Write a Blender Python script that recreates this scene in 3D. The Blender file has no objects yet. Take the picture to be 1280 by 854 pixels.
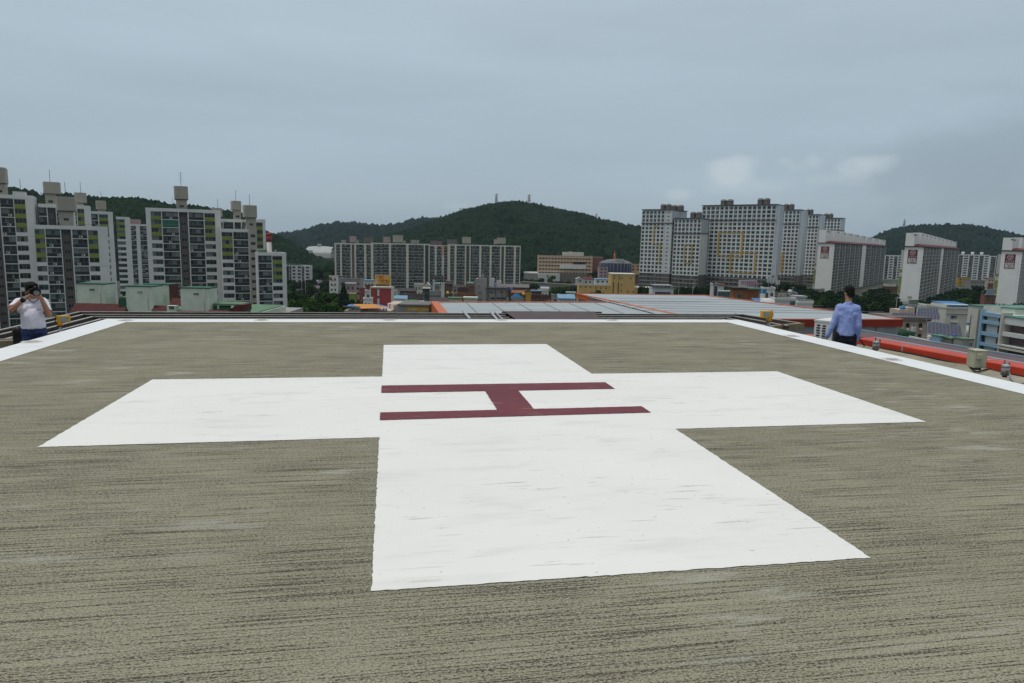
import bpy, bmesh, math, random
import numpy as np
from mathutils import Vector, Matrix, noise
random.seed(7)
scene = bpy.context.scene
COL = scene.collection
# ---------------------------------------------------------------- camera
S = .77
FPX = 857.7063
YAW, PITCH, ROLL = .178595, -.142627, .0211844
CAM = np.array([-1.41582, -8.06449, 1.88932]) * S
def cam_axes():
    cy, sy = math.cos(YAW), math.sin(YAW); cp, sp = math.cos(PITCH), math.sin(PITCH); cr, sr = math.cos(ROLL), math.sin(ROLL)
    F = np.array([sy * cp, cy * cp, sp]); r0 = np.array([cy, -sy, 0]); u0 = np.cross(r0, F)
    return r0 * cr + u0 * sr, u0 * cr - r0 * sr, F
CR, CU, CF = cam_axes()
cd = bpy.data.cameras.new('camera'); cam = bpy.data.objects.new('camera', cd); COL.objects.link(cam)
M = Matrix.Identity(4)
for i in range(3):
    M[i][0] = CR[i]; M[i][1] = CU[i]; M[i][2] = -CF[i]; M[i][3] = CAM[i]
cam.matrix_world = M
cd.sensor_width = 36; cd.lens = 36 * FPX / 1280; cd.clip_start = .05; cd.clip_end = 20000
scene.camera = cam
# ---------------------------------------------------------------- light
SUN_EL, SUN_AZ = math.radians(74), math.radians(262)   # azimuth from +Y towards +X: behind the camera, to its left
sv = Vector((math.sin(SUN_AZ) * math.cos(SUN_EL), math.cos(SUN_AZ) * math.cos(SUN_EL), math.sin(SUN_EL)))
sd = bpy.data.lights.new('sun', 'SUN'); sun = bpy.data.objects.new('sun', sd); COL.objects.link(sun)
sd.energy = 1.5; sd.angle = math.radians(14); sd.color = (1, .97, .92)
sun.rotation_euler = sv.to_track_quat('Z', 'Y').to_euler()
scene.view_settings.view_transform = 'Standard'; scene.view_settings.look = 'None'
scene.view_settings.gamma = 1; scene.view_settings.exposure = 0.0
try: scene.view_settings.use_curve_mapping = False
except Exception: pass
scene.cycles.max_bounces = 5; scene.cycles.diffuse_bounces = 2; scene.cycles.glossy_bounces = 2
scene.cycles.volume_bounces = 0
# ---------------------------------------------------------------- sky
world = bpy.data.worlds.new('World'); scene.world = world; world.use_nodes = True
nt = world.node_tree; N = nt.nodes; Lk = nt.links; N.clear()
def nd(t, **k):
    n = N.new(t)
    for a, b in k.items(): setattr(n, a, b)
    return n
def mth(op, a, b=None, clamp=False):
    n = N.new('ShaderNodeMath'); n.operation = op; n.use_clamp = clamp
    for i, v in enumerate((a, b)):
        if v is None: continue
        if isinstance(v, (int, float)): n.inputs[i].default_value = v
        else: Lk.new(v, n.inputs[i])
    return n.outputs[0]
def mixc(f, a, b):
    n = N.new('ShaderNodeMix'); n.data_type = 'RGBA'
    if isinstance(f, (int, float)): n.inputs[0].default_value = f
    else: Lk.new(f, n.inputs[0])
    for i, v in ((6, a), (7, b)):
        if isinstance(v, tuple): n.inputs[i].default_value = (*v, 1)
        else: Lk.new(v, n.inputs[i])
    return n.outputs[2]
out = nd('ShaderNodeOutputWorld'); bgA = nd('ShaderNodeBackground'); bgB = nd('ShaderNodeBackground'); add = nd('ShaderNodeAddShader')
sky = nd('ShaderNodeTexSky', sky_type='NISHITA', sun_disc=False, sun_elevation=SUN_EL, sun_rotation=SUN_AZ)
sky.air_density = 1; sky.dust_density = 3
bgA.inputs[1].default_value = .05 * .25      # what little of the clear sky gets through the veil of cloud
Lk.new(sky.outputs[0], bgA.inputs[0])
tc = nd('ShaderNodeTexCoord'); sep = nd('ShaderNodeSeparateXYZ'); Lk.new(tc.outputs['Generated'], sep.inputs[0])
X, Y, Z = sep.outputs
def ramp(v, pts):
    r = N.new('ShaderNodeValToRGB'); e = r.color_ramp.elements
    while len(e) < len(pts): e.new(.5)
    for i, (p, c) in enumerate(pts): e[i].position = p; e[i].color = (*c, 1)
    Lk.new(v, r.inputs[0]); return r.outputs[0]
# grey veil: a little darker and bluer low down, brighter towards the zenith where the sun stands behind it
veil = ramp(mth('MAXIMUM', Z, 0.0), [(0, (.34, .42, .485)), (.10, (.355, .445, .515)), (.22, (.40, .49, .56)), (.42, (.44, .52, .585)), (.6, (.56, .60, .63)), (1, (.80, .82, .82))])
# broad stretched bands
mp = nd('ShaderNodeMapping'); mp.inputs['Scale'].default_value = (1.1, 1.1, 7); Lk.new(tc.outputs['Generated'], mp.inputs[0])
nb = nd('ShaderNodeTexNoise'); nb.inputs['Scale'].default_value = 1.6; nb.inputs['Detail'].default_value = 4; nb.inputs['Roughness'].default_value = .5; Lk.new(mp.outputs[0], nb.inputs[0])
band = mth('MULTIPLY', mth('SUBTRACT', nb.outputs[0], .5), .38)
vv = nd('ShaderNodeMix', data_type='RGBA', blend_type='MULTIPLY'); vv.inputs[0].default_value = 1
Lk.new(veil, vv.inputs[6]); g = nd('ShaderNodeCombineColor')
bank = N.new('ShaderNodeMapRange'); bank.interpolation_type = 'SMOOTHSTEP'; bank.inputs[1].default_value = .15; bank.inputs[2].default_value = -.55; bank.inputs[3].default_value = 0; bank.inputs[4].default_value = 1; Lk.new(Y, bank.inputs[0])  # mask of the made-up dark bank behind the camera, fading in towards the rear
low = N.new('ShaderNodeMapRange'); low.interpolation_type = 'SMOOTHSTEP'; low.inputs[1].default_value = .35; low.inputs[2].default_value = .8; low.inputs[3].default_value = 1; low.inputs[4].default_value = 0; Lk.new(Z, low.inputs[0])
fac = mth('MULTIPLY', mth('ADD', band, 1.0), mth('SUBTRACT', 1.0, mth('MULTIPLY', mth('MULTIPLY', bank.outputs[0], low.outputs[0]), .35)))   # unseen sky behind the camera darkened, added to dim the facades
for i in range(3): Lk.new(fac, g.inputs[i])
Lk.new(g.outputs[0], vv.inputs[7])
# cumulus bank low on the right
dirx = mth('ARCTAN2', X, Y)
def window(v, a, b, c, d):
    n1 = N.new('ShaderNodeMapRange'); n1.interpolation_type = 'SMOOTHSTEP'; n1.inputs[1].default_value = a; n1.inputs[2].default_value = b; Lk.new(v, n1.inputs[0])
    n2 = N.new('ShaderNodeMapRange'); n2.interpolation_type = 'SMOOTHSTEP'; n2.inputs[1].default_value = c; n2.inputs[2].default_value = d; n2.inputs[3].default_value = 1; n2.inputs[4].default_value = 0; Lk.new(v, n2.inputs[0])
    return mth('MULTIPLY', n1.outputs[0], n2.outputs[0])
mp2 = nd('ShaderNodeMapping'); mp2.inputs['Scale'].default_value = (5, 5, 13); Lk.new(tc.outputs['Generated'], mp2.inputs[0])
nc = nd('ShaderNodeTexNoise'); nc.inputs['Scale'].default_value = 1.5; nc.inputs['Detail'].default_value = 6; nc.inputs['Roughness'].default_value = .52; Lk.new(mp2.outputs[0], nc.inputs[0])
bankm = mth('MULTIPLY', window(dirx, .42, .80, 1.3, 1.7), window(Z, -.02, .02, .10, .24))
cl = mth('MULTIPLY', mth('SUBTRACT', mth('ADD', nc.outputs[0], mth('MULTIPLY', bankm, .38)), .60), 4.0, True)
cl = mth('MULTIPLY', cl, bankm, True)
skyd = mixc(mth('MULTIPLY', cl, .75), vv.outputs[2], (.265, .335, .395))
def ray_(x, y): v_ = CF + CR * (x - 640) / FPX - CU * (y - 427) / FPX; return v_ / np.linalg.norm(v_)
pf = None
nf = nd('ShaderNodeTexNoise'); nf.inputs['Scale'].default_value = 14; nf.inputs['Detail'].default_value = 7; nf.inputs['Roughness'].default_value = .58; mp3 = nd('ShaderNodeMapping'); mp3.inputs['Scale'].default_value = (1, 1, 1.7); Lk.new(tc.outputs['Generated'], mp3.inputs[0]); Lk.new(mp3.outputs[0], nf.inputs[0])
for (px, py, wx, wy, k_) in ((918, 214, 34, 17, .9), (1008, 206, 33, 17, 1), (1072, 210, 45, 15, .8), (1035, 222, 60, 12, .5), (848, 243, 18, 8, .55), (945, 232, 60, 12, .4), (578, 258, 22, 6, .35), (1100, 205, 30, 10, .5)):
    q = ray_(px, py); az0 = math.atan2(q[0], q[1]); wa = math.atan(wx / FPX); wz = wy / FPX
    ea = mth('DIVIDE', mth('SUBTRACT', dirx, az0), wa); ez = mth('DIVIDE', mth('SUBTRACT', Z, float(q[2])), wz)
    r2 = mth('ADD', mth('MULTIPLY', ea, ea), mth('MULTIPLY', ez, ez))
    v_ = mth('MULTIPLY', mth('SUBTRACT', mth('ADD', 1.0, mth('MULTIPLY', mth('SUBTRACT', nf.outputs[0], .5), 4.6)), r2), .85 * k_, True)
    pf = v_ if pf is None else mth('MAXIMUM', pf, v_)
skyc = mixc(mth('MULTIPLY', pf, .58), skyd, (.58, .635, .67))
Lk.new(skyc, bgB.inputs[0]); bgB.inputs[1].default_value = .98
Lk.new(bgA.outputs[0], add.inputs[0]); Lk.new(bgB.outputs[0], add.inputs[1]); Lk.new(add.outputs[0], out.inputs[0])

# ---------------------------------------------------------------- pixel rays of the photograph (1280 x 854) to points of the place
def ray(x, y): return CF + CR * (x - 640) / FPX - CU * (y - 427) / FPX
def P(x, y, d): return Vector(CAM + ray(x, y) * d)
def W(x, y, z):
    d = ray(x, y); t = (z - CAM[2]) / d[2]; return Vector(CAM + d * t)
# ---------------------------------------------------------------- mesh builder
class MB:
    def __init__(s): s.v = []; s.f = []; s.m = []; s.mats = []; s.sm = []
    def mi(s, m):
        if m not in s.mats: s.mats.append(m)
        return s.mats.index(m)
    def face(s, pts, m, smooth=False):
        b = len(s.v); s.v += [tuple(p) for p in pts]; s.f.append(tuple(range(b, b + len(pts)))); s.m.append(s.mi(m)); s.sm.append(smooth)
    def box(s, x0, x1, y0, y1, z0, z1, m, skip=''):
        if x1 < x0: x0, x1 = x1, x0
        if y1 < y0: y0, y1 = y1, y0
        if z1 < z0: z0, z1 = z1, z0
        b = len(s.v); k = s.mi(m)
        s.v += [(x0, y0, z0), (x1, y0, z0), (x1, y1, z0), (x0, y1, z0), (x0, y0, z1), (x1, y0, z1), (x1, y1, z1), (x0, y1, z1)]
        for n, q in (('b', (3, 2, 1, 0)), ('t', (4, 5, 6, 7)), ('f', (0, 1, 5, 4)), ('r', (1, 2, 6, 5)), ('k', (2, 3, 7, 6)), ('l', (3, 0, 4, 7))):
            if n in skip: continue
            s.f.append(tuple(b + i for i in q)); s.m.append(k); s.sm.append(False)
    def prism(s, pts, z0, z1, m, mtop=None):
        """vertical prism over the polygon pts (counter-clockwise)"""
        n = len(pts); b = len(s.v); k = s.mi(m); kt = s.mi(mtop or m)
        s.v += [(p[0], p[1], z0) for p in pts] + [(p[0], p[1], z1) for p in pts]
        for i in range(n):
            j = (i + 1) % n; s.f.append((b + i, b + j, b + n + j, b + n + i)); s.m.append(k); s.sm.append(False)
        s.f.append(tuple(b + n + i for i in range(n))); s.m.append(kt); s.sm.append(False)
        s.f.append(tuple(b + n - 1 - i for i in range(n))); s.m.append(k); s.sm.append(False)
    def tube(s, p0, p1, r0, m, r1=None, n=8, caps=True, smooth=True):
        p0 = Vector(p0); p1 = Vector(p1); r1 = r0 if r1 is None else r1
        d = (p1 - p0).normalized(); a = d.orthogonal().normalized(); c = d.cross(a); b = len(s.v); k = s.mi(m)
        for p, r in ((p0, r0), (p1, r1)):
            for i in range(n):
                t = 2 * math.pi * i / n; s.v.append(tuple(p + (a * math.cos(t) + c * math.sin(t)) * r))
        for i in range(n):
            j = (i + 1) % n; s.f.append((b + i, b + j, b + n + j, b + n + i)); s.m.append(k); s.sm.append(smooth)
        if caps:
            s.f.append(tuple(b + n - 1 - i for i in range(n))); s.m.append(k); s.sm.append(False)
            s.f.append(tuple(b + n + i for i in range(n))); s.m.append(k); s.sm.append(False)
    def path(s, pts, r, m, n=8):
        for a, b in zip(pts[:-1], pts[1:]): s.tube(a, b, r, m, n=n)
    def bar(s, p0, p1, w, h, m):
        """rectangular bar from p0 to p1, w across (horizontal), h high, top edge on the line"""
        p0 = Vector(p0); p1 = Vector(p1); d = (p1 - p0).normalized(); a = d.cross(Vector((0, 0, 1))).normalized() * w / 2; u = Vector((0, 0, -h))
        b = len(s.v); k = s.mi(m)
        s.v += [tuple(q) for q in (p0 - a + u, p0 + a + u, p1 + a + u, p1 - a + u, p0 - a, p0 + a, p1 + a, p1 - a)]
        for q in ((3, 2, 1, 0), (4, 5, 6, 7), (0, 1, 5, 4), (1, 2, 6, 5), (2, 3, 7, 6), (3, 0, 4, 7)):
            s.f.append(tuple(b + i for i in q)); s.m.append(k); s.sm.append(False)
    def ball(s, c, r, m, seg=10, rings=6, sq=(1, 1, 1)):
        b = len(s.v); k = s.mi(m)
        for j in range(rings + 1):
            t = math.pi * j / rings
            for i in range(seg):
                p = 2 * math.pi * i / seg
                s.v.append((c[0] + r * sq[0] * math.sin(t) * math.cos(p), c[1] + r * sq[1] * math.sin(t) * math.sin(p), c[2] + r * sq[2] * math.cos(t)))
        for j in range(rings):
            for i in range(seg):
                i2 = (i + 1) % seg; s.f.append((b + j * seg + i, b + (j + 1) * seg + i, b + (j + 1) * seg + i2, b + j * seg + i2)); s.m.append(k); s.sm.append(True)
    def mesh(s, name):
        me = bpy.data.meshes.new(name); me.from_pydata(s.v, [], s.f)
        for m in s.mats: me.materials.append(MT[m] if isinstance(m, str) else m)
        me.polygons.foreach_set('material_index', s.m); me.polygons.foreach_set('use_smooth', s.sm); me.update(); return me
    def build(s, name, parent=None):
        return link(name, s.mesh(name), parent)
def link(name, me, parent=None, loc=None, rot=None):
    o = bpy.data.objects.new(name, me); COL.objects.link(o)
    if parent: o.parent = parent
    if loc is not None: o.location = loc
    if rot is not None: o.rotation_euler = rot
    return o
def tag(o, label=None, cat=None, group=None, kind=None):
    if label: o['label'] = label
    if cat: o['category'] = cat
    if group: o['group'] = group
    if kind: o['kind'] = kind
    return o
def thing(name, label, cat, loc=(0, 0, 0), rz=0, group=None):
    o = bpy.data.objects.new(name, None); COL.objects.link(o); o.location = loc; o.rotation_euler = (0, 0, rz); o.empty_display_size = .2
    return tag(o, label, cat, group)
def copy_tree(o, parent=None, loc=None, rz=None, label=None, scale=None):
    c = o.copy(); COL.objects.link(c)
    if parent is not None: c.parent = parent
    if loc is not None: c.location = loc
    if rz is not None: c.rotation_euler = (0, 0, rz)
    if scale is not None: c.scale = scale
    if label: c['label'] = label
    for ch in KIDS.get(o.name, []): copy_tree(ch, c)
    return c
KIDS = {}
def kid(parent, o): KIDS.setdefault(parent.name, []).append(o); return o
# ---------------------------------------------------------------- materials
MT = {}
def mat(name, rgb, rough=.8, var=.12, scale=1.0, metal=0, bump=0, spec=.3, streak=0, warm=None):
    m = bpy.data.materials.new(name); m.use_nodes = True; t = m.node_tree; b = t.nodes['Principled BSDF']
    b.inputs['Roughness'].default_value = rough; b.inputs['Metallic'].default_value = metal
    b.inputs['Specular IOR Level'].default_value = spec
    b.inputs['Base Color'].default_value = (*rgb, 1)
    if var:
        g = t.nodes.new('ShaderNodeNewGeometry'); mp = t.nodes.new('ShaderNodeMapping'); mp.inputs['Scale'].default_value = (1, 1, .35 if streak else 1)
        t.links.new(g.outputs['Position'], mp.inputs[0])
        n = t.nodes.new('ShaderNodeTexNoise'); n.inputs['Scale'].default_value = scale; n.inputs['Detail'].default_value = 5; n.inputs['Roughness'].default_value = .6
        t.links.new(mp.outputs[0], n.inputs[0])
        r = t.nodes.new('ShaderNodeValToRGB'); e = r.color_ramp.elements; e[0].position = .3; e[1].position = .7
        d = warm or (.9, .88, .82)
        e[0].color = (*[c * (1 - var) * (k if warm else 1) for c, k in zip(rgb, d)], 1); e[1].color = (*[min(1, c * (1 + var)) for c in rgb], 1)
        t.links.new(n.outputs[0], r.inputs[0]); t.links.new(r.outputs[0], b.inputs['Base Color'])
        if bump:
            bp = t.nodes.new('ShaderNodeBump'); bp.inputs['Strength'].default_value = bump; bp.inputs['Distance'].default_value = .02
            t.links.new(n.outputs[0], bp.inputs['Height']); t.links.new(bp.outputs[0], b.inputs['Normal'])
    MT[name] = m; return m
for a in [('white_wall', (.64, .645, .62), .8, .07, .25), ('grey_white_wall', (.54, .545, .54), .8, .07, .25), ('beige_wall', (.36, .335, .28), .8, .08, .3), ('cream_wall', (.58, .555, .47), .8, .08, .3),
          ('pale_green_wall', (.52, .58, .49), .8, .1, .5), ('green_trim', (.03, .10, .06), .7, .15, 1), ('brown_shaft', (.13, .115, .10), .8, .1, .3), ('yellow_green', (.20, .245, .055), .8, .08, .4),
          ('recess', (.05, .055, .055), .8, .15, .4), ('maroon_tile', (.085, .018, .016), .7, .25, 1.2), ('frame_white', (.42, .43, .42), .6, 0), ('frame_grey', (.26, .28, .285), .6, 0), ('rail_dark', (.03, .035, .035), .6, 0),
          ('roof_grey', (0.150, 0.150, 0.143), .9, .2, .3), ('dark_cap', (.14, .125, .12), .8, .15, .5), ('mauve', (0.176, 0.112, 0.120), .8, .12, .4), ('pink_wall', (.38, .27, .27), .8, .1, .4), ('orange_wall', (.56, .35, .20), .8, .1, .4),
          ('brick_side', (0.180, 0.084, 0.060), .85, .15, .6), ('ochre', (.42, .27, .045), .8, .1, .6), ('yellow_wall', (.55, .36, .13), .8, .08, .4), ('navy', (.035, .05, .10), .5, .2, .4), ('orange_cone', (.65, .12, .02), .6, .1, 1),
          ('tower_brown', (0.120, 0.100, 0.092), .8, .12, .3), ('tower_line', (.40, .36, .32), .8, .1, .5), ('tower_band', (.12, .11, .10), .8, 0), ('tower_blue', (.42, .47, .50), .8, .05, .3), ('gold_frame', (.43, .27, .04), .6, .06, .5),
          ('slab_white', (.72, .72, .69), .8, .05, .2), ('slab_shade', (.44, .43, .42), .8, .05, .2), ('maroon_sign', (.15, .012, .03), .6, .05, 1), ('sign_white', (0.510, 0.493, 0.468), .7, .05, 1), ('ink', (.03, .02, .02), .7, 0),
          ('red_wall', (.33, .055, .06), .75, .12, .4), ('red_metal', (.46, .045, .018), .45, .18, 1.5), ('orange_roof', (0.496, 0.200, 0.024), .6, .12, .5), ('salmon_trim', (.45, .13, .06), .6, .15, .8), ('orange_metal', (.60, .12, .02), .5, .12, .8),
          ('blue_roof', (.16, .29, .40), .5, .12, .5), ('brown_wall', (.11, .06, .05), .85, .2, .5), ('terracotta', (0.240, 0.098, 0.045), .85, .15, .5), ('dark_roof', (.05, .05, .052), .8, .2, .5), ('grey_wall', (.27, .265, .25), .85, .12, .4),
          ('teal_roof', (0.078, 0.198, 0.150), .7, .12, .6), ('green_roof', (0.099, 0.187, 0.110), .8, .15, .5), ('stone', (0.150, 0.135, 0.112), .9, .25, .6), ('pink_beige', (.50, .40, .34), .8, .1, .5), ('tank_blue', (.02, .09, .32), .4, .1, 1), ('tank_yellow', (.60, .40, .03), .4, .1, 1), ('tank_sky', (0.035, 0.210, 0.385), .4, .1, 1),
          ('steel', (.30, .31, .32), .5, .1, 2, .4), ('galvanised', (.38, .39, .40), .5, .1, 3, .3), ('tan_steel', (.23, .19, .12), .7, .2, 4), ('dark_steel', (.045, .04, .035), .6, .3, 4), ('rail_top', (.34, .33, .30), .6, .2, 5), ('black', (.012, .012, .013), .6, 0),
          ('amber', (.75, .36, .01), .4, .08, 8), ('lens', (.30, .36, .33), .15, .05, 8), ('junction_beige', (.43, .42, .29), .55, .08, 10), ('lamp_grey', (.25, .26, .27), .5, .15, 10), ('rust', (.24, .12, .05), .9, .3, 20),
          ('light_blue_metal', (.22, .28, .32), .5, .1, 1), ('pvc_white', (.62, .61, .58), .6, .06, 5), ('window_blue', (.23, .38, .50), .6, .05, 1), ('solar', (.018, .018, .045), .5, .15, 1), ('solar_line', (.26, .26, .30), .5, 0),
          ('car_white', (.6, .6, .6), .3, 0), ('car_red', (.45, .03, .03), .3, 0), ('car_dark', (.03, .035, .05), .3, 0), ('car_blue', (.04, .12, .4), .3, 0), ('tyre', (.02, .02, .02), .9, 0), ('asphalt', (.10, .10, .10), .9, .2, .3),
          ('magenta', (.30, .06, .22), .7, 0), ('teal_sign', (.10, .20, .20), .6, .15, 1), ('awning_blue', (0.042, 0.154, 0.350), .6, .1, 1), ('bark', (.06, .045, .03), .95, .3, 2), ('pale_roof', (0.338, 0.352, 0.345), .7, .1, .3)]:
    mat(*a)
def glass(name, rgb, rough=.12):
    m = bpy.data.materials.new(name); m.use_nodes = True; b = m.node_tree.nodes['Principled BSDF']; b.inputs['Base Color'].default_value = (*rgb, 1); b.inputs['Roughness'].default_value = rough; b.inputs['Specular IOR Level'].default_value = .5; MT[name] = m
glass('glass_dark', (.018, .022, .022)); glass('glass_mid', (.035, .055, .058)); glass('glass_teal', (.025, .07, .07)); glass('curtain', (.13, .15, .14), .4); glass('glass_green', (.01, .14, .08)); glass('glass_blue', (.17, .205, .205), .3)
# ---------------------------------------------------------------- terrain
def smooth(a, b, t):
    t = min(1, max(0, (t - a) / (b - a))); return t * t * (3 - 2 * t)
def gz(x, y):
    """height of the ground: a shelf at -30 with the town centre lying lower"""
    dx, dy = x - CAM[0], y - CAM[1]; d = dx * CF[0] + dy * CF[1]
    if d < 50: return -30.
    px = 640 + FPX * (dx * CR[0] + dy * CR[1]) / d
    low = smooth(230, 470, d) * (1 - smooth(690, 780, px)) * smooth(330, 360, px) * (1 - smooth(2500, 4000, d))
    return -30 - 10 * low
def ground_mat():
    m = bpy.data.materials.new('town_ground'); m.use_nodes = True; t = m.node_tree; b = t.nodes['Principled BSDF']; b.inputs['Roughness'].default_value = .95
    g = t.nodes.new('ShaderNodeNewGeometry'); n = t.nodes.new('ShaderNodeTexNoise'); n.inputs['Scale'].default_value = .03; n.inputs['Detail'].default_value = 8
    t.links.new(g.outputs['Position'], n.inputs[0]); r = t.nodes.new('ShaderNodeValToRGB'); e = r.color_ramp.elements
    e[0].position = .38; e[0].color = (.022, .04, .015, 1); e[1].position = .62; e[1].color = (.075, .075, .062, 1); x = e.new(.5); x.color = (.04, .045, .03, 1)
    t.links.new(n.outputs[0], r.inputs[0]); t.links.new(r.outputs[0], b.inputs['Base Color']); MT['town_ground'] = m
ground_mat()
v = []; xs = list(range(-900, 1401, 25)); ys = list(range(-200, 1501, 25))
xs = [-9000, -4000, -2000] + xs + [2000, 4000, 9000]; ys = [-3000, -800] + ys + [2200, 4000, 8000, 15000]
for yy in ys:
    for xx in xs: v.append((xx, yy, gz(xx, yy)))
n = len(xs); f = [(j * n + i, j * n + i + 1, (j + 1) * n + i + 1, (j + 1) * n + i) for j in range(len(ys) - 1) for i in range(n - 1)]
me = bpy.data.meshes.new('ground'); me.from_pydata(v, [], f); me.materials.append(MT['town_ground'])
tag(link('ground', me), kind='structure')
hz_ = MB(); hz_.box(-9600, 9600, -3500, 15600, -75, 250, 'grey_wall'); hz_.mats = []; hm = bpy.data.materials.new('haze_air'); hm.use_nodes = True; ht = hm.node_tree; ht.nodes.remove(ht.nodes['Principled BSDF'])
pv = ht.nodes.new('ShaderNodeVolumePrincipled'); pv.inputs['Color'].default_value = (.72, .88, 1, 1); pv.inputs['Density'].default_value = .000055; ht.links.new(pv.outputs[0], ht.nodes['Material Output'].inputs['Volume'])
hme = bpy.data.meshes.new('haze'); hme.from_pydata(hz_.v, [], hz_.f); hme.materials.append(hm); tag(link('haze', hme), kind='stuff')
# ---------------------------------------------------------------- foliage
def leafmat(name, a, b, scale=.12):
    m = bpy.data.materials.new(name); m.use_nodes = True; t = m.node_tree; p = t.nodes['Principled BSDF']; p.inputs['Roughness'].default_value = .85; p.inputs['Specular IOR Level'].default_value = .04
    g = t.nodes.new('ShaderNodeNewGeometry'); n = t.nodes.new('ShaderNodeTexNoise'); n.inputs['Scale'].default_value = scale; n.inputs['Detail'].default_value = 6; n.inputs['Roughness'].default_value = .7
    t.links.new(g.outputs['Position'], n.inputs[0]); r = t.nodes.new('ShaderNodeValToRGB'); e = r.color_ramp.elements
    e[0].position = .36; e[0].color = (*a, 1); e[1].position = .66; e[1].color = (*b, 1)
    t.links.new(n.outputs[0], r.inputs[0]); t.links.new(r.outputs[0], p.inputs['Base Color']); MT[name] = m
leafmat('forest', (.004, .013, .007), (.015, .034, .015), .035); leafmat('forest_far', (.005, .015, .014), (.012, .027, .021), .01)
leafmat('leaves_dark', (.005, .014, .007), (.015, .034, .012), .5); leafmat('leaves_mid', (.010, .026, .007), (.028, .062, .014), .4); leafmat('leaves_bright', (.018, .045, .008), (.045, .10, .018), .4)
t_ = (1 + 5 ** .5) / 2
ICO = np.array([(-1, t_, 0), (1, t_, 0), (-1, -t_, 0), (1, -t_, 0), (0, -1, t_), (0, 1, t_), (0, -1, -t_), (0, 1, -t_), (t_, 0, -1), (t_, 0, 1), (-t_, 0, -1), (-t_, 0, 1)]); ICO /= np.linalg.norm(ICO[0])
ICOF = np.array([(0, 11, 5), (0, 5, 1), (0, 1, 7), (0, 7, 10), (0, 10, 11), (1, 5, 9), (5, 11, 4), (11, 10, 2), (10, 7, 6), (7, 1, 8), (3, 9, 4), (3, 4, 2), (3, 2, 6), (3, 6, 8), (3, 8, 9), (4, 9, 5), (2, 4, 11), (6, 2, 10), (8, 6, 7), (9, 8, 1)])
rng = np.random.default_rng(3)
def blobs(name, C, R, matname, cone=.25, parent=None):
    """a crowd of rough crowns as one mesh; C centres, R radii"""
    k = len(C); V = ICO[None] * (1 + rng.uniform(-.28, .28, (k, 12, 1))); V = V * R[:, None, None] * np.array([1, 1, 1.15])
    pin = rng.random(k) < cone
    up = V[..., 2] > 0; V[..., 2] = np.where(up & pin[:, None], V[..., 2] * 1.7, V[..., 2])
    V = V + C[:, None]; F = ICOF[None] + (np.arange(k) * 12)[:, None, None]
    me = bpy.data.meshes.new(name); me.vertices.add(k * 12); me.vertices.foreach_set('co', V.ravel()); me.loops.add(k * 60); me.loops.foreach_set('vertex_index', F.ravel().astype(np.int32))
    me.polygons.add(k * 20); me.polygons.foreach_set('loop_start', np.arange(0, k * 60, 3, dtype=np.int32)); me.polygons.foreach_set('loop_total', np.full(k * 20, 3, dtype=np.int32))
    me.update(); me.validate(); me.materials.append(MT[matname]); return link(name, me, parent)
def hill(pts, d, d0, d1, seed, matname, rad, count, name='hill', base=-32):
    """ridge profile pts (photo pixels) seen at distance d; slopes from d0 in front to d1 behind"""
    px = np.array([p[0] for p in pts], float); py = np.array([p[1] for p in pts], float)
    ns, ntt = 90, 30; rn = np.random.default_rng(seed)
    Zr = np.array([P(a, b + rad * 1.7 / d * FPX, d).z for a, b in zip(px, py)])
    def h(s, t):
        zr = np.interp(s, px, Zr); dist = d0 + (d1 - d0) * t; tr = (d - d0) / (d1 - d0)
        e = min(1, (s - px[0]) / 25 + .0, (px[-1] - s) / 25 + .0); e = max(0, e)
        pr = math.sin(min(1, t / tr) * math.pi / 2) ** .95 if t < tr else math.cos((t - tr) / (1 - tr) * math.pi / 2)
        q = ray(s, 300); q = q / (q[0] * CF[0] + q[1] * CF[1]) * math.hypot(CF[0], CF[1]) ** 2
        x, y = CAM[0] + q[0] * dist, CAM[1] + q[1] * dist
        wob = -abs(noise.noise(Vector((x * .006, y * .006, seed)))) * 45 * min(1, t / tr) * max(0, 1 - (t / tr) ** 6 if t < tr else .0)
        z = base + (zr - base) * pr * (.25 + .75 * smooth(0, 1, e)) + wob
        return x, y, max(z, base - 12) if t > 0 else base - 14
    V = [h(px[0] + (px[-1] - px[0]) * i / ns, j / ntt) for j in range(ntt + 1) for i in range(ns + 1)]
    F = [(j * (ns + 1) + i, j * (ns + 1) + i + 1, (j + 1) * (ns + 1) + i + 1, (j + 1) * (ns + 1) + i) for j in range(ntt) for i in range(ns)]
    me = bpy.data.meshes.new(name); me.from_pydata(V, [], F); me.materials.append(MT[matname]); tag(link(name, me), kind='structure')
    tr = (d - d0) / (d1 - d0); C = []
    for _ in range(count):
        s = rn.uniform(px[0], px[-1]); t = rn.uniform(.0, min(1, tr * 1.06)); x, y, z = h(s, t); C.append((x, y, z + rad * .35 + rn.uniform(-.2, .6) * rad))
    for _ in range(count // 16):     # crest trees
        s = rn.uniform(px[0], px[-1]); x, y, z = h(s, tr * rn.uniform(.97, 1.02)); C.append((x, y, z + rad * rn.uniform(.2, .9)))
    C = np.array(C); R = rad * rn.uniform(.6, 1.25, len(C))
    o = blobs('forest', C, R, matname); tag(o, kind='stuff'); return h
hill([(300, 300), (340, 297), (356, 293), (370, 291), (385, 288), (400, 284), (420, 281), (440, 280), (460, 282), (480, 284), (500, 281), (515, 277), (530, 275), (545, 276), (560, 273), (580, 275), (620, 282), (680, 300)], 2100, 1500, 2700, 1, 'forest_far', 7.5, 13000)
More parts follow.
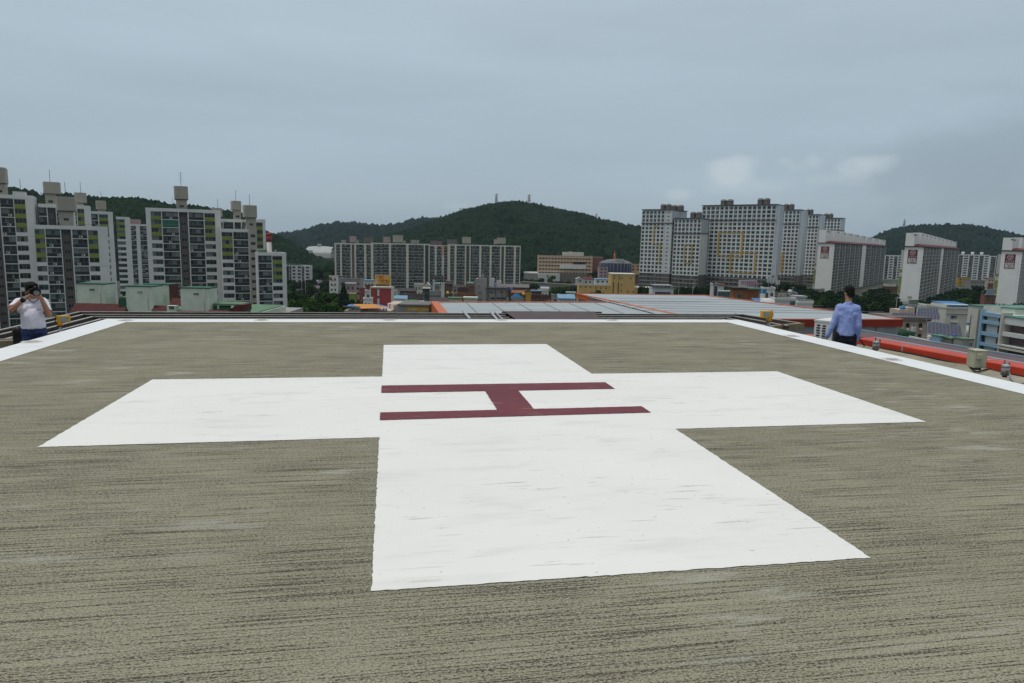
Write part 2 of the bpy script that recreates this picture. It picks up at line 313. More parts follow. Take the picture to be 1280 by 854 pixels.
hill([(430, 306), (470, 299), (500, 291), (530, 281), (545, 277), (560, 271), (580, 264), (600, 260), (620, 257), (640, 254), (655, 256), (675, 258), (690, 262), (710, 266), (730, 270), (745, 275), (760, 278), (780, 282), (800, 285), (830, 290), (870, 297), (920, 305), (980, 310)], 1300, 760, 1900, 2, 'forest', 3.6, 34000)
hill([(230, 280), (270, 281), (300, 284), (320, 288), (340, 293), (360, 302), (375, 311), (395, 322), (415, 329), (440, 332), (480, 335), (540, 342)], 900, 700, 1200, 3, 'forest', 3.3, 15000)
hill([(-120, 240), (-60, 238), (20, 238), (45, 242), (55, 247), (85, 245), (110, 249), (140, 250), (180, 252), (215, 258), (250, 261), (270, 264), (300, 268), (325, 281), (345, 305)], 700, 480, 1000, 4, 'forest', 2.7, 20000)
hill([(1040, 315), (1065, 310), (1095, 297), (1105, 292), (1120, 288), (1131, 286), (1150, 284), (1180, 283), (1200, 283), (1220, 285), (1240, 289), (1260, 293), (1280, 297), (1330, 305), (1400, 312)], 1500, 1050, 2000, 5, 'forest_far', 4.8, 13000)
# single trees: tapered trunk with limbs, crown of many small leaf clumps
def tree_meshes(seed, leaf, shape):
    rn = random.Random(seed); t = MB(); t.tube((0, 0, 0), (0, 0, .45), .035, 'bark', .022, n=6); t.tube((0, 0, .4), (.03, .02, .85), .022, 'bark', .006, n=5)
    for k in range(6):
        a = rn.uniform(0, 6.28); z = rn.uniform(.28, .6); t.tube((0, 0, z), (math.cos(a) * .26, math.sin(a) * .26, z + .2), .012, 'bark', .004, n=4)
    C = []; R = []
    lobes = [(rn.uniform(-.22, .22), rn.uniform(-.22, .22), rn.uniform(.45, .85), rn.uniform(.13, .22)) for _ in range(9)]
    for _ in range(420):
        if shape == 'cone':
            z = rn.uniform(.12, 1.0); r = (1.02 - z) * .33 * rn.uniform(.55, 1.05); a = rn.uniform(0, 6.28); C.append((r * math.cos(a), r * math.sin(a), z)); R.append(rn.uniform(.018, .045))
        else:
            lx, ly, lz, lr = rn.choice(lobes); th = rn.uniform(0, 6.28); ph = math.acos(rn.uniform(-.8, 1)); q = lr * rn.uniform(.7, 1.12)
            C.append((lx + q * math.sin(ph) * math.cos(th), ly + q * math.sin(ph) * math.sin(th), lz + q * math.cos(ph) * .85)); R.append(rn.uniform(.018, .05))
    o = blobs('crown', np.array(C), np.array(R), leaf, 0); me = o.data; bpy.data.objects.remove(o)
    return t.mesh('trunk'), me
TREES = {'dark': [tree_meshes(i, 'leaves_dark', 'round') for i in range(3)], 'mid': [tree_meshes(i + 10, 'leaves_mid', 'round') for i in range(3)], 'bright': [tree_meshes(i + 20, 'leaves_bright', 'round') for i in range(2)], 'pine': [tree_meshes(i + 30, 'leaves_dark', 'cone') for i in range(2)]}
rt = random.Random(11)
def tree(px, ytop, d, wpx, kind, label, group=None, name=None):
    """crown top at pixel (px, ytop), crown width wpx pixels"""
    top = P(px, ytop, d); g = gz(top.x, top.y); h = top.z - g; w = wpx * 1.3 * d / FPX
    o = thing(name or ('pine_tree' if kind == 'pine' else 'tree'), label, 'tree', (top.x, top.y, g), rt.uniform(0, 6.28), group)
    tm, cm = rt.choice(TREES[kind]); hs = max(h, w * .8)
    o.scale = (w / .72, w / .72, hs)
    if hs > h + .1: o.location.z = top.z - hs
    a = link('trunk', tm, o); b = link('crown', cm, o)
    # keep the crown roughly round: its own vertical squash when the tree stands tall
    return o
# ---------------------------------------------------------------- facades
rf = random.Random(5)
CELL = {}
def cell_mesh(kind, w, h, var, frame='frame_white'):
    key = (kind, round(w, 1), round(h, 2), var, frame)
    if key in CELL: return CELL[key]
    m = MB(); w = key[1]; cellbits(m, kind, w, h, var, frame, 0, 0); CELL[key] = m.mesh('window'); return CELL[key]
GL = ['glass_dark', 'glass_mid', 'glass_dark', 'curtain', 'glass_teal', 'glass_mid', 'glass_blue']
def cellbits(m, kind, w, h, var, fr, u0, z0):
    rn = random.Random(var * 7 + int(w * 10)); g = GL[var % len(GL)]
    def bx(a, b, c, d, e, f, mt, skip=''): m.box(u0 + a, u0 + b, c, d, z0 + e, z0 + f, mt, skip)
    if kind == 'B':        # glazed balcony front with a dark railing
        n = max(2, round(w / 1.4)); 
        for i in range(n): bx(w * i / n + .04, w * (i + 1) / n - .04, .38, .42, .12, h - .12, rn.choice([g, 'glass_dark', 'glass_mid', 'glass_blue', 'curtain']))
        for i in range(n + 1): bx(w * i / n - .035, w * i / n + .035, .34, .42, .12, h - .12, 'frame_grey')
        bx(0, w, .12, .15, .15, .95, 'rail_dark'); bx(0, w, .09, .15, .98, 1.04, 'frame_grey')
        if rn.random() < .5:
            q = rn.uniform(.2, .6) * w; bx(q, q + .5, .36, .375, .9, h - .3, 'curtain')
    elif kind == 'W':      # strip window
        n = max(2, round(w / 1.1)); 
        for i in range(n): bx(w * i / n + .03, w * (i + 1) / n - .03, .16, .2, .05, h - .05, rn.choice([g, g, 'glass_dark', 'curtain']))
        for i in range(n + 1): bx(w * i / n - .03, w * i / n + .03, .12, .2, 0.05, h - .05, 'frame_grey')
        bx(0, w, .1, .2, 0, .06, 'frame_grey'); bx(0, w, .1, .2, h - .06, h, 'frame_grey')
    else:                  # single window: two panes in a frame
        bx(.05, w / 2 - .03, .06, .1, .05, h - .05, g); bx(w / 2 + .03, w - .05, .06, .1, .05, h - .05, g if var % 3 else 'glass_dark')
        bx(w / 2 - .03, w / 2 + .03, .03, .1, .05, h - .05, fr)
        bx(0, .05, .03, .1, 0, h, fr); bx(w - .05, w, .03, .1, 0, h, fr); bx(0.05, w - .05, .03, .1, 0, .05, fr); bx(0.05, w - .05, .03, .1, h - .05, h, fr)
class Cells:
    """collects the windows of one building: the first 100 become parts, the rest one part of kind stuff"""
    def __init__(s, root): s.r = root; s.l = []
    def add(s, name, kind, u, z, w, h, v=0, rz=0, frame='frame_white', fixed=None, label=None): s.l.append((name, kind, u, z, w, h, v, rz, frame, fixed, label))
    def done(s):
        s.l.sort(key=lambda c: (-c[3]))
        for nm in sorted({c[0] for c in s.l}):
            L = [c for c in s.l if c[0] == nm]
            for c in L[:100]:
                var = rf.randrange(6) if c[9] is None else c[9]
                o = link(nm, cell_mesh(c[1], c[4], c[5], var, c[8]), s.r, (c[2], c[6], c[3]), (0, 0, c[7]) if c[7] else None)
                if c[10]: o['label'] = c[10]
            if len(L) > 100:
                by = {}
                m = MB()
                for c in L[100:]:
                    b = len(m.v); cellbits(m, c[1], c[4], c[5], rf.randrange(6), c[8], 0, 0)
                    ca, sa = math.cos(c[7]), math.sin(c[7])
                    for i in range(b, len(m.v)):
                        x, y, z = m.v[i]; m.v[i] = (c[2] + x * ca - y * sa, c[6] + x * sa + y * ca, c[3] + z)
                tag(m.build(nm, s.r), kind='stuff')
class Facade:
    def __init__(s, xl, xr, ytop, d, d2=None, base=None):
        A = P(xl, ytop, d); B = P(xr, ytop, d2 or d); s.A = A; s.d = d
        s.L = math.hypot(B.x - A.x, B.y - A.y); s.a = math.atan2(B.y - A.y, B.x - A.x); s.ytop = ytop
        s.base = (gz(A.x, A.y) - 2) if base is None else base; s.H = A.z - s.base
        s.U = Vector((math.cos(s.a), math.sin(s.a), 0)); s.Vv = Vector((-math.sin(s.a), math.cos(s.a), 0))
    def u(s, px, py=None, v=0):
        q = ray(px, s.ytop if py is None else py); n = np.array(s.Vv); A = np.array(s.A) + n * v
        t = ((A - CAM) @ n) / (q @ n); X = CAM + q * t; return float((X - A) @ np.array(s.U))
    def z(s, px, py, v=0):
        q = ray(px, py); n = np.array(s.Vv); A = np.array(s.A) + n * v; t = ((A - CAM) @ n) / (q @ n); return float((CAM + q * t)[2]) - s.base
    def root(s, name, label, cat, group=None): return thing(name, label, cat, (s.A.x, s.A.y, s.base), s.a, group)
def roof_box(fc, root, xl, xr, yt, yb, v=2.5, dep=4.5, m='beige_wall', name='roof_tank_room', stem=None, label=None):
    """machine or tank room on the roof, wider on top when it has a stem (xl, xr, yb)"""
    b = MB(); u0, u1 = fc.u(xl, v=v), fc.u(xr, v=v); z0, z1 = fc.z(xl, yb, v), fc.z(xl, yt, v); c = .35 if u1 - u0 > 3 else .15
    pts = [(u0 + c, v), (u1 - c, v), (u1, v + c), (u1, v + dep), (u0, v + dep), (u0, v + c)]
    b.prism(pts, z0, z1 - .15, m); b.prism([(p[0] * 1 + (0.12 if p[0] < (u0 + u1) / 2 else -.12), p[1] + .12) if p[1] < v + 1 else p for p in pts], z1 - .15, z1, m)
    if stem:
        s0, s1 = fc.u(stem[0], v=v + .6), fc.u(stem[1], v=v + .6); b.box(s0, s1, v + .6, v + dep - .5, fc.z(xl, stem[2], v) - 1, z0, m)
        b.box(u0 + .15, u1 - .15, v + .2, v + dep - .2, z0 - .22, z0, 'brown_shaft')
        b.box(s0 - 1.1, s0, v + .9, v + 2, z0 - 1.9, z0 - 1.8, 'rail_dark'); b.box(s0 - 1.1, s0 - 1.02, v + .9, v + 2, z0 - 1.8, z0 + .2, 'rail_dark')
        w = MB()
        q = (s0 + s1) / 2
    o = b.build(name, root)
    if label: o['label'] = label
    if stem:
        link('small_window', cell_mesh('N', 1.3, .8, 0, 'frame_grey'), o, (q - .65, v + .5, z0 - 2.9))
    return o
def antenna(root, fc, px, yt, yb, v=4, yagi=False):
    b = MB(); u = fc.u(px, v=v); z0, z1 = fc.z(px, yb, v) - .3, fc.z(px, yt, v); b.tube((u, v, z0), (u, v, z1), .07, 'rail_dark', n=5)
    if yagi:
        for k in range(4): zz = z1 - .5 - k * .9; b.tube((u - .9, v, zz), (u + .9, v, zz), .035, 'rail_dark', n=4)
    b.build('antenna', root)
def apartment(label, cols, ytop, d, fh=2.8, par=1.1, greens=3, depth=11, wall='white_wall', rows=None, d2=None, base=None, name='apartment_block', rec=1.3, group=None, spread=None, ac=True, xl=None, xr=None, band=None):
    xl = cols[0][1] if xl is None else xl; xr = cols[-1][2] if xr is None else xr
    if d2 is None and xl < 330: d2 = d * (1 + (xr - xl) * .00047)
    fc = Facade(xl, xr, ytop, d, d2, base); root = fc.root(name, label, 'apartment block', group); m = MB(); ce = Cells(root)
    H, L = fc.H, fc.L; N_ = int((H - par) / fh); N_ = N_ if rows is None else min(rows, N_)
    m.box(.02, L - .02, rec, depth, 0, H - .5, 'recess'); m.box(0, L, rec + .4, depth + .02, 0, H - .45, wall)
    m.box(-.05, L + .05, -.06, .22, H - par, H, wall); m.box(-.05, .2, .22, depth, H - par, H, wall); m.box(L - .2, L + .05, .22, depth, H - par, H, wall); m.box(.2, L - .2, depth - .25, depth, H - par, H, wall)
    m.box(.2, L - .2, .22, depth - .25, H - par - .3, H - par + .1, 'roof_grey')
    cur = 0.
    acs = []
    for k, c in enumerate(cols):
        kind, u0, u1 = c[0], max(0, fc.u(c[1])), min(L, fc.u(c[2]))
        if u0 - cur > .04: m.box(cur, u0, 0, rec + .1, 0, H - par, wall)
        cur = u1; w = u1 - u0
        if kind == 'E': m.box(u0, u1, -.02, rec + .1, 0, H - par, wall); m.box(u0, u1, -.03, -.02, H - par - 4 * fh, H - par - 4 * fh + .06, 'brown_shaft')
        elif kind == 'P': m.box(u0, u1, -.2, rec + .1, 0, H - par, wall)
        elif kind == 'S': m.box(u0, u1, rec - .35, rec + .1, 0, H - par, 'brown_shaft')
        elif kind == 'T': m.box(u0, u1, -.5, rec + .1, 0, H + 1.0, 'beige_wall')
        for r in range(N_):
            z1 = H - par - r * fh; z0 = z1 - fh
            if kind == 'B':
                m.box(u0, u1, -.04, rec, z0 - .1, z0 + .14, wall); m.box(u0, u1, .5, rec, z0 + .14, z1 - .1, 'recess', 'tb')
                ce.add('balcony_window', 'B', u0, z0 + .14, w, fh - .24, 0)
                if ac and rf.random() < .45: acs.append((u0 + rf.uniform(.1, max(.15, w - 1)), z0))
            elif kind == 'W':
                hh = fh * .50
                gr = r < greens
                if not gr: m.box(u0, u1, 0, rec, z0 - .0, z0 + fh - hh - .25, wall)
                else:
                    g = MB(); g.box(0, w, -.03, rec - .2, 0, fh - hh - .1, 'yellow_green'); o = g.build('green_panel', root); o.location = (u0, 0, z0 - .15)
                    m.box(u0, u1, .1, rec, z0 - .15, z0 + fh - hh - .25, wall)
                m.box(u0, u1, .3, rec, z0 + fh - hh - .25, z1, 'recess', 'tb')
                if r == 0: m.box(u0, u1, 0, rec, z1 - .14, z1, wall)
                ce.add('window', 'W', u0, z0 + fh - hh - .25 + .02, w, hh - .02, 0)
            elif kind in 'ST':
                ce.add('stair_window', 'N', (u0 + u1) / 2 - min(.9, w * .3), z0 + 1.0, min(1.8, w * .6), 1.1, rec - .46 if kind == 'S' else -.61, frame='frame_grey', fixed=0)
    if L - cur > .04: m.box(cur, L, 0, rec + .1, 0, H - par, wall)
    zc = H - par - N_ * fh
    m.box(.05, L - .05, .1, rec, 0, max(0.1, zc - .2), wall)
    if band: m.box(-.1, L + .1, -.12, .0, fc.z(xl, band) - .5, fc.z(xl, band), 'tower_band')
    m.build('wall', root); ce.done()
    for u, z in acs[:30]:
        a = MB(); a.box(0, .85, -.12, .2, 0, .6, 'pvc_white'); a.tube((.35, -.125, .3), (.35, -.12, .3), .24, 'rail_dark', n=10); o = a.build('air_conditioner', root); o.location = (u, .0, z + .3)
    return fc, root
# ================================================================ left estate
G1 = 'apartment blocks of the estate on the left'
fc, r = apartment('tall left-edge apartment block cut by the photo border, tank tower at its left end', [('W', -46, -30), ('B', -29, -15), ('S', -14, -2.5), ('B', -1, 15.5), ('W', 16.5, 30.5), ('E', 31.5, 40.5)], 241, 201, depth=11, rows=15, group=G1)
roof_box(fc, r, -10, 8.5, 208.5, 228, stem=(-8, 7.5, 243), dep=6); b = MB(); b.box(fc.u(14), fc.u(30), 3, 7.5, fc.H - .5, fc.H + 1.2, 'grey_white_wall'); b.build('stair_head', r); antenna(r, fc, 26, 224, 238)
fc, r = apartment('staggered apartment block with a chamfered tank over its brown shaft, behind the photographer', [('W', 42.5, 55), ('B', 56, 74.5), ('S', 75.5, 88), ('B', 89.5, 108), ('W', 109.2, 121.5), ('E', 122.5, 132)], 281, 197, fh=2.68, depth=13, rows=13, group=G1)
roof_box(fc, r, 72, 96, 245.5, 263, stem=(74.5, 92, 282), dep=5.5, v=1.2); antenna(r, fc, 84.5, 228, 246)
b = MB(); b.box(fc.u(56), fc.u(74), .3, .36, fc.H + .5, fc.H + .55, 'rail_dark'); b.box(fc.u(98), fc.u(120), .3, .36, fc.H + .5, fc.H + .55, 'rail_dark')
for k in range(9): b.box(fc.u(56) + k * .5, fc.u(56) + k * .5 + .04, .3, .36, fc.H, fc.H + .5, 'rail_dark'); b.box(fc.u(98) + k * .6, fc.u(98) + k * .6 + .04, .3, .36, fc.H, fc.H + .5, 'rail_dark')
b.build('roof_railing', r)
fc, r = apartment('apartment block rising behind the chamfered tank, its own tank set left of centre', [('B', 47.5, 57.5), ('S', 58.5, 69), ('B', 70, 84), ('W', 85, 91)], 254.5, 214, rows=6, group=G1, depth=9)
roof_box(fc, r, 55, 76, 227, 241.5, stem=(57, 70, 256), dep=4.5); antenna(r, fc, 64.5, 212, 227.5)
fc, r = apartment('apartment block with green panels, third tank from the left on its roof', [('B', 78, 95), ('W', 96, 104.5), ('E', 105, 111)], 256, 242, rows=10, group=G1, depth=11)
roof_box(fc, r, 93.3, 108, 240.5, 253, stem=(95, 104, 257), dep=5, v=4); antenna(r, fc, 102, 228, 241)
fc, r = apartment('apartment block with the fourth tank from the left and blind end wall', [('B', 112, 122), ('W', 123.2, 134.5), ('E', 135, 139.5)], 264, 300, rows=12, group=G1, depth=12)
roof_box(fc, r, 120, 132.5, 250.5, 261.5, stem=(122, 131, 265), dep=5); antenna(r, fc, 127.5, 239, 251)
fc, r = apartment('narrow apartment block end with a single strip of green panels beside the dark balconies', [('W', 145, 155.5), ('E', 156.3, 161.5)], 271, 345, fh=2.8, rows=15, group=G1, depth=22)
fc, r = apartment('farther apartment block of dark balconies behind the narrow green-panelled end', [('B', 162.5, 169.5), ('P', 170, 174), ('B', 174.5, 186)], 280, 400, fh=2.8, rows=15, group=G1, greens=0)
b = MB(); b.box(fc.u(163), fc.u(176), 2, 8, fc.H - .5, fc.z(163, 274), 'pink_wall'); b.build('stair_head', r)
fc, r = apartment('big apartment block with a tall mast on its tank and green-glazed balcony', [('E', 181.7, 187), ('W', 187.7, 201), ('B', 202, 222.3), ('S', 223.3, 234), ('B', 235.3, 254), ('W', 255, 268), ('E', 268.8, 275.5)], 259.5, 240, fh=2.82, rows=13, group=G1)
roof_box(fc, r, 218.5, 236, 232.3, 248.5, stem=(220.5, 234, 262), dep=5.5, v=1.2); antenna(r, fc, 227.5, 215, 233, v=3, yagi=True)
b = MB(); b.box(.3, fc.L - .3, .3, .35, fc.H + .75, fc.H + .8, 'rail_dark')
for k in range(24): b.box(.3 + k * 1.05, .34 + k * 1.05, .3, .35, fc.H, fc.H + .75, 'rail_dark')
b.build('roof_railing', r)
g = MB(); g.box(fc.u(202.3), fc.u(222), .1, .13, fc.H - 1.1 - 2 * 2.82 + .35, fc.H - 1.1 - 2.82 - .15, 'glass_green'); g.build('green_glazing', r)
fc, r = apartment('set-back upper wing behind the beige stair tower, under a square tank', [('W', 272.5, 278), ('B', 279, 291.5), ('S', 293, 301), ('B', 302, 309)], 273.5, 256, rows=4, group=G1)
roof_box(fc, r, 290, 302.3, 251, 262, stem=(292.5, 301.5, 274), dep=4.5); antenna(r, fc, 295.5, 238, 251.5)
roof_box(fc, r, 266, 278.4, 260, 270.5, v=7, dep=4)
antenna(r, fc, 272.7, 249, 260.5, v=8)
fc, r = apartment('right wing with green panels behind the beige stair tower, red chimney at its side', [('W', 318, 328), ('E', 328.8, 331.5)], 274, 262, rows=9, group=G1, depth=10)
fc, r = apartment('middle apartment block with a beige projecting stair tower and chamfered tank', [('W', 276.8, 290.3), ('B', 291.3, 309.8), ('T', 310.8, 320.6)], 285.8, 244, fh=2.75, rows=11, group=G1, depth=11)
roof_box(fc, r, 305.5, 322, 256.3, 271.5, stem=(308.5, 320.3, 300), dep=5.5, v=.3); antenna(r, fc, 313, 243, 257, v=3)
fc, r = apartment('lower right apartment block of the estate, next to the park trees', [('P', 321, 322.2), ('B', 322.6, 339.3), ('W', 340.3, 352.3), ('E', 353, 357.6)], 315.5, 243, fh=2.72, rows=8, group=G1)
b = MB(); b.box(fc.u(325), fc.u(335), 3, 6, fc.H - .3, fc.H + .9, 'green_roof'); b.box(fc.u(345), fc.u(347), 3, 5, fc.H - .3, fc.H + .9, 'grey_wall'); b.build('roof_hatch', r)
# red and white chimney
c = P(336, 291, 300); o = thing('chimney', 'red-topped white chimney behind the apartment blocks', 'chimney', (c.x, c.y, gz(c.x, c.y)))
b = MB(); hz = c.z - o.location.z; b.tube((0, 0, 0), (0, 0, hz - 4), 1.1, 'sign_white', n=14); b.build('shaft', o)
b = MB(); b.tube((0, 0, hz - 4), (0, 0, hz - 1.0), 1.12, 'red_wall', n=14); b.tube((0, 0, hz - 1.0), (0, 0, hz - .3), 1.4, 'red_wall', n=14); b.tube((0, 0, hz - .3), (0, 0, hz), 1.4, 'red_wall', .3, n=14); b.build('cap', o)
# ================================================================ low building with pale green stair houses in front of the estate
D0 = 128
fc = Facade(86, 300, 385.5, D0, base=-30); o = fc.root('annex_building', 'low building with maroon tiled roof edges and four pale green stair houses', 'building')
b = MB(); b.box(0, fc.L, 0, 26, 0, fc.H - 1.2, 'pale_green_wall'); b.build('wall', o)
b = MB(); b.box(.3, fc.L - .3, .3, 25.7, fc.H - 1.2, fc.H - 1.0, 'green_roof'); b.build('roof', o)
def tiles(x0, x1, yt, yb, v=0, mt='maroon_tile'):
    """sloping tiled edge: ridge at the back, eaves towards the camera"""
    b = MB(); u0, u1 = fc.u(x0), fc.u(x1); zt, zb = fc.z(x0, yt), fc.z(x0, yb); s = zt - zb
    b.face([(u0 - .0, v - .2, zb), (u1, v - .2, zb), (u1 - .0, v + s * .8, zt), (u0, v + s * .8, zt)], mt); b.face([(u0, v + s * .8, zt), (u1, v + s * .8, zt), (u1, v + s * 1.5, zb), (u0, v + s * 1.5, zb)], mt)
    b.face([(u0, v - .2, zb), (u0, v + s * .8, zt), (u0, v + s * 1.5, zb)], mt); b.face([(u1, v - .2, zb), (u1, v + s * 1.5, zb), (u1, v + s * .8, zt)], mt)
    n = int((u1 - u0) / .35)
    for k in range(n): a = u0 + (k + .5) * (u1 - u0) / n; b.bar((a, v - .22, zb + .05), (a, v + s * .8, zt + .06), .06, .06, mt)
    b.build('tiled_edge', o)
tiles(91, 147, 379.3, 389.5, -.5); tiles(146, 158, 384, 391, -.8); tiles(195, 223, 376, 385.5, 5); tiles(188, 208, 382.5, 389, .4); tiles(219, 262, 388, 392, -1); tiles(262, 290, 387.3, 392, -1)
# raking maroon piece on the right
b = MB(); u0, u1, u2 = fc.u(286), fc.u(299), fc.u(307); za, zb_ = fc.z(286, 388.5), fc.z(300, 380.5)
b.face([(u0, -.6, za), (u1, -.6, za - .9), (u2, -.6, zb_ - 1.2), (u2, -.6, zb_), (u1 - .2, -.6, zb_ - .1)], 'maroon_tile'); b.face([(u0, -.6, za), (u1 - .2, -.6, zb_ - .1), (u1 - .2, 3, zb_ - .1), (u0, 3, za)], 'maroon_tile'); b.face([(u1 - .2, -.6, zb_ - .1), (u2, -.6, zb_), (u2, 3, zb_), (u1 - .2, 3, zb_ - .1)], 'maroon_tile'); b.face([(u2, -.6, zb_ - 1.2), (u2, 3, zb_ - 1.2), (u2, 3, zb_), (u2, -.6, zb_)], 'maroon_tile'); b.build('tiled_edge', o)
def stair_house(x0, x1, yt, yb, v, side=None, wx=None):
    b = MB(); q = v; u0, u1 = fc.u(x0, v=v), fc.u(x1, v=v); z0, z1 = fc.z(x0, yb, v), fc.z(x0, yt, v)
    b.box(u0, u1, v, v + 3.6, min(z0, fc.H - 1.3), z1 - .12, 'pale_green_wall'); h = b.build('stair_house', o)
    c = MB(); c.box(u0 - .06, u1 + .06, v - .06, v + 3.66, z1 - .12, z1 + .08, 'green_trim'); c.build('roof_trim', h)
    if side: c = MB(); c.box(u1, u1 + .12, v, v + 3.6, z0, z1 - .13, side); c.build('tiled_side', h)
    wx = wx or (x0 + x1) / 2; w = fc.u(wx, v=v) - .5
    link('window', cell_mesh('N', 1.0, .42, 0, 'frame_grey'), h, (w, v - .06, z1 - 1.35))
    c = MB(); c.tube((u1 - .9, v - .05, z0), (u1 - .9, v - .05, z1 - .3), .035, 'cream_wall', n=6); c.build('drainpipe', h)
stair_house(97.3, 132.5, 354.5, 380, 3.2, wx=116.5); stair_house(181.5, 212.5, 355.3, 378, 8, side='maroon_tile', wx=197.5); stair_house(158.5, 191.5, 357.6, 387, .6, wx=176); stair_house(226.5, 262, 359.7, 388, .2, wx=246)
b = MB(); u0, u1 = fc.u(133), fc.u(160); b.box(u0, u1, 4.5, 8, fc.H - 1, fc.z(133, 375.5), 'green_trim'); b.box(u0, u1, 4.4, 8.1, fc.z(133, 375.5), fc.z(133, 373.3), 'green_roof'); b.build('parapet', o)
b = MB(); u0, u1 = fc.u(263), fc.u(298); b.box(u0, u1, 1.5, 6, fc.H - 1.5, fc.z(263, 384.5), 'green_trim'); b.box(u0, u1, 1.4, 6.1, fc.z(263, 383), fc.z(263, 380.3), 'green_roof'); b.box(fc.u(286), fc.u(289), 1.0, 1.4, fc.z(263, 385.5), fc.z(263, 383), 'pvc_white'); b.box(fc.u(269), fc.u(270), 1.0, 1.4, fc.z(263, 387), fc.z(263, 383), 'pvc_white'); b.build('parapet', o)
b = MB(); u0, u1 = fc.u(211.5), fc.u(223); b.box(u0, u1, -.9, .1, fc.H - 2, fc.z(211, 381.5), 'pale_green_wall'); w = b.build('dormer', o)
for q in (214.5, 217.5): link('window', cell_mesh('N', .45, .6, 0, 'frame_grey'), w, (fc.u(q), -1.0, fc.z(215, 386)))
# blue tank and canopy on low rooftops at the foot of the lower block
fcb = Facade(303, 358, 390, 150, base=-30); o = fcb.root('annex_building', 'flat grey rooftop building with small dark canopy and blue tub', 'building')
b = MB(); b.box(0, fcb.L, 0, 12, 0, fcb.H, 'grey_wall'); b.box(0, fcb.L, -.1, .2, fcb.H, fcb.H + .3, 'cream_wall'); b.build('wall', o)
b = MB(); b.box(fcb.u(334), fcb.u(344), 2, 5, fcb.H + .9, fcb.H + 1.0, 'dark_roof'); [b.box(fcb.u(x), fcb.u(x) + .1, 2, 2.1, fcb.H, fcb.H + .9, 'steel') for x in (335, 339, 343)]; b.build('canopy', o)
bt = MB(); bt.tube((0, 0, 0), (0, 0, .75), .42, 'tank_blue', n=16); bt.tube((0, 0, .75), (0, 0, .85), .45, 'tank_blue', .4, n=16); t0 = fcb.A + fcb.U * fcb.u(321) + fcb.Vv * 1
tb = bt.build('water_tub'); tb.location = (t0.x, t0.y, fcb.A.z); tag(tb, 'small blue tub on the grey roof below the lower right apartment block', 'tub')
# ================================================================ background slabs in the centre
G2 = 'long balcony apartment slabs in front of the wooded hill'
bl = []
def strips(px): return px
fc, r = apartment('left half of the long slab with a maroon stair strip and pink tank room', [('P', 418, 419.8), ('B', 420, 424.8), ('P', 425, 427), ('B', 427.2, 438), ('P', 438, 439.4), ('S', 439.6, 442.8), ('P', 443, 444.8), ('B', 445, 455), ('P', 455.2, 457.6), ('B', 457.8, 463.2)], 303.8, 603, fh=2.75, rows=14, greens=0, wall='cream_wall', group=G2, par=1.0, ac=False)
b = MB(); b.box(fc.u(439.7), fc.u(442.7), .8, .9, 0, fc.H - 1.1, 'mauve'); b.build('maroon_strip', r); roof_box(fc, r, 437, 444.2, 295.2, 302.5, m='pink_wall'); roof_box(fc, r, 454.5, 465, 296.5, 303.5, m='dark_cap'); roof_box(fc, r, 426.5, 431, 300, 304, m='grey_wall'); roof_box(fc, r, 444.3, 447, 300, 304, m='grey_wall')
fc, r = apartment('right half of the long slab, with pink and beige tank rooms and a narrow end', [('P', 463.5, 466.4), ('B', 466.6, 486), ('P', 486.2, 488.6), ('B', 488.8, 507.7), ('P', 507.8, 510.6), ('B', 510.8, 529.7), ('P', 530, 531.2), ('N', 531.3, 535.4)], 303.6, 600, fh=2.75, rows=15, greens=0, wall='cream_wall', group=G2, par=1.0, ac=False)
roof_box(fc, r, 479, 487, 296, 303, m='pink_wall'); roof_box(fc, r, 491, 502.8, 294, 302.8, m='beige_wall'); roof_box(fc, r, 503, 506, 301, 303.5, m='beige_wall'); roof_box(fc, r, 513.3, 523, 299.8, 303.8, m='grey_wall')
for k in range(13): link('small_window', cell_mesh('N', 1.3, 1.5, 2, 'frame_grey'), r, (fc.u(532.2), -.12, fc.H - 2.9 - k * 2.75))
fc, r = apartment('newer grey apartment block with orange corner stripe between the cream slabs', [('P', 534.9, 537), ('B', 537.2, 543.5), ('P', 543.7, 545.9), ('B', 546, 552.2), ('P', 552.4, 555), ('B', 555.2, 560)], 306.3, 640, fh=2.8, rows=14, greens=0, wall='grey_white_wall', group=G2, par=1.0, ac=False)
roof_box(fc, r, 538, 551.7, 301, 306.3, m='mauve')
b = MB(); b.box(fc.u(552.3), fc.u(555.1), -.26, -.21, fc.H - 9.5, fc.H + .05, 'orange_wall'); b.box(fc.u(555.2), fc.u(559.5), -.12, -.08, fc.H - 1, fc.H + .05, 'orange_wall'); b.build('orange_stripe', r)
b = MB(); [b.box(fc.u(x), fc.u(x + 2.3), -.27, -.21, 0, fc.H - 28, 'tower_brown') for x in (534.8, 543.6, 552.3)]; b.build('brown_base', r)
fc, r = apartment('right cream slab with two brown stair strips and beige tank rooms', [('P', 559.5, 562.8), ('B', 563, 568.3), ('P', 568.5, 570.6), ('B', 570.8, 581.2), ('P', 581.4, 582.7), ('S', 583, 587), ('P', 587.2, 588.3), ('B', 588.5, 599.2), ('P', 599.4, 601.8), ('B', 602, 612.3), ('P', 612.5, 614.7), ('B', 614.9, 625.2), ('P', 625.4, 626.8), ('S', 627, 630.2), ('P', 630.4, 632), ('B', 632.2, 642.6), ('P', 642.8, 645), ('B', 645.2, 649.8), ('P', 650, 651)], 305.5, 632, fh=2.72, rows=15, greens=0, wall='cream_wall', group=G2, par=1.0, ac=False)
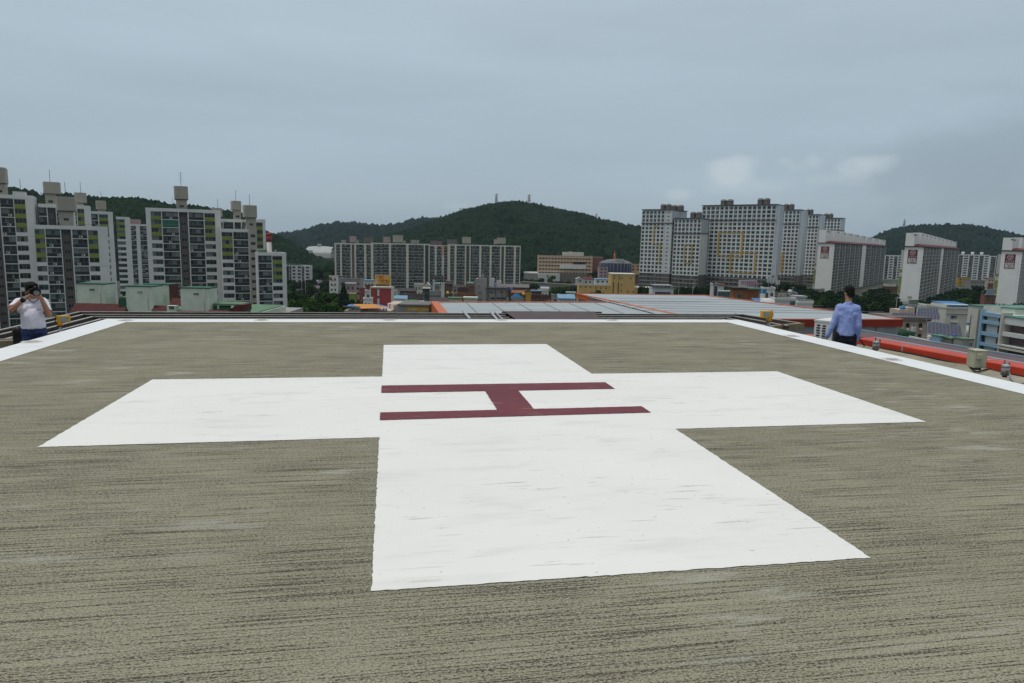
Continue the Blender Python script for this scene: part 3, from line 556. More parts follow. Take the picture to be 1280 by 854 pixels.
roof_box(fc, r, 558.8, 571, 299.2, 305.5, m='dark_cap', v=4); roof_box(fc, r, 577.7, 588.2, 296.2, 304.3, m='beige_wall'); roof_box(fc, r, 617.2, 622, 299.3, 305, m='beige_wall', v=4); roof_box(fc, r, 621, 632, 297.2, 304.6, m='beige_wall', v=1)
fc, r = apartment('small five-storey white apartment block at the park edge', [('N', 357, 361), ('B', 361.5, 364), ('W', 365.5, 369), ('P', 369.5, 371.5), ('W', 372, 376), ('B', 377, 380), ('P', 380.5, 382), ('W', 382.3, 385.5)], 331.5, 560, fh=2.75, rows=5, greens=0, wall='grey_white_wall', par=.8, ac=False)
b = MB(); b.box(0, fc.u(374), 1, 8, fc.H - .3, fc.H + .8, 'green_trim'); b.build('roof', r)
# ================================================================ towers on the right
G3 = 'high white towers with brown lowest storeys'
def tower(label, xl, xr, ytop, d, ncol, d2=None, blank=None, yband=None, ybase=344, cap=(), rows=None, fh=2.9, depth=16, side_win=False, fhpx=None, name='apartment_tower'):
    fc = Facade(xl, xr, ytop, d, d2 or d * (1 - (xr - xl) * .00068), base=-33); root = fc.root(name, label, 'apartment tower', G3); m = MB(); ce = Cells(root); H, L = fc.H, fc.L
    zb = fc.z(xl, ybase); zband = fc.z(xl, yband) if yband else None; bl = blank if blank else xr
    m.box(0, L, .12, depth, zb, H - 1.3, 'white_wall')
    if zband: m.box(-.02, L + .02, .1, depth + .02, zband, H - 1.3, 'tower_blue')
    m.box(-.02, L + .02, .1, depth + .02, 0, zb, 'tower_brown')
    U1 = fc.u(bl); cw = U1 / ncol; n = int((H - 1.6) / fh); n = rows or n
    for i in range(ncol + 1): m.box(max(0, i * cw - .40), min(L, i * cw + .40), 0, .12, zb, H - 1.3, 'white_wall')
    if blank: m.box(U1, L, 0, .12, zb, H - 1.3, 'grey_white_wall')
    for r in range(n):
        z1 = H - 1.5 - r * fh; z0 = z1 - fh
        if z0 < 3: break
        up = z0 > zb - 1
        m.box(0, U1, .03, .12, z0, z0 + .78, ('tower_blue' if zband and z0 > zband - .5 else 'white_wall') if up else 'tower_brown')
        if not up: m.box(-.05, L + .05, -.12, .12, z0 - .15, z0 + .15, 'tower_line')
        for i in range(ncol):
            w = cw - .8
            if (i * 5 + 2) % 4 == 0: w2 = w
            else: w2 = w * .86
            ce.add('window', 'N', i * cw + .40 + (w - w2) / 2, z0 + .78, w2, fh - .95, .02, frame='frame_grey')
        if blank and up and r % 1 == 0: ce.add('slit_window', 'N', (U1 + L) / 2 - .8, z0 + 1.4, 1.6, .7, -.1, frame='frame_grey', fixed=0)
        if side_win and up:
            for k in range(5): ce.add('side_window', 'N', L + .06, z0 + .9, 1.9, fh - 1.2, 1.4 + k * (depth - 2) / 5, rz=math.pi / 2)
    if zband:
        t = MB(); t.box(-.35, L + .35, -.35, .1, zband - .35, zband + .35, 'tower_band'); t.box(L + .02, L + .35, .1, depth, zband - .35, zband + .35, 'tower_band'); t.build('dark_band', root)
    t = MB(); t.box(-.5, L + .5, -.5, depth + .4, H - .55, H - .15, 'dark_cap')
    for i in range(int(L / 4) + 1): q = min(L - .4, i * 4); t.box(q, q + .35, -.2, .1, H - 1.3, H - .55, 'white_wall'); t.box(q, q + .35, depth - .4, depth, H - 1.3, H - .55, 'white_wall')
    t.box(.5, L - .5, 1, depth - 1, H - 1.3, H - .56, 'tower_blue'); t.build('crown_beam', root)
    for (a, b_, yt, yb) in cap:
        t = MB(); vc = 0
        if fc.u(b_, v=4) > L + 2: vc = 9
        u0, u1 = fc.u(a, v=4 + vc), fc.u(b_, v=4 + vc); z1 = fc.z(a, yt, 4 + vc); mid = (u0 + u1) / 2
        for c0, c1 in ((u0, mid - .4), (mid + .4, u1)):
            t.prism([(c0 + .8, 4), (c1 - .8, 4), (c1, 5), (c1, 8), (c1 - .8, 9), (c0 + .8, 9), (c0, 8), (c0, 5)], H - .3, z1 - .9, 'dark_cap'); t.prism([(c0 + .8, 3.8), (c1 - .8, 3.8), (c1 + .2, 5), (c1 + .2, 8), (c1 - .8, 9.2), (c0 + .8, 9.2), (c0 - .2, 8), (c0 - .2, 5)], z1 - .9, z1 - .5, 'cream_wall')
            t.prism([(c0 + 1.2, 4.4), (c1 - 1.2, 4.4), (c1 - .6, 5.2), (c1 - .6, 8), (c0 + .6, 8), (c0 + .6, 5.2)], z1 - .5, z1, 'dark_cap')
        q_ = t.build('roof_turret', root); q_.location = (0, vc, 0)
    m.build('wall', root); ce.done(); return fc, root
def lines(fc, root, segs, name='gold_outline'):
    t = MB()
    for (x0, y0, x1, y1, w) in segs:
        if x0 == x1 or abs(x1 - x0) < abs(y1 - y0): u0 = fc.u(x0, y0, -.2); u1 = fc.u(x1, y1, -.2); t.box(u0 - w / 2, u0 + w / 2, -.2, -.03, fc.z(x1, y1, -.2), fc.z(x0, y0, -.2), 'gold_frame')
        else: za = fc.z(x0, y0, -.2); t.box(fc.u(x0, y0, -.2), fc.u(x1, y1, -.2), -.19, -.03, za - .3, za + .3, 'gold_frame')
    t.build(name, root)
fc, r = tower('leftmost tower, with a blank strip of tiny windows and a broken gold line', 802.8, 840.8, 261.5, 520, 6, blank=831.5, yband=279, ybase=341, cap=((825, 837, 255.2, 261), (838.5, 852.5, 256.5, 261)), side_win=True, depth=30)
lines(fc, r, [(817.8, 283, 817.8, 305.5, .9), (825.2, 305.5, 825.2, 328, .9), (817.8, 305.3, 825.4, 305.3, .5), (818, 283, 822, 283, .5), (821.5, 328, 825.6, 328, .5)])
fc, r = tower('shorter tower with a narrow gold rectangle, second from the left', 843.2, 876.8, 272.3, 508, 7, yband=291.5, ybase=342.7, cap=((862, 875, 265, 270.5),))
lines(fc, r, [(856.2, 305.5, 856.2, 329, .8), (865.3, 305.5, 865.3, 329, .8), (856.2, 305.5, 865.3, 305.5, .5), (856.2, 329, 865.3, 329, .5)]); b = MB(); b.box(fc.u(872.5), fc.u(875.5), -.12, -.02, fc.z(873, 281), fc.z(873, 279), 'gold_frame'); b.build('gold_panel', r)
fc, r = tower('widest and tallest tower, with two overlapping gold rectangles', 878, 971, 256.3, 514, 16, yband=275.5, ybase=344.7, cap=((900, 914.5, 249.5, 256), (946, 960.5, 248, 254.5)))
lines(fc, r, [(899, 290.5, 898, 320, 1.3), (928.5, 290.5, 927.3, 320, 1.3), (899, 290.5, 929, 290.5, .5), (898, 320, 927.5, 320, .5), (914, 315.5, 913, 340.5, 1.3), (944.7, 315.5, 943.3, 340.5, 1.3), (914, 315.5, 945, 315.5, .5), (913, 340.5, 943.5, 340.5, .5)])
b = MB(); b.box(fc.L + .0, fc.L + 2.6, .3, 9, fc.z(971, 344.7), fc.H - 1.3, 'tower_blue'); b.box(fc.L, fc.L + 2.6, .3, 9, 0, fc.z(971, 344.7), 'tower_brown'); b.build('end_wing', r)
fc, r = tower('tower directly right of the widest one, a single gold bar at its left edge', 976.8, 1000.5, 261.8, 545, 5, yband=280, ybase=344.5, cap=((978.5, 991, 255, 261.5),))
lines(fc, r, [(978.3, 317, 977.6, 340, 1.6)], 'gold_bar'); b = MB(); b.box(fc.L, fc.L + 3.2, .6, 10, fc.z(1000, 344.5), fc.H - 1.3, 'tower_blue'); b.box(fc.L, fc.L + 3.2, .6, 10, 0, fc.z(1000, 344.5), 'tower_brown'); b.build('end_wing', r)
fc, r = tower('second tower from the right of the high group', 1007.3, 1024, 267.6, 585, 4, yband=284, ybase=344, cap=((1007.5, 1015, 261.5, 267.5),))
b = MB(); b.box(fc.L, fc.L + 2.6, .6, 10, 0, fc.H - 1.3, 'tower_blue'); b.build('end_wing', r)
fc, r = tower('rearmost and lowest tower of the high group, beside slab 103', 1030.5, 1051, 272.2, 625, 5, yband=288, ybase=343, cap=((1029, 1040, 267, 272),))
# ================================================================ slabs with maroon signs
G4 = 'white apartment slabs with maroon roof edges'
def digits(b, txt, x0, z0, h, axis, const, m, mirror=False):
    """seven segment style numerals as thin bars; axis 'v' runs along the end wall"""
    SEG = {'0': 'abcdef', '1': 'bc', '2': 'abged', '3': 'abgcd'}
    w = h * .5; t = h * .14
    for ch in txt:
        for s in SEG[ch]:
            r_ = {'a': (0, w, h - t, h), 'd': (0, w, 0, t), 'g': (0, w, h / 2 - t / 2, h / 2 + t / 2), 'b': (w - t, w, h / 2, h), 'c': (w - t, w, 0, h / 2), 'e': (0, t, 0, h / 2), 'f': (0, t, h / 2, h)}[s]
            a0, a1 = x0 - r_[0], x0 - r_[1]
            b.box(const - .05, const, a0, a1, z0 + r_[2], z0 + r_[3], m)
        x0 -= w * 1.5
def slab(label, xn, dn, xf, df, ytop, xleft, num, ysign, yfoot, strip, boxes, rows=15, seg=(11, 8), ynb=None):
    fc = Facade(xn, xf, ytop, dn, df, base=-31); root = fc.root('apartment_slab', label, 'apartment block', G4); m = MB(); ce = Cells(root); H, L = fc.H, fc.L
    # depth of the end wall: until its far corner falls on pixel xleft
    dep = 4
    def pjx(v):
        X = np.array(fc.A + fc.Vv * v) - CAM; return 640 + FPX * (X @ CR) / (X @ CF)
    while pjx(dep) > xleft and dep < 40: dep += .1
    m.box(.02, L - .02, 1.2, dep, 0, H - .6, 'slab_white'); m.box(.0, .25, 0, 1.2, 0, H - .6, 'slab_white')
    fh = (H - 1.5) / (rows + .5)
    us = fc.u(strip[0]), fc.u(strip[1]); m.box(us[0], us[1], -.05, 1.2, 0, H - .6, 'slab_white')
    zones = [(.25, us[0], seg[0]), (us[1], L, seg[1])]
    for a, b_, n in zones:
        w = (b_ - a) / n
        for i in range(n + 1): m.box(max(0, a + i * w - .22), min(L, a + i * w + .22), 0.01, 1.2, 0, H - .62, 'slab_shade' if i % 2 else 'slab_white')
        for r in range(rows):
            z0 = H - 1.1 - (r + 1) * fh
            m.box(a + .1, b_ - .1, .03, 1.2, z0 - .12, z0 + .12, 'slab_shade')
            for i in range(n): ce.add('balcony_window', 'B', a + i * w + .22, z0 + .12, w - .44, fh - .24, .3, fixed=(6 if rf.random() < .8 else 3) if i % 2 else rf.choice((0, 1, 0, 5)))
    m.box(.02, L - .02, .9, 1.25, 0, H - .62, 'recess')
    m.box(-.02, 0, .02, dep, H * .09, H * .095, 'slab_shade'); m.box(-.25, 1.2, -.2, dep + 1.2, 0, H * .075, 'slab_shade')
    m.build('wall', root)
    c = MB(); c.box(-.5, L + .5, -.6, dep + .5, H - .6, H - .1, 'maroon_tile'); c.face([(.4, -.1, H - .1), (L, -.1, H - .1), (L, 3.5, H + 1.3), (2.5, 3.5, H + 1.3)], 'maroon_tile'); c.face([(.4, -.1, H - .1), (2.5, 3.5, H + 1.3), (.4, dep * .75, H - .1)], 'maroon_tile'); c.face([(2.5, 3.5, H + 1.3), (L, 3.5, H + 1.3), (L, dep * .7, H - .1), (.4, dep * .75, H - .1)], 'maroon_tile'); c.build('roof', root)
    # lower side wing with green and white panels on the far side of the end wall
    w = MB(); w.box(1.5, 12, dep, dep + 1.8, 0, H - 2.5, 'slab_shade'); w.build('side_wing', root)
    for (z0, z1, mm) in ((.56, .60, 'yellow_green'), (.49, .54, 'sign_white'), (.36, .48, 'yellow_green'), (.21, .34, 'yellow_green')):
        g = MB(); g.box(1.3, 1.5, dep + .1, dep + 1.7, H * z0, H * z1, mm); g.build('green_panel' if mm == 'yellow_green' else 'white_panel', root)
    # tower rooms stepping back along the roof
    for (a, b_, yt, yb) in boxes:
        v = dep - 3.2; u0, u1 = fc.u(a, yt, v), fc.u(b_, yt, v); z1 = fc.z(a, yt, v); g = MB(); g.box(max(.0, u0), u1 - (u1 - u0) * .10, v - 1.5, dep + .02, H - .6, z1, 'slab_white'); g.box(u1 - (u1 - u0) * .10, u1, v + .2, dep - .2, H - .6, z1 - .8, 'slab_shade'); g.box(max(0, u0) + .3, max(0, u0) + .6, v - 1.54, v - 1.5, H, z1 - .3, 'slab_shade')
        g.box(u0 + (u1 - u0) * .45, u0 + (u1 - u0) * .7, v - 1.55, v - 1.5, z1 - 1.5, z1 - .9, 'ink'); g.build('roof_room', root)
    # signs on the end wall (plane u = 0), reading left to right from the camera = decreasing v
    s = MB(); cz = lambda y: fc.z(xn, y)
    vs0, vs1 = dep * .80, dep * .30; zt, zm = cz(ysign[0]), cz(ysign[1]); zb2 = cz(ysign[2]); s.box(-.12, -.02, vs1, vs0, zm, zt, 'maroon_sign'); sg = s.build('maroon_sign', root)
    t = MB(); cc = ((vs0 + vs1) / 2, (zt + zm) / 2 + .5); R_ = (zt - zm) * .32; n = 28
    for k in range(n):
        for (ra, rb) in ((R_, R_ * .82), (R_ * .55, R_ * .25)):
            if ra < R_ and (k // 3) % 3 == 2: continue
            a0, a1 = 2 * math.pi * k / n, 2 * math.pi * (k + 1) / n
            t.face([(-.14, cc[0] - ra * math.cos(a0), cc[1] + ra * math.sin(a0)), (-.14, cc[0] - rb * math.cos(a0), cc[1] + rb * math.sin(a0)), (-.14, cc[0] - rb * math.cos(a1), cc[1] + rb * math.sin(a1)), (-.14, cc[0] - ra * math.cos(a1), cc[1] + ra * math.sin(a1))], 'sign_white')
    t.build('round_emblem', sg)
    t = MB(); w5 = (vs0 - vs1) / 5.5
    for k in range(4):   # four syllable blocks under the emblem
        v0 = vs0 - .6 - k * w5 * 1.2; zz = zm + .25; hh = (zt - zm) * .15
        t.box(-.14, -.12, v0, v0 - w5 * .8, zz, zz + hh * .25, 'sign_white'); t.box(-.14, -.12, v0, v0 - w5 * .8, zz + hh * .75, zz + hh, 'sign_white'); t.box(-.14, -.12, v0 - w5 * (.2 + .3 * (k % 2)), v0 - w5 * (.4 + .3 * (k % 2)), zz + hh * .25, zz + hh * .75, 'sign_white')
    t.build('white_lettering', sg)
    s = MB(); s.box(-.1, -.02, vs1, vs0, zb2, zm - .01, 'maroon_sign'); s.box(-.12, -.1, vs1 + .35, vs0 - .35, zb2 + .35, zm - .35, 'sign_white'); wb = s.build('white_sign', root)
    t = MB(); hz = (zm - zb2); digits(t, num, (vs0 + vs1) / 2 + hz * .3, zb2 + hz * .17, hz * .32, 'v', -.12, 'ink')
    for k in range(3): v0 = vs0 - 1.1 - k * w5 * 1.5; t.box(-.17, -.12, v0, v0 - w5, zb2 + hz * .62, zb2 + hz * .68, 'ink'); t.box(-.17, -.12, v0 - w5 * .4, v0 - w5 * .55, zb2 + hz * .62, zb2 + hz * .85, 'ink')
    t.build('block_number', wb)
    t = MB(); digits(t, num, dep * .62, cz(yfoot) - .2, 1.25, 'v', -.02, 'ink'); t.build('block_number', root)
    ce.done(); return fc, root
slab('white slab numbered 102, middle one of the three with maroon signs', 1155, 407, 1200, 580, 307.7, 1131.3, '102', (312.6, 322.3, 329.5), 371, (1177.3, 1180.3), [(1129.5, 1148.3, 289.5, 306)] + [(1148.6 + i * 5.1, 1153.4 + i * 5.1, 291 + i * 1.35, 306) for i in range(9)], rows=15)
slab('white slab numbered 103, leftmost of the three with maroon signs', 1043.5, 485, 1108, 700, 303.4, 1023, '103', (308.5, 316.5, 323.2), 361.5, (1078.7, 1083.5), [(1023.5, 1040.5, 286.5, 303)] + [(1041 + i * 8.2, 1048.7 + i * 8.2, 288.3 + i * 1.6, 303) for i in range(8)], rows=15)
slab('white slab numbered 101 at the right edge of the photo', 1278.5, 392, 1305, 520, 313, 1252.5, '101', (318.2, 328, 335.7), 379, (1290, 1293), [(1247.5, 1273, 294.5, 312)] + [(1275 + i * 5.3, 1279.8 + i * 5.3, 297 + i * 1.3, 312) for i in range(4)], rows=15)
# ================================================================ pylons, mast
def pylon(px, ytop, d, hgt, label):
    top = P(px, ytop, d); o = thing('power_pylon', label, 'pylon', (top.x, top.y, top.z - hgt), .4, 'power pylons on the hill crests')
    b = MB(); w = hgt * .09; r = max(.2, d * .00036)
    L = []
    for sx in (-1, 1):
        for sy in (-1, 1): b.tube((sx * w, sy * w, 0), (sx * w * .18, sy * w * .18, hgt), r, 'steel', n=4)
    for k in range(8):
        z0, z1 = hgt * k / 8, hgt * (k + 1) / 8; a0, a1 = w * (1 - .82 * k / 8), w * (1 - .82 * (k + 1) / 8)
        for s in (-1, 1): b.tube((-a0, s * a0, z0), (a1, s * a1, z1), r * .7, 'steel', n=4); b.tube((a0, s * a0, z0), (-a1, s * a1, z1), r * .7, 'steel', n=4)
    b.build('lattice_tower', o)
    for k in range(3): c = MB(); z = hgt * (.68 + .13 * k); c.tube((-w * 1.5, 0, z), (w * 1.5, 0, z), r, 'steel', n=4); c.tube((-w * 1.5, 0, z), (0, 0, z + hgt * .04), r * .7, 'steel', n=4); c.tube((w * 1.5, 0, z), (0, 0, z + hgt * .04), r * .7, 'steel', n=4); c.build('cross_arm', o)
pylon(620.5, 242, 1320, 30, 'power pylon standing on the hill crest left of the summit'); pylon(661.5, 243, 1290, 36, 'power pylon just right of the hill summit, larger of the two summit pylons')
pylon(745.5, 267, 1330, 24, 'small power pylon low on the right shoulder of the wooded hill'); pylon(1131, 274, 1530, 30, 'power pylon on the distant hill at the right'); pylon(575.5, 260, 1750, 26, 'distant pylon above the left shoulder of the main hill')
pylon(402.5, 324, 860, 22, 'power pylon at the foot of the slope beside the viaduct')
def poles(label, px, ytop, d, h=10):
    t = P(px, ytop, d); g = MB(); g.tube((0, 0, 0), (0, 0, t.z - gz(t.x, t.y)), .10, 'grey_wall', .07, n=6); g.tube((-.9, 0, t.z - gz(t.x, t.y) - .5), (.9, 0, t.z - gz(t.x, t.y) - .5), .06, 'steel', n=4); o = g.build('utility_pole'); o.location = (t.x, t.y, gz(t.x, t.y)); tag(o, label, 'pole', 'utility poles')
poles('utility pole left of the street, first from the estate', 377, 342, 330); poles('utility pole left of the street, second from the estate', 381.5, 345, 300)
poles('tall lamp pole before the widest tower base', 866.5, 353, 330); poles('tall lamp pole standing between the shorter tower and the yellow building', 849, 352, 330); poles('thin white pole at the street side of the middle slab', 1121.5, 371, 230)
poles('thin pole in front of the trees right of the white sign building', 991.5, 358, 260)
# ================================================================ low town
def house(label, xl, xr, ytop, d, wall, roof='dark_roof', kind='flat', floors=2, nwin=3, depth=9, name='house', d2=None, cat='house', over=.3, rise=1.5, win='N', group=None, ww=.42, base=None):
    fc = Facade(xl, xr, ytop, d, d2, base); o = fc.root(name, label, cat, group); L, H = fc.L, fc.H; hb = H - (rise if kind in ('gable', 'hip', 'shed') else 0)
    b = MB(); b.box(0, L, 0, depth, 0, hb, wall)
    if kind == 'flat':
        b.box(-.05, L + .05, -.08, .18, hb - .15, hb + .02, wall)
    b.build('wall', o); c = MB()
    if kind == 'flat':
        c.box(.2, L - .2, .18, depth - .2, hb, hb + .06, roof)
        c2 = MB(); c2.box(-.1, L + .1, -.12, .15, hb + .021, hb + .45, wall if rf.random() < .6 else roof); c2.box(-.1, .15, .15, depth, hb + .021, hb + .45, wall); c2.box(L - .15, L + .1, .15, depth, hb + .021, hb + .45, wall); c2.build('parapet', o)
    elif kind == 'slabtop': c.box(-over, L + over, -over, depth + over, hb + .003, hb + .35, roof)
    elif kind == 'gable':
        c.face([(-over, -over, hb), (L + over, -over, hb), (L + over, depth / 2, H), (-over, depth / 2, H)], roof); c.face([(L + over, depth + over, hb), (-over, depth + over, hb), (-over, depth / 2, H), (L + over, depth / 2, H)], roof)
        c.face([(0, 0, hb), (0, depth / 2, H - .2), (0, depth, hb)], wall); c.face([(L, 0, hb), (L, depth, hb), (L, depth / 2, H - .2)], wall)
    elif kind == 'gablefront':
        c.face([(-over, -over, hb - .2), (L / 2, -over, H + 1.2), (L / 2, depth + over, H + 1.2), (-over, depth + over, hb - .2)], roof); c.face([(L + over, -over, hb - .2), (L + over, depth + over, hb - .2), (L / 2, depth + over, H + 1.2), (L / 2, -over, H + 1.2)], roof); c.face([(0, 0, hb), (L, 0, hb), (L / 2, 0, H + 1.1)], wall)
    elif kind == 'shed':
        c.face([(-over, -over, hb), (L + over, -over, hb), (L + over, depth + over, H), (-over, depth + over, H)], roof); c.face([(0, 0, hb - .3), (0, depth, hb - .3), (0, depth, H)], wall); c.face([(L, 0, hb - .3), (L, depth, H), (L, depth, hb - .3)], wall); c.box(-over, L + over, -over - .1, -over, hb - .4, hb, roof)
    if c.f: c.build('roof', o)
    for r in range(floors):
        z = hb - 1.0 - 1.5 - r * 3.0
        if z < .5: break
        w = L / (nwin + .6) * ww * 1.3
        for i in range(nwin): link('window', cell_mesh('N', max(.6, w), 1.4, rf.randrange(6), 'frame_grey'), o, (L * (i + .65) / (nwin + .3) - w / 2, -.12, z))
    return fc, o
def tank(px, ybot, d, wpx, m, label, h=1.1, v=0):
    p = P(px, ybot, d); w = wpx * d / FPX / 2; b = MB(); b.tube((0, 0, 0), (0, 0, w * h * 1.5), w, m, n=14); b.tube((0, 0, w * h * 1.5), (0, 0, w * h * 2), w, m, w * .4, n=14)
    o = b.build('water_tank'); o.location = p; tag(o, label, 'water tank'); return o
# arena on the far slope
fc = Facade(380, 412, 312.2, 1350, base=P(380, 322, 1350).z); o = fc.root('sports_arena', 'low white-roofed arena half hidden behind the wooded slope', 'arena')
b = MB(); b.box(0, fc.L, 4, 30, 0, fc.H, 'white_wall'); b.build('wall', o)
b = MB(); n = 12
for k in range(n):
    a0, a1 = k / n, (k + 1) / n; f_ = lambda a: fc.H + 5 + 2.5 * math.sin(math.pi * (a * .8 + .1))
    b.face([(fc.L * a0, 2, fc.H - 1.5), (fc.L * a1, 2, fc.H - 1.5), (fc.L * a1, 30, f_(a1)), (fc.L * a0, 30, f_(a0))], 'pale_roof')
b.box(fc.L * .38, fc.L * .5, 25, 35, fc.H + 6, fc.H + 12, 'pale_roof'); b.build('roof', o)
fc = Facade(390, 413.5, 312.8, 1290, base=P(390, 322, 1290).z); o = fc.root('greenhouse_hall', 'white barrel-roofed hall in front of the arena on the slope', 'hall')
b = MB(); b.box(0, fc.L, 0, 24, 0, fc.H * .45, 'sign_white'); b.build('wall', o); b = MB(); pr = [(24 * (1 - math.cos(math.pi * k / 10)) / 2, fc.H * .45 + fc.H * .55 * math.sin(math.pi * k / 10)) for k in range(11)]
for (v0, z0), (v1, z1) in zip(pr[:-1], pr[1:]): b.face([(0, v0, z0), (fc.L, v0, z0), (fc.L, v1, z1), (0, v1, z1)], 'pale_roof', True)
b.face([(0, p[0], p[1]) for p in pr][::-1], 'pale_roof'); b.face([(fc.L, p[0], p[1]) for p in pr], 'pale_roof'); b.build('roof', o)
# viaduct
a_, b_ = P(352, 333, 760), P(424, 334, 760); o = thing('viaduct', 'grey viaduct with green sound barrier crossing behind the street', 'bridge', (a_.x, a_.y, a_.z), math.atan2(b_.y - a_.y, b_.x - a_.x)); Lb = (b_ - a_).length
b = MB(); b.box(0, Lb, 0, 10, -2.6, -.0, 'grey_wall'); b.build('deck', o); b = MB(); b.box(0, Lb, -.4, 0, -4.2, -2.4, 'green_trim'); b.build('green_barrier', o)
for k in range(4): b = MB(); b.box(-1, 1, 3, 7, -16, -2.6, 'grey_wall'); q = b.build('pier', o); q.location = (Lb * (k + .5) / 4, 0, 0)
# street with cars
def gp(px, py):
    z = -36.
    for _ in range(12): w = W(px, py, z); z = gz(w.x, w.y)
    return W(px, py, z)
b = MB(); st = [(392.5, 366, 408, 366), (394, 360, 404.5, 360), (396, 354, 403.5, 354), (398.5, 348, 404, 348), (401, 342, 404.5, 342), (403, 338, 405, 338)]
pts = []
for (x0, y0, x1, y1) in st: p, q = gp(x0, y0), gp(x1, y1); pts.append((p, q))
for (p, q), (p2, q2) in zip(pts[:-1], pts[1:]): b.face([(p.x, p.y, p.z + .35), (q.x, q.y, q.z + .35), (q2.x, q2.y, q2.z + .35), (p2.x, p2.y, p2.z + .35)], 'asphalt')
tag(b.build('street'), kind='structure')
def car(px, py, m, label, rz, z=None, hscale=1, van=False):
    p = gp(px, py) if z is None else W(px, py, z); o = thing('parked_car', label, 'car', (p.x, p.y, p.z + (.36 if z is None else 0)), rz, 'cars in the street and on the parking ground')
    b = MB(); pr = [(-2.2, .35), (2.2, .35), (2.2, .85), (1.2, .95), (.6, 1.45), (-1.3, 1.45), (-2.0, .95), (-2.2, .85)] if not van else [(-2.5, .4), (2.5, .4), (2.5, 1.2), (2.1, 2.0), (-2.5, 2.0)]
    for s in (-.85, .85): b.face([(x, s, z_) for x, z_ in (pr if s < 0 else pr[::-1])], m)
    for (x0, z0), (x1, z1) in zip(pr, pr[1:] + pr[:1]): b.face([(x1, -.85, z1), (x1, .85, z1), (x0, .85, z0), (x0, -.85, z0)][::-1], m)
    b.build('body', o)
    b = MB(); zz = 1.0 if not van else 1.3
    for s in (-1, 1): b.face([(-1.6, s * .86, zz), (.9, s * .86, zz), (.55, s * .86, zz + .38), (-1.2, s * .86, zz + .38)][::(1 if s < 0 else -1)], 'glass_dark')
    b.build('side_window', o)
    for x in (-1.4, 1.4):
        for s in (-1, 1): b = MB(); b.tube((x, s * .65, .33), (x, s * .87, .33), .33, 'tyre', n=10); b.build('wheel', o)
    return o
for i, (x, y, m, l) in enumerate([(397, 352.5, 'car_white', 'white car nearest the viewer in the street'), (399.5, 348, 'car_white', 'second white car up the street'), (401.5, 351, 'car_dark', 'dark car in the right lane of the street'), (402.7, 345, 'car_white', 'white car farther up the right lane of the street'), (396, 357, 'car_dark', 'dark car in the street just behind the red truck')]): car(x, y, m, l, 1.3 + .02 * i)
rc = car(392, 361.5, 'car_red', 'red-topped small truck at the street corner among the trees', 1.2, van=True)
car(1035.5, 385, 'car_white', 'white car on the grey parking ground left of the walking man', .3); car(1033, 391.5, 'car_blue', 'blue car low behind the metal roof edge', .3); car(1100, 391.5, 'car_dark', 'dark car on the grey parking ground right of the walking man', .2)
# school and its neighbours under the hill
fc, o = house('long orange school building of five storeys below the wooded hill', 673, 741, 319.5, 690, 'orange_wall', 'roof_grey', floors=0, name='school_building', cat='school', depth=20, base=P(673, 342, 690).z - 3)
b = MB(); b.box(fc.L, fc.L + .3, 0, 26, 2, fc.H, 'brick_side'); b.box(fc.L + .3, fc.L + 11, 1, 20, 0, fc.H - .5, 'brick_side'); b.build('brick_end', o)
ce = Cells(o)
for r in range(5):
    for i in range(17): ce.add('window', 'N', 1 + i * (fc.L - 2) / 17, fc.H - 3.4 - r * 3.6, 2.0, 1.5, -.12, frame='frame_grey')
ce.done()
b = MB(); b.box(fc.u(704), fc.u(730), 3, 12, fc.H, fc.z(704, 315.3), 'cream_wall'); b.box(fc.u(711), fc.u(716), 2.5, 3, fc.H, fc.z(704, 314.5), 'cream_wall'); b.build('roof_room', o)
b = MB(); b.box(fc.u(700), fc.u(733), -1.2, -.2, fc.z(700, 335.8), fc.z(700, 331), 'white_wall'); b.box(fc.u(716), fc.u(732), -1.25, -1.2, fc.z(700, 329.8), fc.z(700, 327), 'ink'); b.build('entrance_canopy', o)
for k in range(6): b = MB(); b.box(-.03, fc.L, -.1, -.02, 0, .5, 'grey_white_wall'); q = b.build('floor_band', o); q.location = (0, 0, fc.H - 1.5 - k * 3.6)
b = MB(); b.box(fc.u(673), fc.u(700), -6, -2, -6, fc.z(673, 341.5), 'grey_white_wall'); b.box(fc.u(700), fc.u(737), -4, -2, -6, fc.z(673, 341.5), 'stone'); b.build('podium', o)
for i, x in enumerate((684, 690, 731, 735)): link('window', cell_mesh('N', 1.6, 2, 0), o, (fc.u(x), -6.15, fc.z(673, 346)))
fc, o = house('round navy hall with scaffolding netting and grey dome roof', 752, 793, 329, 640, 'navy', 'roof_grey', kind='none', floors=0, name='round_hall', cat='hall', base=P(752, 350, 640).z - 3)
for ob in [c for c in bpy.data.objects if c.parent == o]: bpy.data.objects.remove(ob)
b = MB(); R_ = fc.L / 2; n = 28
ring = [(R_ + R_ * math.cos(2 * math.pi * k / n), R_ + R_ * .8 * math.sin(2 * math.pi * k / n)) for k in range(n)]; b.prism(ring, 0, fc.H, 'navy')
for k in range(n): x, y = ring[k]; b.tube((x * 1.006, y - .1, 0), (x * 1.006, y - .1, fc.H + .4), .12, 'steel', n=4)
b.build('wall', o); b = MB(); prev = ring
for s_, z_ in ((.85, 1.6), (.6, 2.8), (.3, 3.6), (.02, 3.9)):
    cur = [(R_ + (x - R_) * s_ / 1, R_ + (y - R_) * s_) for x, y in ring]; 
    for k in range(n): j = (k + 1) % n; zp = pz if prev is not ring else fc.H; b.face([(*prev[k], zp), (*prev[j], zp), (*cur[j], fc.H + z_), (*cur[k], fc.H + z_)], 'roof_grey')
    prev = cur; pz = fc.H + z_
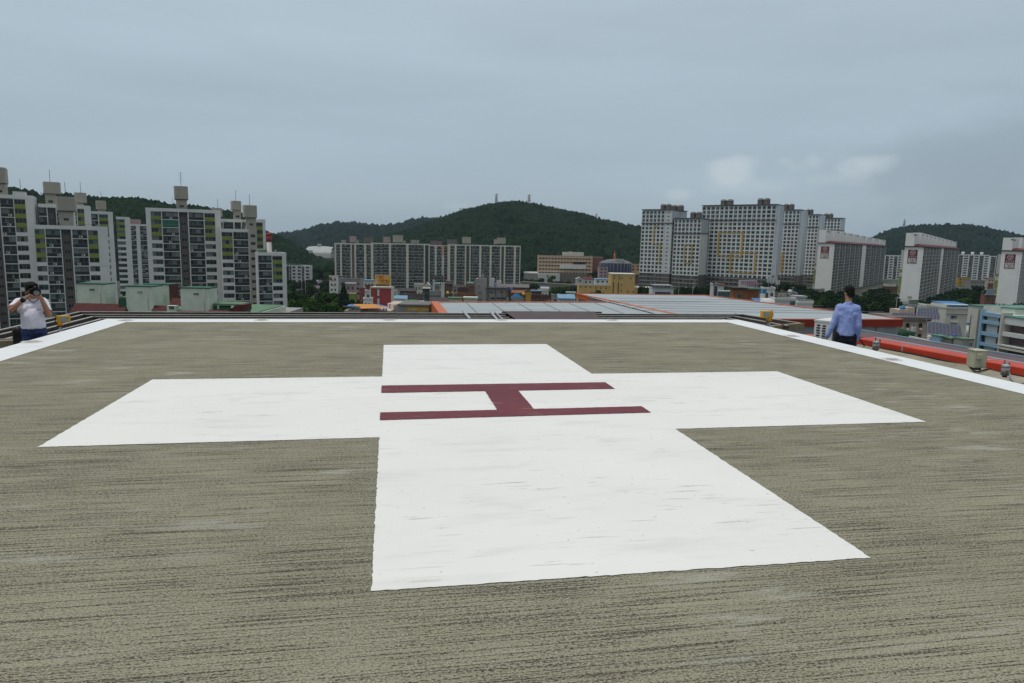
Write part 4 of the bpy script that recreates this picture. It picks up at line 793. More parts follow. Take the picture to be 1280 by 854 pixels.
b.box(R_ * .9, R_ * 1.4, R_ * .3, R_ * .7, fc.H + 1, fc.H + 4, 'pale_roof'); b.build('dome', o)
p = P(768, 327, 655); o = thing('spire', 'slim orange spire behind the round navy hall', 'spire', (p.x, p.y, p.z - 14))
b = MB(); b.tube((0, 0, 0), (0, 0, 14), 2, 'orange_cone', 1.3, n=8); b.tube((0, 0, 14), (0, 0, 22), 1.3, 'orange_cone', .3, n=8); b.tube((0, 0, 22), (0, 0, 25), .12, 'orange_cone', n=5); b.build('cone', o)
house('brick house under netting at the left of the round navy hall', 749, 760, 334, 620, 'pink_wall', 'roof_grey', floors=3, nwin=2)
house('terracotta house wedged between the round hall and the leftmost tower', 788, 801, 330.5, 660, 'orange_wall', 'roof_grey', floors=2, nwin=2)
house('brown netted house under the terracotta house', 792, 803, 344, 560, 'tower_brown', 'roof_grey', floors=1, nwin=2)
# yellow L-shaped building
fc, o = house('yellow building with a square tower and long low wings', 723.5, 765, 357, 400, 'yellow_wall', 'roof_grey', floors=0, name='yellow_building', cat='building', depth=10)
b = MB(); u0, u1, u2, u3 = fc.u(763.5), fc.u(793), fc.u(784), fc.u(815); b.box(u0, u1, -1, 12, 0, fc.z(764, 342.7), 'yellow_wall'); b.box(u0 - .2, u1 + .2, -1.2, 12.2, fc.z(764, 342.7), fc.z(764, 342.3) + .2, 'cream_wall'); b.build('tower', o)
b = MB(); b.box(u1, u3, .5, 11, 0, fc.z(764, 359.5), 'yellow_wall'); b.box(u1, u3, .4, 10.5, fc.z(764, 359.5), fc.z(764, 359.5) + .35, 'cream_wall'); b.build('right_wing', o)
b = MB(); [b.box(fc.u(x), fc.u(x + 1.1), -1.06, -1, fc.z(764, 368), fc.z(764, 352.5), 'ink') for x in (765.8, 772)]; b.build('stair_glazing', o)
for (x, y) in [(766.3, 348.8), (772.5, 348.8), (775.5, 348.5), (787, 348.5), (775.5, 356.5), (775.5, 364)] + [(725 + i * 6.3, 360.3 + i * .25) for i in range(6)] + [(783.5 + i * 7, 364.6 + .3 * i) for i in range(5)] + [(766.3, 346), (772.5, 346)]: link('window', cell_mesh('N', .85, .8, 0, 'frame_grey'), o, (fc.u(x), -1.12 if 763 < x < 793 else (-.12 if x < 763 else .38), fc.z(764, y)))
fc, o = house('blue-grey glazed shelter with flat canopy beside the yellow building', 815.5, 842, 360.5, 340, 'grey_white_wall', 'steel', floors=0, name='glazed_shelter', cat='shelter', depth=8)
b = MB(); b.box(fc.u(819), fc.u(838.5), -.1, -.02, 0, fc.z(819, 365), 'navy'); b.build('glazed_front', o)
b = MB(); b.box(fc.u(817), fc.u(841), -1, 9, fc.z(817, 357.2), fc.z(817, 356.3), 'steel'); [b.box(fc.u(x), fc.u(x) + .25, -.8, -.5, fc.H, fc.z(817, 357.2), 'steel') for x in (818, 823, 829, 834, 840)]; b.build('canopy', o)
house('small white house with a maroon gable roof left of the yellow building', 720.5, 729.5, 348.5, 560, 'sign_white', 'pale_roof', kind='gablefront', floors=1, nwin=1, over=.6, depth=7)
house('low white annex with maroon roof beside the small white house', 729.5, 741, 346.2, 566, 'white_wall', 'maroon_tile', kind='gable', floors=1, nwin=2, rise=2.4)
house('low white pavilion with blue roof edge right of the small white house', 744, 763, 349, 540, 'white_wall', 'blue_roof', kind='slabtop', floors=1, nwin=3)
# retaining wall
a_, b_ = P(652, 352.5, 590), P(722, 353.5, 560); o = thing('retaining_wall', 'long brown stone retaining wall below the school', 'wall', (a_.x, a_.y, -44), math.atan2(b_.y - a_.y, b_.x - a_.x)); b = MB(); b.box(0, (b_ - a_).length, 0, 2, 0, a_.z + 44, 'stone'); b.box(0, (b_ - a_).length, -.2, 2.2, a_.z + 44, a_.z + 44.5, 'grey_wall'); b.build('wall', o)
a_, b_ = P(800, 360.5, 430), P(895, 361, 430); o = thing('retaining_wall', 'dark retaining wall at the foot of the brown tower bases', 'wall', (a_.x, a_.y, -34), math.atan2(b_.y - a_.y, b_.x - a_.x)); b = MB(); b.box(0, (b_ - a_).length, 0, 2, 0, a_.z + 34, 'stone'); b.build('wall', o)
a_, b_ = P(960, 358, 470), P(1030, 363, 450); o = thing('retaining_wall', 'dark terrace wall under the towers behind the white sign building', 'wall', (a_.x, a_.y, -34), math.atan2(b_.y - a_.y, b_.x - a_.x)); b = MB(); b.box(0, (b_ - a_).length, 0, 2, 0, a_.z + 34, 'stone'); b.build('wall', o)
# red block with its yellow sign
fc, o = house('red rendered block with two tall white windows, carrying the yellow sign', 463.7, 489, 360.3, 215, 'red_wall', 'cream_wall', floors=0, name='red_building', cat='building', depth=3.5)
b = MB(); b.box(-.25, 0, -.1, 3.5, 0, fc.H + .3, 'cream_wall'); b.box(fc.L, fc.L + .35, -.1, 3.5, 0, fc.H + .3, 'cream_wall'); b.box(-.3, fc.L + .4, -.15, 3.6, fc.H + .2, fc.H + .45, 'cream_wall'); b.box(fc.u(470.2), fc.u(471.3), -.12, -.01, 0, fc.H, 'brick_side'); b.build('trim', o)
for y0, y1 in ((370, 361.8), (381.5, 373.2)): b = MB(); b.box(fc.u(471.6), fc.u(474.3), -.1, -.03, fc.z(471, y0), fc.z(471, y1), 'sign_white'); b.build('tall_window', o)
sg = fc.A + fc.U * fc.u(467.5) + fc.Vv * 1.5; s = thing('rooftop_sign', 'yellow rooftop billboard with two rows of lettering on the red block', 'billboard', (sg.x, sg.y, fc.base + fc.H), fc.a)
w_ = fc.u(486.7) - fc.u(467.5); z0, z1 = fc.z(470, 355.2, 1.5) - fc.H, fc.z(470, 343.8, 1.5) - fc.H
b = MB(); b.box(0, w_, 0, .25, z0, z1, 'amber'); b.build('panel', s); b = MB(); b.box(-.05, w_ + .05, -.04, .28, z1, z1 + .1, 'cream_wall'); b.build('frame', s)
b = MB(); [b.tube((x * w_, y, -.1), (x * w_, y, z0), .06, 'rail_dark', n=5) for x in (.1, .3, .5, .7, .9) for y in (.1, 1.2)]; b.build('legs', s)
b = MB()
def glyph(b, x, z, s_, m, k):
    t = s_ * .16
    b.box(x, x + s_ * .55, -.03, 0, z + s_ * .8, z + s_ * .8 + t, m); b.box(x, x + t, -.03, 0, z + s_ * .4, z + s_ * .8, m); b.box(x + s_ * .68, x + s_ * .68 + t, -.03, 0, z + s_ * .35, z + s_, m)
    if k % 2: b.box(x, x + s_ * .5, -.03, 0, z + s_ * .38, z + s_ * .38 + t, m)
    if k % 3 == 0: b.box(x + s_ * .68, x + s_ * .9, -.03, 0, z + s_ * .6, z + s_ * .6 + t, m)
    b.box(x + s_ * .15, x + s_ * .8, -.03, 0, z, z + t, m); b.box(x + s_ * .68, x + s_ * .68 + t, -.03, 0, z, z + s_ * .25, m)
for k, (x, m) in enumerate(((.03, 'sign_white'), (.24, 'red_wall'), (.42, 'red_wall'), (.58, 'sign_white'))): glyph(b, x * w_, z0 + (z1 - z0) * .55, (z1 - z0) * .36, m, k)
b.box(.72 * w_, .97 * w_, -.03, 0, z0 + (z1 - z0) * .68, z0 + (z1 - z0) * .76, 'sign_white')
for k, (x, m) in enumerate(((.03, 'sign_white'), (.22, 'magenta'), (.42, 'navy'), (.58, 'navy'), (.76, 'navy'))): glyph(b, x * w_, z0 + (z1 - z0) * .1, (z1 - z0) * .36, m, k + 1)
b.build('lettering', s)
# orange roof house, ochre house
fc = Facade(430.5, 486, 388, 92, base=-30); o = fc.root('orange_roof_house', 'beige house with a bright orange sheet roof edged in blue', 'house'); H, L = fc.H, fc.L
b = MB(); b.box(0, fc.u(450), 0, 7, 0, H, 'pink_beige'); b.box(fc.u(450), L, 1.2, 8, 0, H - .1, 'pink_beige'); b.build('wall', o)
def rz_(x, y, v): return (fc.u(x, y, v), v, fc.z(x, y, v))
b = MB(); b.face([rz_(452, 386, -.3), rz_(483.5, 384.8, -.3), rz_(467, 380, 5.5), rz_(441, 380.2, 5.5)], 'orange_roof'); b.build('orange_roof', o)
b = MB(); b.face([rz_(433, 382.5, -.2), rz_(451, 385.3, -.2), rz_(441, 380.3, 5.4), rz_(437, 380.2, 5.4)], 'awning_blue'); b.face([rz_(467.2, 380.2, 5.4), rz_(484.5, 384.6, -.4), rz_(485.3, 383, 1), rz_(472, 380.3, 5.4)], 'awning_blue'); b.build('blue_edge', o)
b = MB(); b.box(-.15, fc.u(450.5), -.35, -.0, fc.z(431, 383.6), fc.z(431, 382.6), 'stone'); b.build('eaves', o)
for x, v in ((435.5, -.12), (443, -.12), (458, 1.08), (461, 1.08), (477, 1.08), (480, 1.08)): link('window', cell_mesh('N', .25 if v > 0 else .22, .38, 0, 'frame_white'), o, (fc.u(x), v, fc.z(x, 389.8)))
fc = Facade(485, 536.5, 387, 96, base=-30); o = fc.root('ochre_building', 'flat-roofed house with rounded beige corner and ochre front', 'house'); H, L = fc.H, fc.L
b = MB(); b.box(fc.u(492), L, 0, 5.5, 0, fc.z(500, 381.8), 'grey_wall'); b.tube((fc.u(491.5), 1.4, 0), (fc.u(491.5), 1.4, fc.z(490, 380.3)), 1.0, 'pink_beige', n=20); b.box(fc.u(485), fc.u(497.5), .5, 5, 0, fc.z(490, 380.2), 'pink_beige'); b.build('wall', o)
b = MB(); b.box(fc.u(509), fc.u(536.5), -.12, -.02, 0, fc.z(509, 384), 'ochre'); b.build('ochre_front', o); b = MB(); b.box(fc.u(497), L + .1, -.2, 5.6, fc.z(500, 381.8), fc.z(500, 381.8) + .18, 'roof_grey'); b.build('roof', o)
for x in (512.5, 516, 519, 528.5, 532): link('window', cell_mesh('N', .32, .5, 2, 'frame_white'), o, (fc.u(x), -.25, fc.z(x, 391.5)))
tank(489.5, 381.3, 99, 4.2, 'tank_blue', 'squat blue tank on the beige corner roof beside the orange roof', h=.35)
# concrete block with stair tower, right of centre
fc, o = house('bare grey concrete block with a tall windowed stair tower', 606.5, 634, 362.3, 240, 'grey_wall', 'dark_roof', floors=0, name='concrete_building', cat='building', depth=9)
b = MB(); u0, u1 = fc.u(595), fc.u(607.7); b.box(u0, u1, -.6, 6, 0, fc.z(595, 348.3), 'grey_wall'); b.box(u0 - .5, u0, 1, 5, 0, fc.z(595, 350.5), 'grey_wall'); b.box(u0 + .6, u1, 1, 5, fc.z(595, 348.3), fc.z(595, 347.5), 'dark_roof'); b.build('stair_tower', o)
for (x, y) in ((598.2, 359), (598.2, 367.2), (600.3, 367.2), (598.2, 375.3), (600.3, 375.3), (606.3, 361.5)): link('window', cell_mesh('N', .42, .75, 0, 'frame_grey'), o, (fc.u(x), -.72, fc.z(x, y)))
for y in (365.5, 373.5): link('window', cell_mesh('N', .3, .3, 0, 'frame_grey'), o, (u0 - .5, .88, fc.z(595, y)))
for x in (613.3, 621, 627.5): link('window', cell_mesh('W', 1.5, .75, 1), o, (fc.u(x), -.2, fc.z(x, 374.2)))
for x in (612.5, 625.5): link('window', cell_mesh('W', 1.5, .55, 3), o, (fc.u(x), -.2, fc.z(x, 366.3)))
b = MB(); [b.box(fc.u(x), fc.u(x) + .25, -.3, -.01, 0, fc.H, 'stone') for x in (610, 619, 627, 633)]; b.build('pilaster', o)
b = MB(); b.box(fc.u(609), fc.u(634.5), -.6, 9.4, fc.H + .46, fc.H + .75, 'dark_roof'); b.build('roof_slab', o)
b = MB(); b.box(0, 1.2, 0, 1.5, 0, 3.1, 'grey_white_wall'); q = b.build('roof_hut', o); q.location = (fc.u(613), 5, fc.H + .7)
b = MB(); b.box(0, 1.8, 0, 1.5, 0, 2.2, 'sign_white'); q = b.build('roof_hut', o); q.location = (fc.u(620), 5, fc.H + .7)
b = MB(); b.tube((0, 0, 0), (0, 0, 1.6), .05, 'steel', n=5); [b.box(-.3 + .2 * k, -.2 + .2 * k, -.1, .1, .3, .9 + .2 * (k % 2), 'grey_white_wall') for k in range(4)]; q = b.build('roof_aerial', o); q.location = (fc.u(602.5), 3, fc.z(595, 347.5))
# the jumble of low houses: label, xl, xr, ytop, distance, wall, roof, kind, floors, windows
TOWN = [
 ('white shop house with yellow balcony bands at the edge of the park trees', 411.5, 421.5, 345.5, 400, 'white_wall', 'dark_roof', 'flat', 3, 2),
 ('slate-blue narrow house behind the yellow-banded shop house', 420, 426, 346, 420, 'navy', 'dark_roof', 'flat', 2, 1),
 ('low house with pale pink wall and white top, half behind the pine', 432, 444, 354.8, 300, 'pink_wall', 'sign_white', 'slabtop', 2, 2),
 ('lime-yellow low house front between the trees', 436.5, 444.8, 367.5, 260, 'yellow_green', 'cream_wall', 'flat', 0, 0),
 ('white two-storey house under a light blue roof, left of the yellow sign', 454.5, 468, 351, 290, 'white_wall', 'blue_roof', 'slabtop', 2, 3),
 ('dark red house below the light-blue-roofed one', 457.5, 467, 357.5, 270, 'brick_side', 'grey_wall', 'flat', 1, 2),
 ('grey-green house left of the red block', 456, 464, 364, 240, 'grey_white_wall', 'grey_wall', 'flat', 2, 1),
 ('little white house at the left foot of the red block', 454, 464, 374, 200, 'white_wall', 'roof_grey', 'flat', 1, 2),
 ('maroon-striped small house left of the grey-green one', 449, 455.5, 361, 262, 'red_wall', 'roof_grey', 'flat', 2, 1),
 ('low house with pale blue hipped roof right of the red block', 489, 508, 369.5, 245, 'white_wall', 'blue_roof', 'gable', 1, 3),
 ('white house under grey corrugated roof behind the pale blue roof', 487.5, 496, 362, 300, 'grey_white_wall', 'roof_grey', 'gable', 1, 2),
 ('wide brown house with dark roof in front of the second slab', 500, 519, 360.5, 340, 'brown_wall', 'dark_roof', 'gable', 2, 4),
 ('cream house with a slate gable roof before the slab end', 518, 530, 354, 380, 'cream_wall', 'roof_grey', 'gable', 2, 3),
 ('grey market row with rows of small shopfront windows', 505, 528.5, 368.5, 290, 'stone', 'grey_wall', 'flat', 2, 7),
 ('black-fronted house with pale surround right of the market row', 528.5, 537, 361, 300, 'dark_roof', 'cream_wall', 'slabtop', 2, 2),
 ('cream arched gatehouse above the black-fronted house', 530.5, 536.5, 356, 330, 'cream_wall', 'cream_wall', 'gablefront', 1, 1),
 ('olive-trimmed low roof just behind the ochre building', 511, 520, 377.5, 180, 'ochre', 'green_roof', 'slabtop', 0, 0),
 ('small maroon shed just behind the ochre building corner', 531, 536.5, 378, 175, 'maroon_tile', 'maroon_tile', 'flat', 0, 0),
 ('white-and-teal low shed behind the ochre building', 519.5, 531, 378.5, 185, 'pale_green_wall', 'sign_white', 'slabtop', 0, 0),
 ('blue-grey narrow house with white chimney wall', 537, 541.5, 356.5, 350, 'window_blue', 'roof_grey', 'flat', 2, 1),
 ('tall thin white gable wall sticking up between low houses', 541, 543, 351.5, 345, 'sign_white', 'sign_white', 'flat', 0, 0),
 ('slate-fronted house beside the thin white gable wall', 543, 549.5, 353, 350, 'grey_wall', 'teal_roof', 'gable', 2, 2),
 ('cream stair wall with brown house behind it', 551.5, 555, 355, 320, 'cream_wall', 'cream_wall', 'flat', 0, 0),
 ('brown brick house right of the cream stair wall', 555, 565.5, 356, 325, 'brown_wall', 'dark_roof', 'flat', 3, 3),
 ('house with lilac sheet roof below the right slab', 557, 567, 351.8, 420, 'grey_wall', 'mauve', 'slabtop', 1, 2),
 ('long white-trimmed row under a dark roof behind the metal roof', 537.5, 562, 372, 200, 'grey_white_wall', 'dark_roof', 'gable', 1, 6),
 ('low grey-blue house behind the white-trimmed row', 537, 551, 365, 260, 'grey_wall', 'grey_wall', 'flat', 1, 5),
 ('small house under a light green roof behind the metal roof edge', 561, 576, 373.5, 190, 'pale_green_wall', 'green_roof', 'slabtop', 1, 2),
 ('terracotta-walled house with stepped roof', 570.5, 594.5, 368, 230, 'terracotta', 'terracotta', 'flat', 0, 0),
 ('dark brown house above the terracotta one', 572, 586, 361.5, 290, 'brown_wall', 'dark_roof', 'flat', 2, 2),
 ('red-brown house left of the concrete stair tower', 585.5, 595, 358.5, 275, 'brick_side', 'brown_wall', 'flat', 2, 2),
 ('pale green low shed beside the concrete stair tower foot', 580, 595.5, 373, 195, 'cream_wall', 'pale_green_wall', 'slabtop', 0, 0),
 ('beige rooftop hut behind the dark brown house', 583, 592, 355.2, 340, 'stone', 'roof_grey', 'flat', 1, 1),
 ('grey house with antennas below the left brown stair strip', 566, 581, 356.5, 400, 'grey_wall', 'dark_roof', 'gable', 2, 3),
 ('maroon long house at the foot of the left stair strip', 574, 590, 359.3, 360, 'brick_side', 'brown_wall', 'flat', 1, 3),
 ('small teal-roofed house at the foot of the right slab', 584, 592, 352.5, 470, 'grey_white_wall', 'teal_roof', 'gable', 1, 2),
 ('large dark house with sweeping brown tiled roof', 625, 661, 355.5, 380, 'brown_wall', 'dark_cap', 'gable', 1, 3),
 ('white van-sized hut on the roofs right of the concrete block', 619, 626.5, 355.2, 400, 'sign_white', 'sign_white', 'flat', 1, 1),
 ('brown shop row behind the blue-roofed kiosk', 640, 655, 363, 300, 'brown_wall', 'terracotta', 'gable', 1, 2),
 ('dark red low house right of the small pine', 634, 654, 372.5, 215, 'brick_side', 'dark_roof', 'gable', 0, 0),
 ('narrow ochre signboard house with brown edges', 657.5, 663.5, 364.5, 230, 'ochre', 'brown_wall', 'flat', 0, 0),
 ('two-storey brown house with bright blue flat roof', 665, 677, 364.2, 260, 'brown_wall', 'blue_roof', 'slabtop', 1, 2),
 ('long maroon-brown block with brick parapet', 664, 690, 369.8, 235, 'brown_wall', 'dark_roof', 'flat', 1, 5),
 ('white house with grey gable roof and dormers', 673, 685, 361, 300, 'white_wall', 'roof_grey', 'gable', 2, 3),
 ('grey concrete house with a single square window', 690, 698.5, 369.3, 215, 'grey_wall', 'grey_wall', 'flat', 1, 1),
 ('low white house with pale blue roof at the orange roof corner', 698.5, 718, 368.6, 200, 'white_wall', 'blue_roof', 'shed', 1, 2),
 ('white rear extension behind the pale blue roof', 709, 719, 366.5, 225, 'grey_white_wall', 'pale_roof', 'slabtop', 0, 0),
 ('cream greenhouse-like house below the retaining wall', 676, 686, 358.5, 420, 'cream_wall', 'pale_roof', 'gable', 1, 2),
 ('long pale shed on the terrace left of the school', 655, 672, 339.5, 640, 'grey_wall', 'pale_roof', 'gable', 0, 0),
 # right of centre
 ('blue and white glazed stair tower of a small building', 891.5, 898, 356.5, 170, 'sign_white', 'roof_grey', 'flat', 0, 0),
 ('narrow white house next to the blue glazed stair tower', 898.5, 905, 357, 185, 'white_wall', 'terracotta', 'slabtop', 2, 1),
 ('teal-blue shed with white roof', 898, 916, 365.2, 175, 'teal_sign', 'pale_roof', 'slabtop', 1, 4),
 ('orange-brown brick house with black flat roof', 917, 932.5, 361.5, 165, 'terracotta', 'ink', 'slabtop', 2, 1),
 ('brown brick house with pale yellow roof edge', 933.5, 949, 362, 168, 'terracotta', 'green_roof', 'slabtop', 0, 0),
 ('white cluttered rooftop house beneath the telecom masts', 955, 969, 361, 190, 'white_wall', 'grey_wall', 'flat', 2, 2),
 ('concrete building with rounded end, green arch and green door', 969, 995, 375, 135, 'grey_white_wall', 'pale_roof', 'flat', 0, 0),
 ('white pavilion with deep blue box on its roof', 995.5, 1007, 372, 150, 'white_wall', 'pale_roof', 'slabtop', 1, 1),
 ('flat white roof platform with pale railings beside the parking ground', 997, 1016, 379, 140, 'white_wall', 'green_roof', 'flat', 0, 0),
 # far right
 ('dark red restaurant house between the two left slabs', 1108.5, 1126, 358.8, 520, 'brick_side', 'maroon_tile', 'flat', 2, 4),
 ('low white hall behind the dark red restaurant house', 1108, 1120, 354.8, 600, 'white_wall', 'pale_roof', 'flat', 0, 0),
 ('beige commercial building behind the middle slab', 1198, 1213, 347, 640, 'ochre', 'brick_side', 'flat', 3, 3),
 ('grey panelled commercial building with a row of small windows', 1213, 1236, 350.5, 600, 'grey_wall', 'grey_wall', 'flat', 2, 6),
 ('low blue-roofed shed at the far end of the middle slab', 1196, 1203, 360, 540, 'white_wall', 'blue_roof', 'slabtop', 0, 0),
 ('small red-roofed house beside slab 101', 1235, 1243, 348, 560, 'cream_wall', 'red_metal', 'slabtop', 1, 2),
 ('terracotta house between the grey panelled building and slab 101', 1235.5, 1242, 354.5, 560, 'terracotta', 'terracotta', 'flat', 1, 2),
 ('dark red brick shop building with white windows by slab 101', 1231.5, 1245, 369, 300, 'brick_side', 'cream_wall', 'flat', 3, 2)]
TR = {}
for t in TOWN:
    lab, xl, xr, yt, d, wl, rfm, kd, fl, nw = t; q = Facade(xl, xr, yt, d); dep = min(14, max(2.5, q.L * .6))
    TR[lab] = house(lab, xl, xr, yt, d, wl, rfm, kd, fl, nw, depth=dep, rise=min(1.5, .1 * q.L + .5))
def add_part(lab, name, bx, m, v=(-.14, -.02)):
    fc, o = TR[lab]; b = MB()
    for (x0, x1, y0, y1) in bx: b.box(fc.u(x0), fc.u(x1), v[0], v[1], fc.z(x0, y1), fc.z(x0, y0), m)
    return b.build(name, o)
add_part(TOWN[0][0], 'yellow_band', [(415, 420.5, 350.3, 351.2), (415, 420.5, 355.8, 356.8)], 'ochre'); add_part(TOWN[0][0], 'red_sign', [(411.8, 414, 346.5, 350)], 'red_wall')
L_ = [t[0] for t in TOWN if 'glazed stair' in t[0]][0]; add_part(L_, 'blue_glazing', [(893, 896.5, 358, 372)], 'navy')
L_ = [t[0] for t in TOWN if 'green arch' in t[0]][0]; add_part(L_, 'green_door', [(988, 993.5, 377, 385)], 'green_trim')
fc, o = TR[L_]; b = MB(); c0 = (fc.u(978.5), fc.z(978, 386)); R_ = (fc.u(983.5) - fc.u(973.5)) / 2
for k in range(10): a0, a1 = math.pi * k / 10, math.pi * (k + 1) / 10; b.face([(c0[0] + R_ * math.cos(a0), -.15, c0[1] + R_ * 1.1 * math.sin(a0)), (c0[0] + R_ * math.cos(a1), -.15, c0[1] + R_ * 1.1 * math.sin(a1)), (c0[0], -.15, c0[1])], 'green_trim')
b.build('green_arch', o); b = MB(); b.tube((fc.u(970), 2.2, 0), (fc.u(970), 2.2, fc.H), 2.2, 'grey_white_wall', n=20); b.build('rounded_end', o)
L_ = [t[0] for t in TOWN if 'deep blue box' in t[0]][0]; add_part(L_, 'blue_box', [(998.5, 1004, 373.5, 378)], 'tank_blue', (-.6, -.05))
L_ = [t[0] for t in TOWN if 'roof platform' in t[0]][0]; fc, o = TR[L_]; b = MB()
for k in range(14): x = .2 + k * (fc.L - .4) / 13; b.box(x, x + .05, -.1, -.05, fc.H, fc.H + .8, 'sign_white')
b.box(.2, fc.L - .2, -.11, -.04, fc.H + .8, fc.H + .86, 'sign_white'); b.build('railing', o)
for k in range(4): b = MB(); b.box(0, .75, 0, .3, 0, .6, 'grey_wall'); b.tube((.3, -.01, .3), (.3, .0, .3), .22, 'rail_dark', n=10); q = b.build('air_conditioner'); w0 = fc.A + fc.U * (fc.L * (.35 + .17 * k)) + fc.Vv * (1 - .3 * k); q.location = (w0.x, w0.y, fc.base + fc.H + .05); q.rotation_euler = (0, 0, fc.a); tag(q, ['first', 'second', 'third', 'last'][k] + ' air conditioner from the left in the row on the railed flat roof', 'air conditioner', 'air conditioners on the railed roof')
# round-walled park building with arches
fc, o = house('grey arcaded building with dark red arched windows behind the pine', 423.5, 449.5, 349, 350, 'grey_wall', 'dark_roof', floors=0, name='arcaded_building', cat='building', depth=10)
for r, (y, n_) in enumerate(((354.5, 4), (360.5, 3), (366.5, 3))):
    for i in range(4 - (r > 0)):
        x = 425.5 + (i + (r > 0)) * 6.2; b = MB(); R_ = 1.0; cx, cz_ = R_, 0
        b.face([(cx + R_ * math.cos(a), -.08, cz_ + R_ * .75 * math.sin(a)) for a in [math.pi * k / 8 for k in range(9)]], 'brick_side'); b.box(0, 2 * R_, -.09, -.03, -.5, 0, 'glass_dark'); q = b.build('arched_window', o); q.location = (fc.u(x), 0, fc.z(x, y))
for k in range(7): b = MB(); b.box(0, .5, -.1, .1, 0, .6, 'grey_wall'); q = b.build('battlement', o); q.location = (fc.u(424.5 + k * 3.7), 0, fc.H + .4)
# coloured tanks in the town
tank(559.7, 368, 300, 3.6, 'tank_yellow', 'bright yellow round tank on a brown roof right of the cream stair wall'); tank(565.3, 367.5, 300, 2.6, 'ochre', 'small ochre tank beside the bright yellow tank')
tank(639.3, 364, 340, 4, 'tank_blue', 'blue tank under the sweeping brown roof'); tank(654.5, 368.8, 255, 4.4, 'tank_yellow', 'yellow domed tank left of the narrow ochre signboard', h=.6); tank(619.5, 358.5, 395, 3, 'tank_blue', 'dark blue tank behind the concrete block')
tank(648.5, 368.5, 262, 3.4, 'tank_blue', 'small blue tank left of the yellow domed tank', h=.5); tank(679, 359.3, 440, 4.5, 'tank_blue', 'blue tank below the stone retaining wall', h=.5); tank(686, 378, 222, 3.2, 'red_metal', 'small red tub on the maroon-brown block', h=.8)
tank(477.5, 343.9, 214, 1.6, 'grey_wall', 'tiny grey tank on top of the yellow billboard', h=.5)
b = MB(); b.face([(0, 0, 0), (3, -.6, .2), (5.2, .2, 0), (2.6, 2.2, 1.6)], 'tank_sky'); b.face([(5.2, .2, 0), (2.6, 2.2, 1.6), (0, 0, 0)], 'tank_sky'); b.face([(0, 0, 0), (0, 0, -.4), (3, -.6, -.2), (3, -.6, .2)], 'tank_sky'); b.face([(3, -.6, .2), (3, -.6, -.2), (5.2, .2, -.4), (5.2, .2, 0)], 'tank_sky'); o = b.build('tarpaulin'); o.location = P(636.5, 372.5, 235); tag(o, 'bright sky-blue tarpaulin over a stall right of the concrete block', 'tarpaulin')
# billboard with blossoms
fc = Facade(924, 946.5, 350.3, 178); s = fc.root('billboard', 'white billboard with magenta flower patterned lettering', 'billboard'); H, L = fc.H, fc.L; hb = fc.z(924, 361.3)
b = MB(); b.box(0, L, 0, .3, hb, H, 'sign_white'); b.build('panel', s); b = MB(); [b.tube((x, .5, 0), (x, .5, hb), .12, 'steel', n=6) for x in (L * .2, L * .8)]; b.build('legs', s)
b = MB(); q = random.Random(4)
for row, (z, x0, x1) in enumerate(((.72, .1, .82), (.3, .48, .92))):
    x = x0
    while x < x1: glyph(b, x * L, hb + (H - hb) * (z - .18), (H - hb) * .36, 'magenta', q.randrange(6)); x += .115
for k in range(5): a = (.9 + .02 * (k % 2)) * L; b.box(a, a + .25, -.03, 0, hb + (H - hb) * k / 5, hb + (H - hb) * (k + .7) / 5, 'magenta')
b.build('lettering', s)
for i, (x, y) in enumerate(((927.5, 361.5), (964.5, 359))):
    p = P(x, y, 172); b = MB(); b.ball((0, 0, 0), .28, 'sign_white', sq=(1, .4, 1)); b.tube((0, 0, -1.5), (0, 0, 0), .04, 'steel', n=5); o = b.build('satellite_dish'); o.location = p; tag(o, ['white dish at the foot of the white billboard', 'white dish below the telecom masts'][i], 'satellite dish')
for i, (x0, x1) in enumerate(((949.5, 952.3), (953, 958.3))):
    fc = Facade(x0, x1, 361.5, 166, base=P(x0, 367, 166).z); b = MB(); n = 6
    for k in range(n): xa, xb = fc.L * k / n, fc.L * (k + 1) / n; b.face([(xa, .05 * (k % 2), 0), (xb, .05 * ((k + 1) % 2), 0), (xb, .05 * ((k + 1) % 2), fc.H), (xa, .05 * (k % 2), fc.H)], 'tank_sky'); b.face([(xa, .05 * (k % 2) + .03, 0), (xa, .05 * (k % 2) + .03, fc.H), (xb, .05 * ((k + 1) % 2) + .03, fc.H), (xb, .05 * ((k + 1) % 2) + .03, 0)], 'tank_sky')
    o = b.build('hanging_tarpaulin'); o.location = (fc.A.x, fc.A.y, fc.base); o.rotation_euler = (0, 0, fc.a); tag(o, ['narrower', 'wider'][i] + ' blue tarpaulin hanging right of the billboard', 'tarpaulin')
fc = Facade(943, 967.5, 374.3, 140); o = fc.root('awning_stall', 'dark stall under a bright blue awning behind the metal roof', 'stall'); b = MB(); b.box(.6, fc.L - .4, .5, 3.5, 0, fc.H - .3, 'dark_roof'); b.build('wall', o); b = MB(); b.face([(0, -.5, fc.H - .4), (fc.L, -.5, fc.H - .4), (fc.L - .6, 3.6, fc.H), (.5, 3.6, fc.H)], 'awning_blue'); b.box(0, fc.L, -.55, -.5, fc.H - .6, fc.H - .4, 'awning_blue'); b.build('awning', o)
b = MB(); [b.box(fc.u(x), fc.u(x) + .12, .3, .42, 0, fc.H - .4, 'sign_white') for x in (945.5, 948, 953.5, 956, 961)]; b.build('post', o)
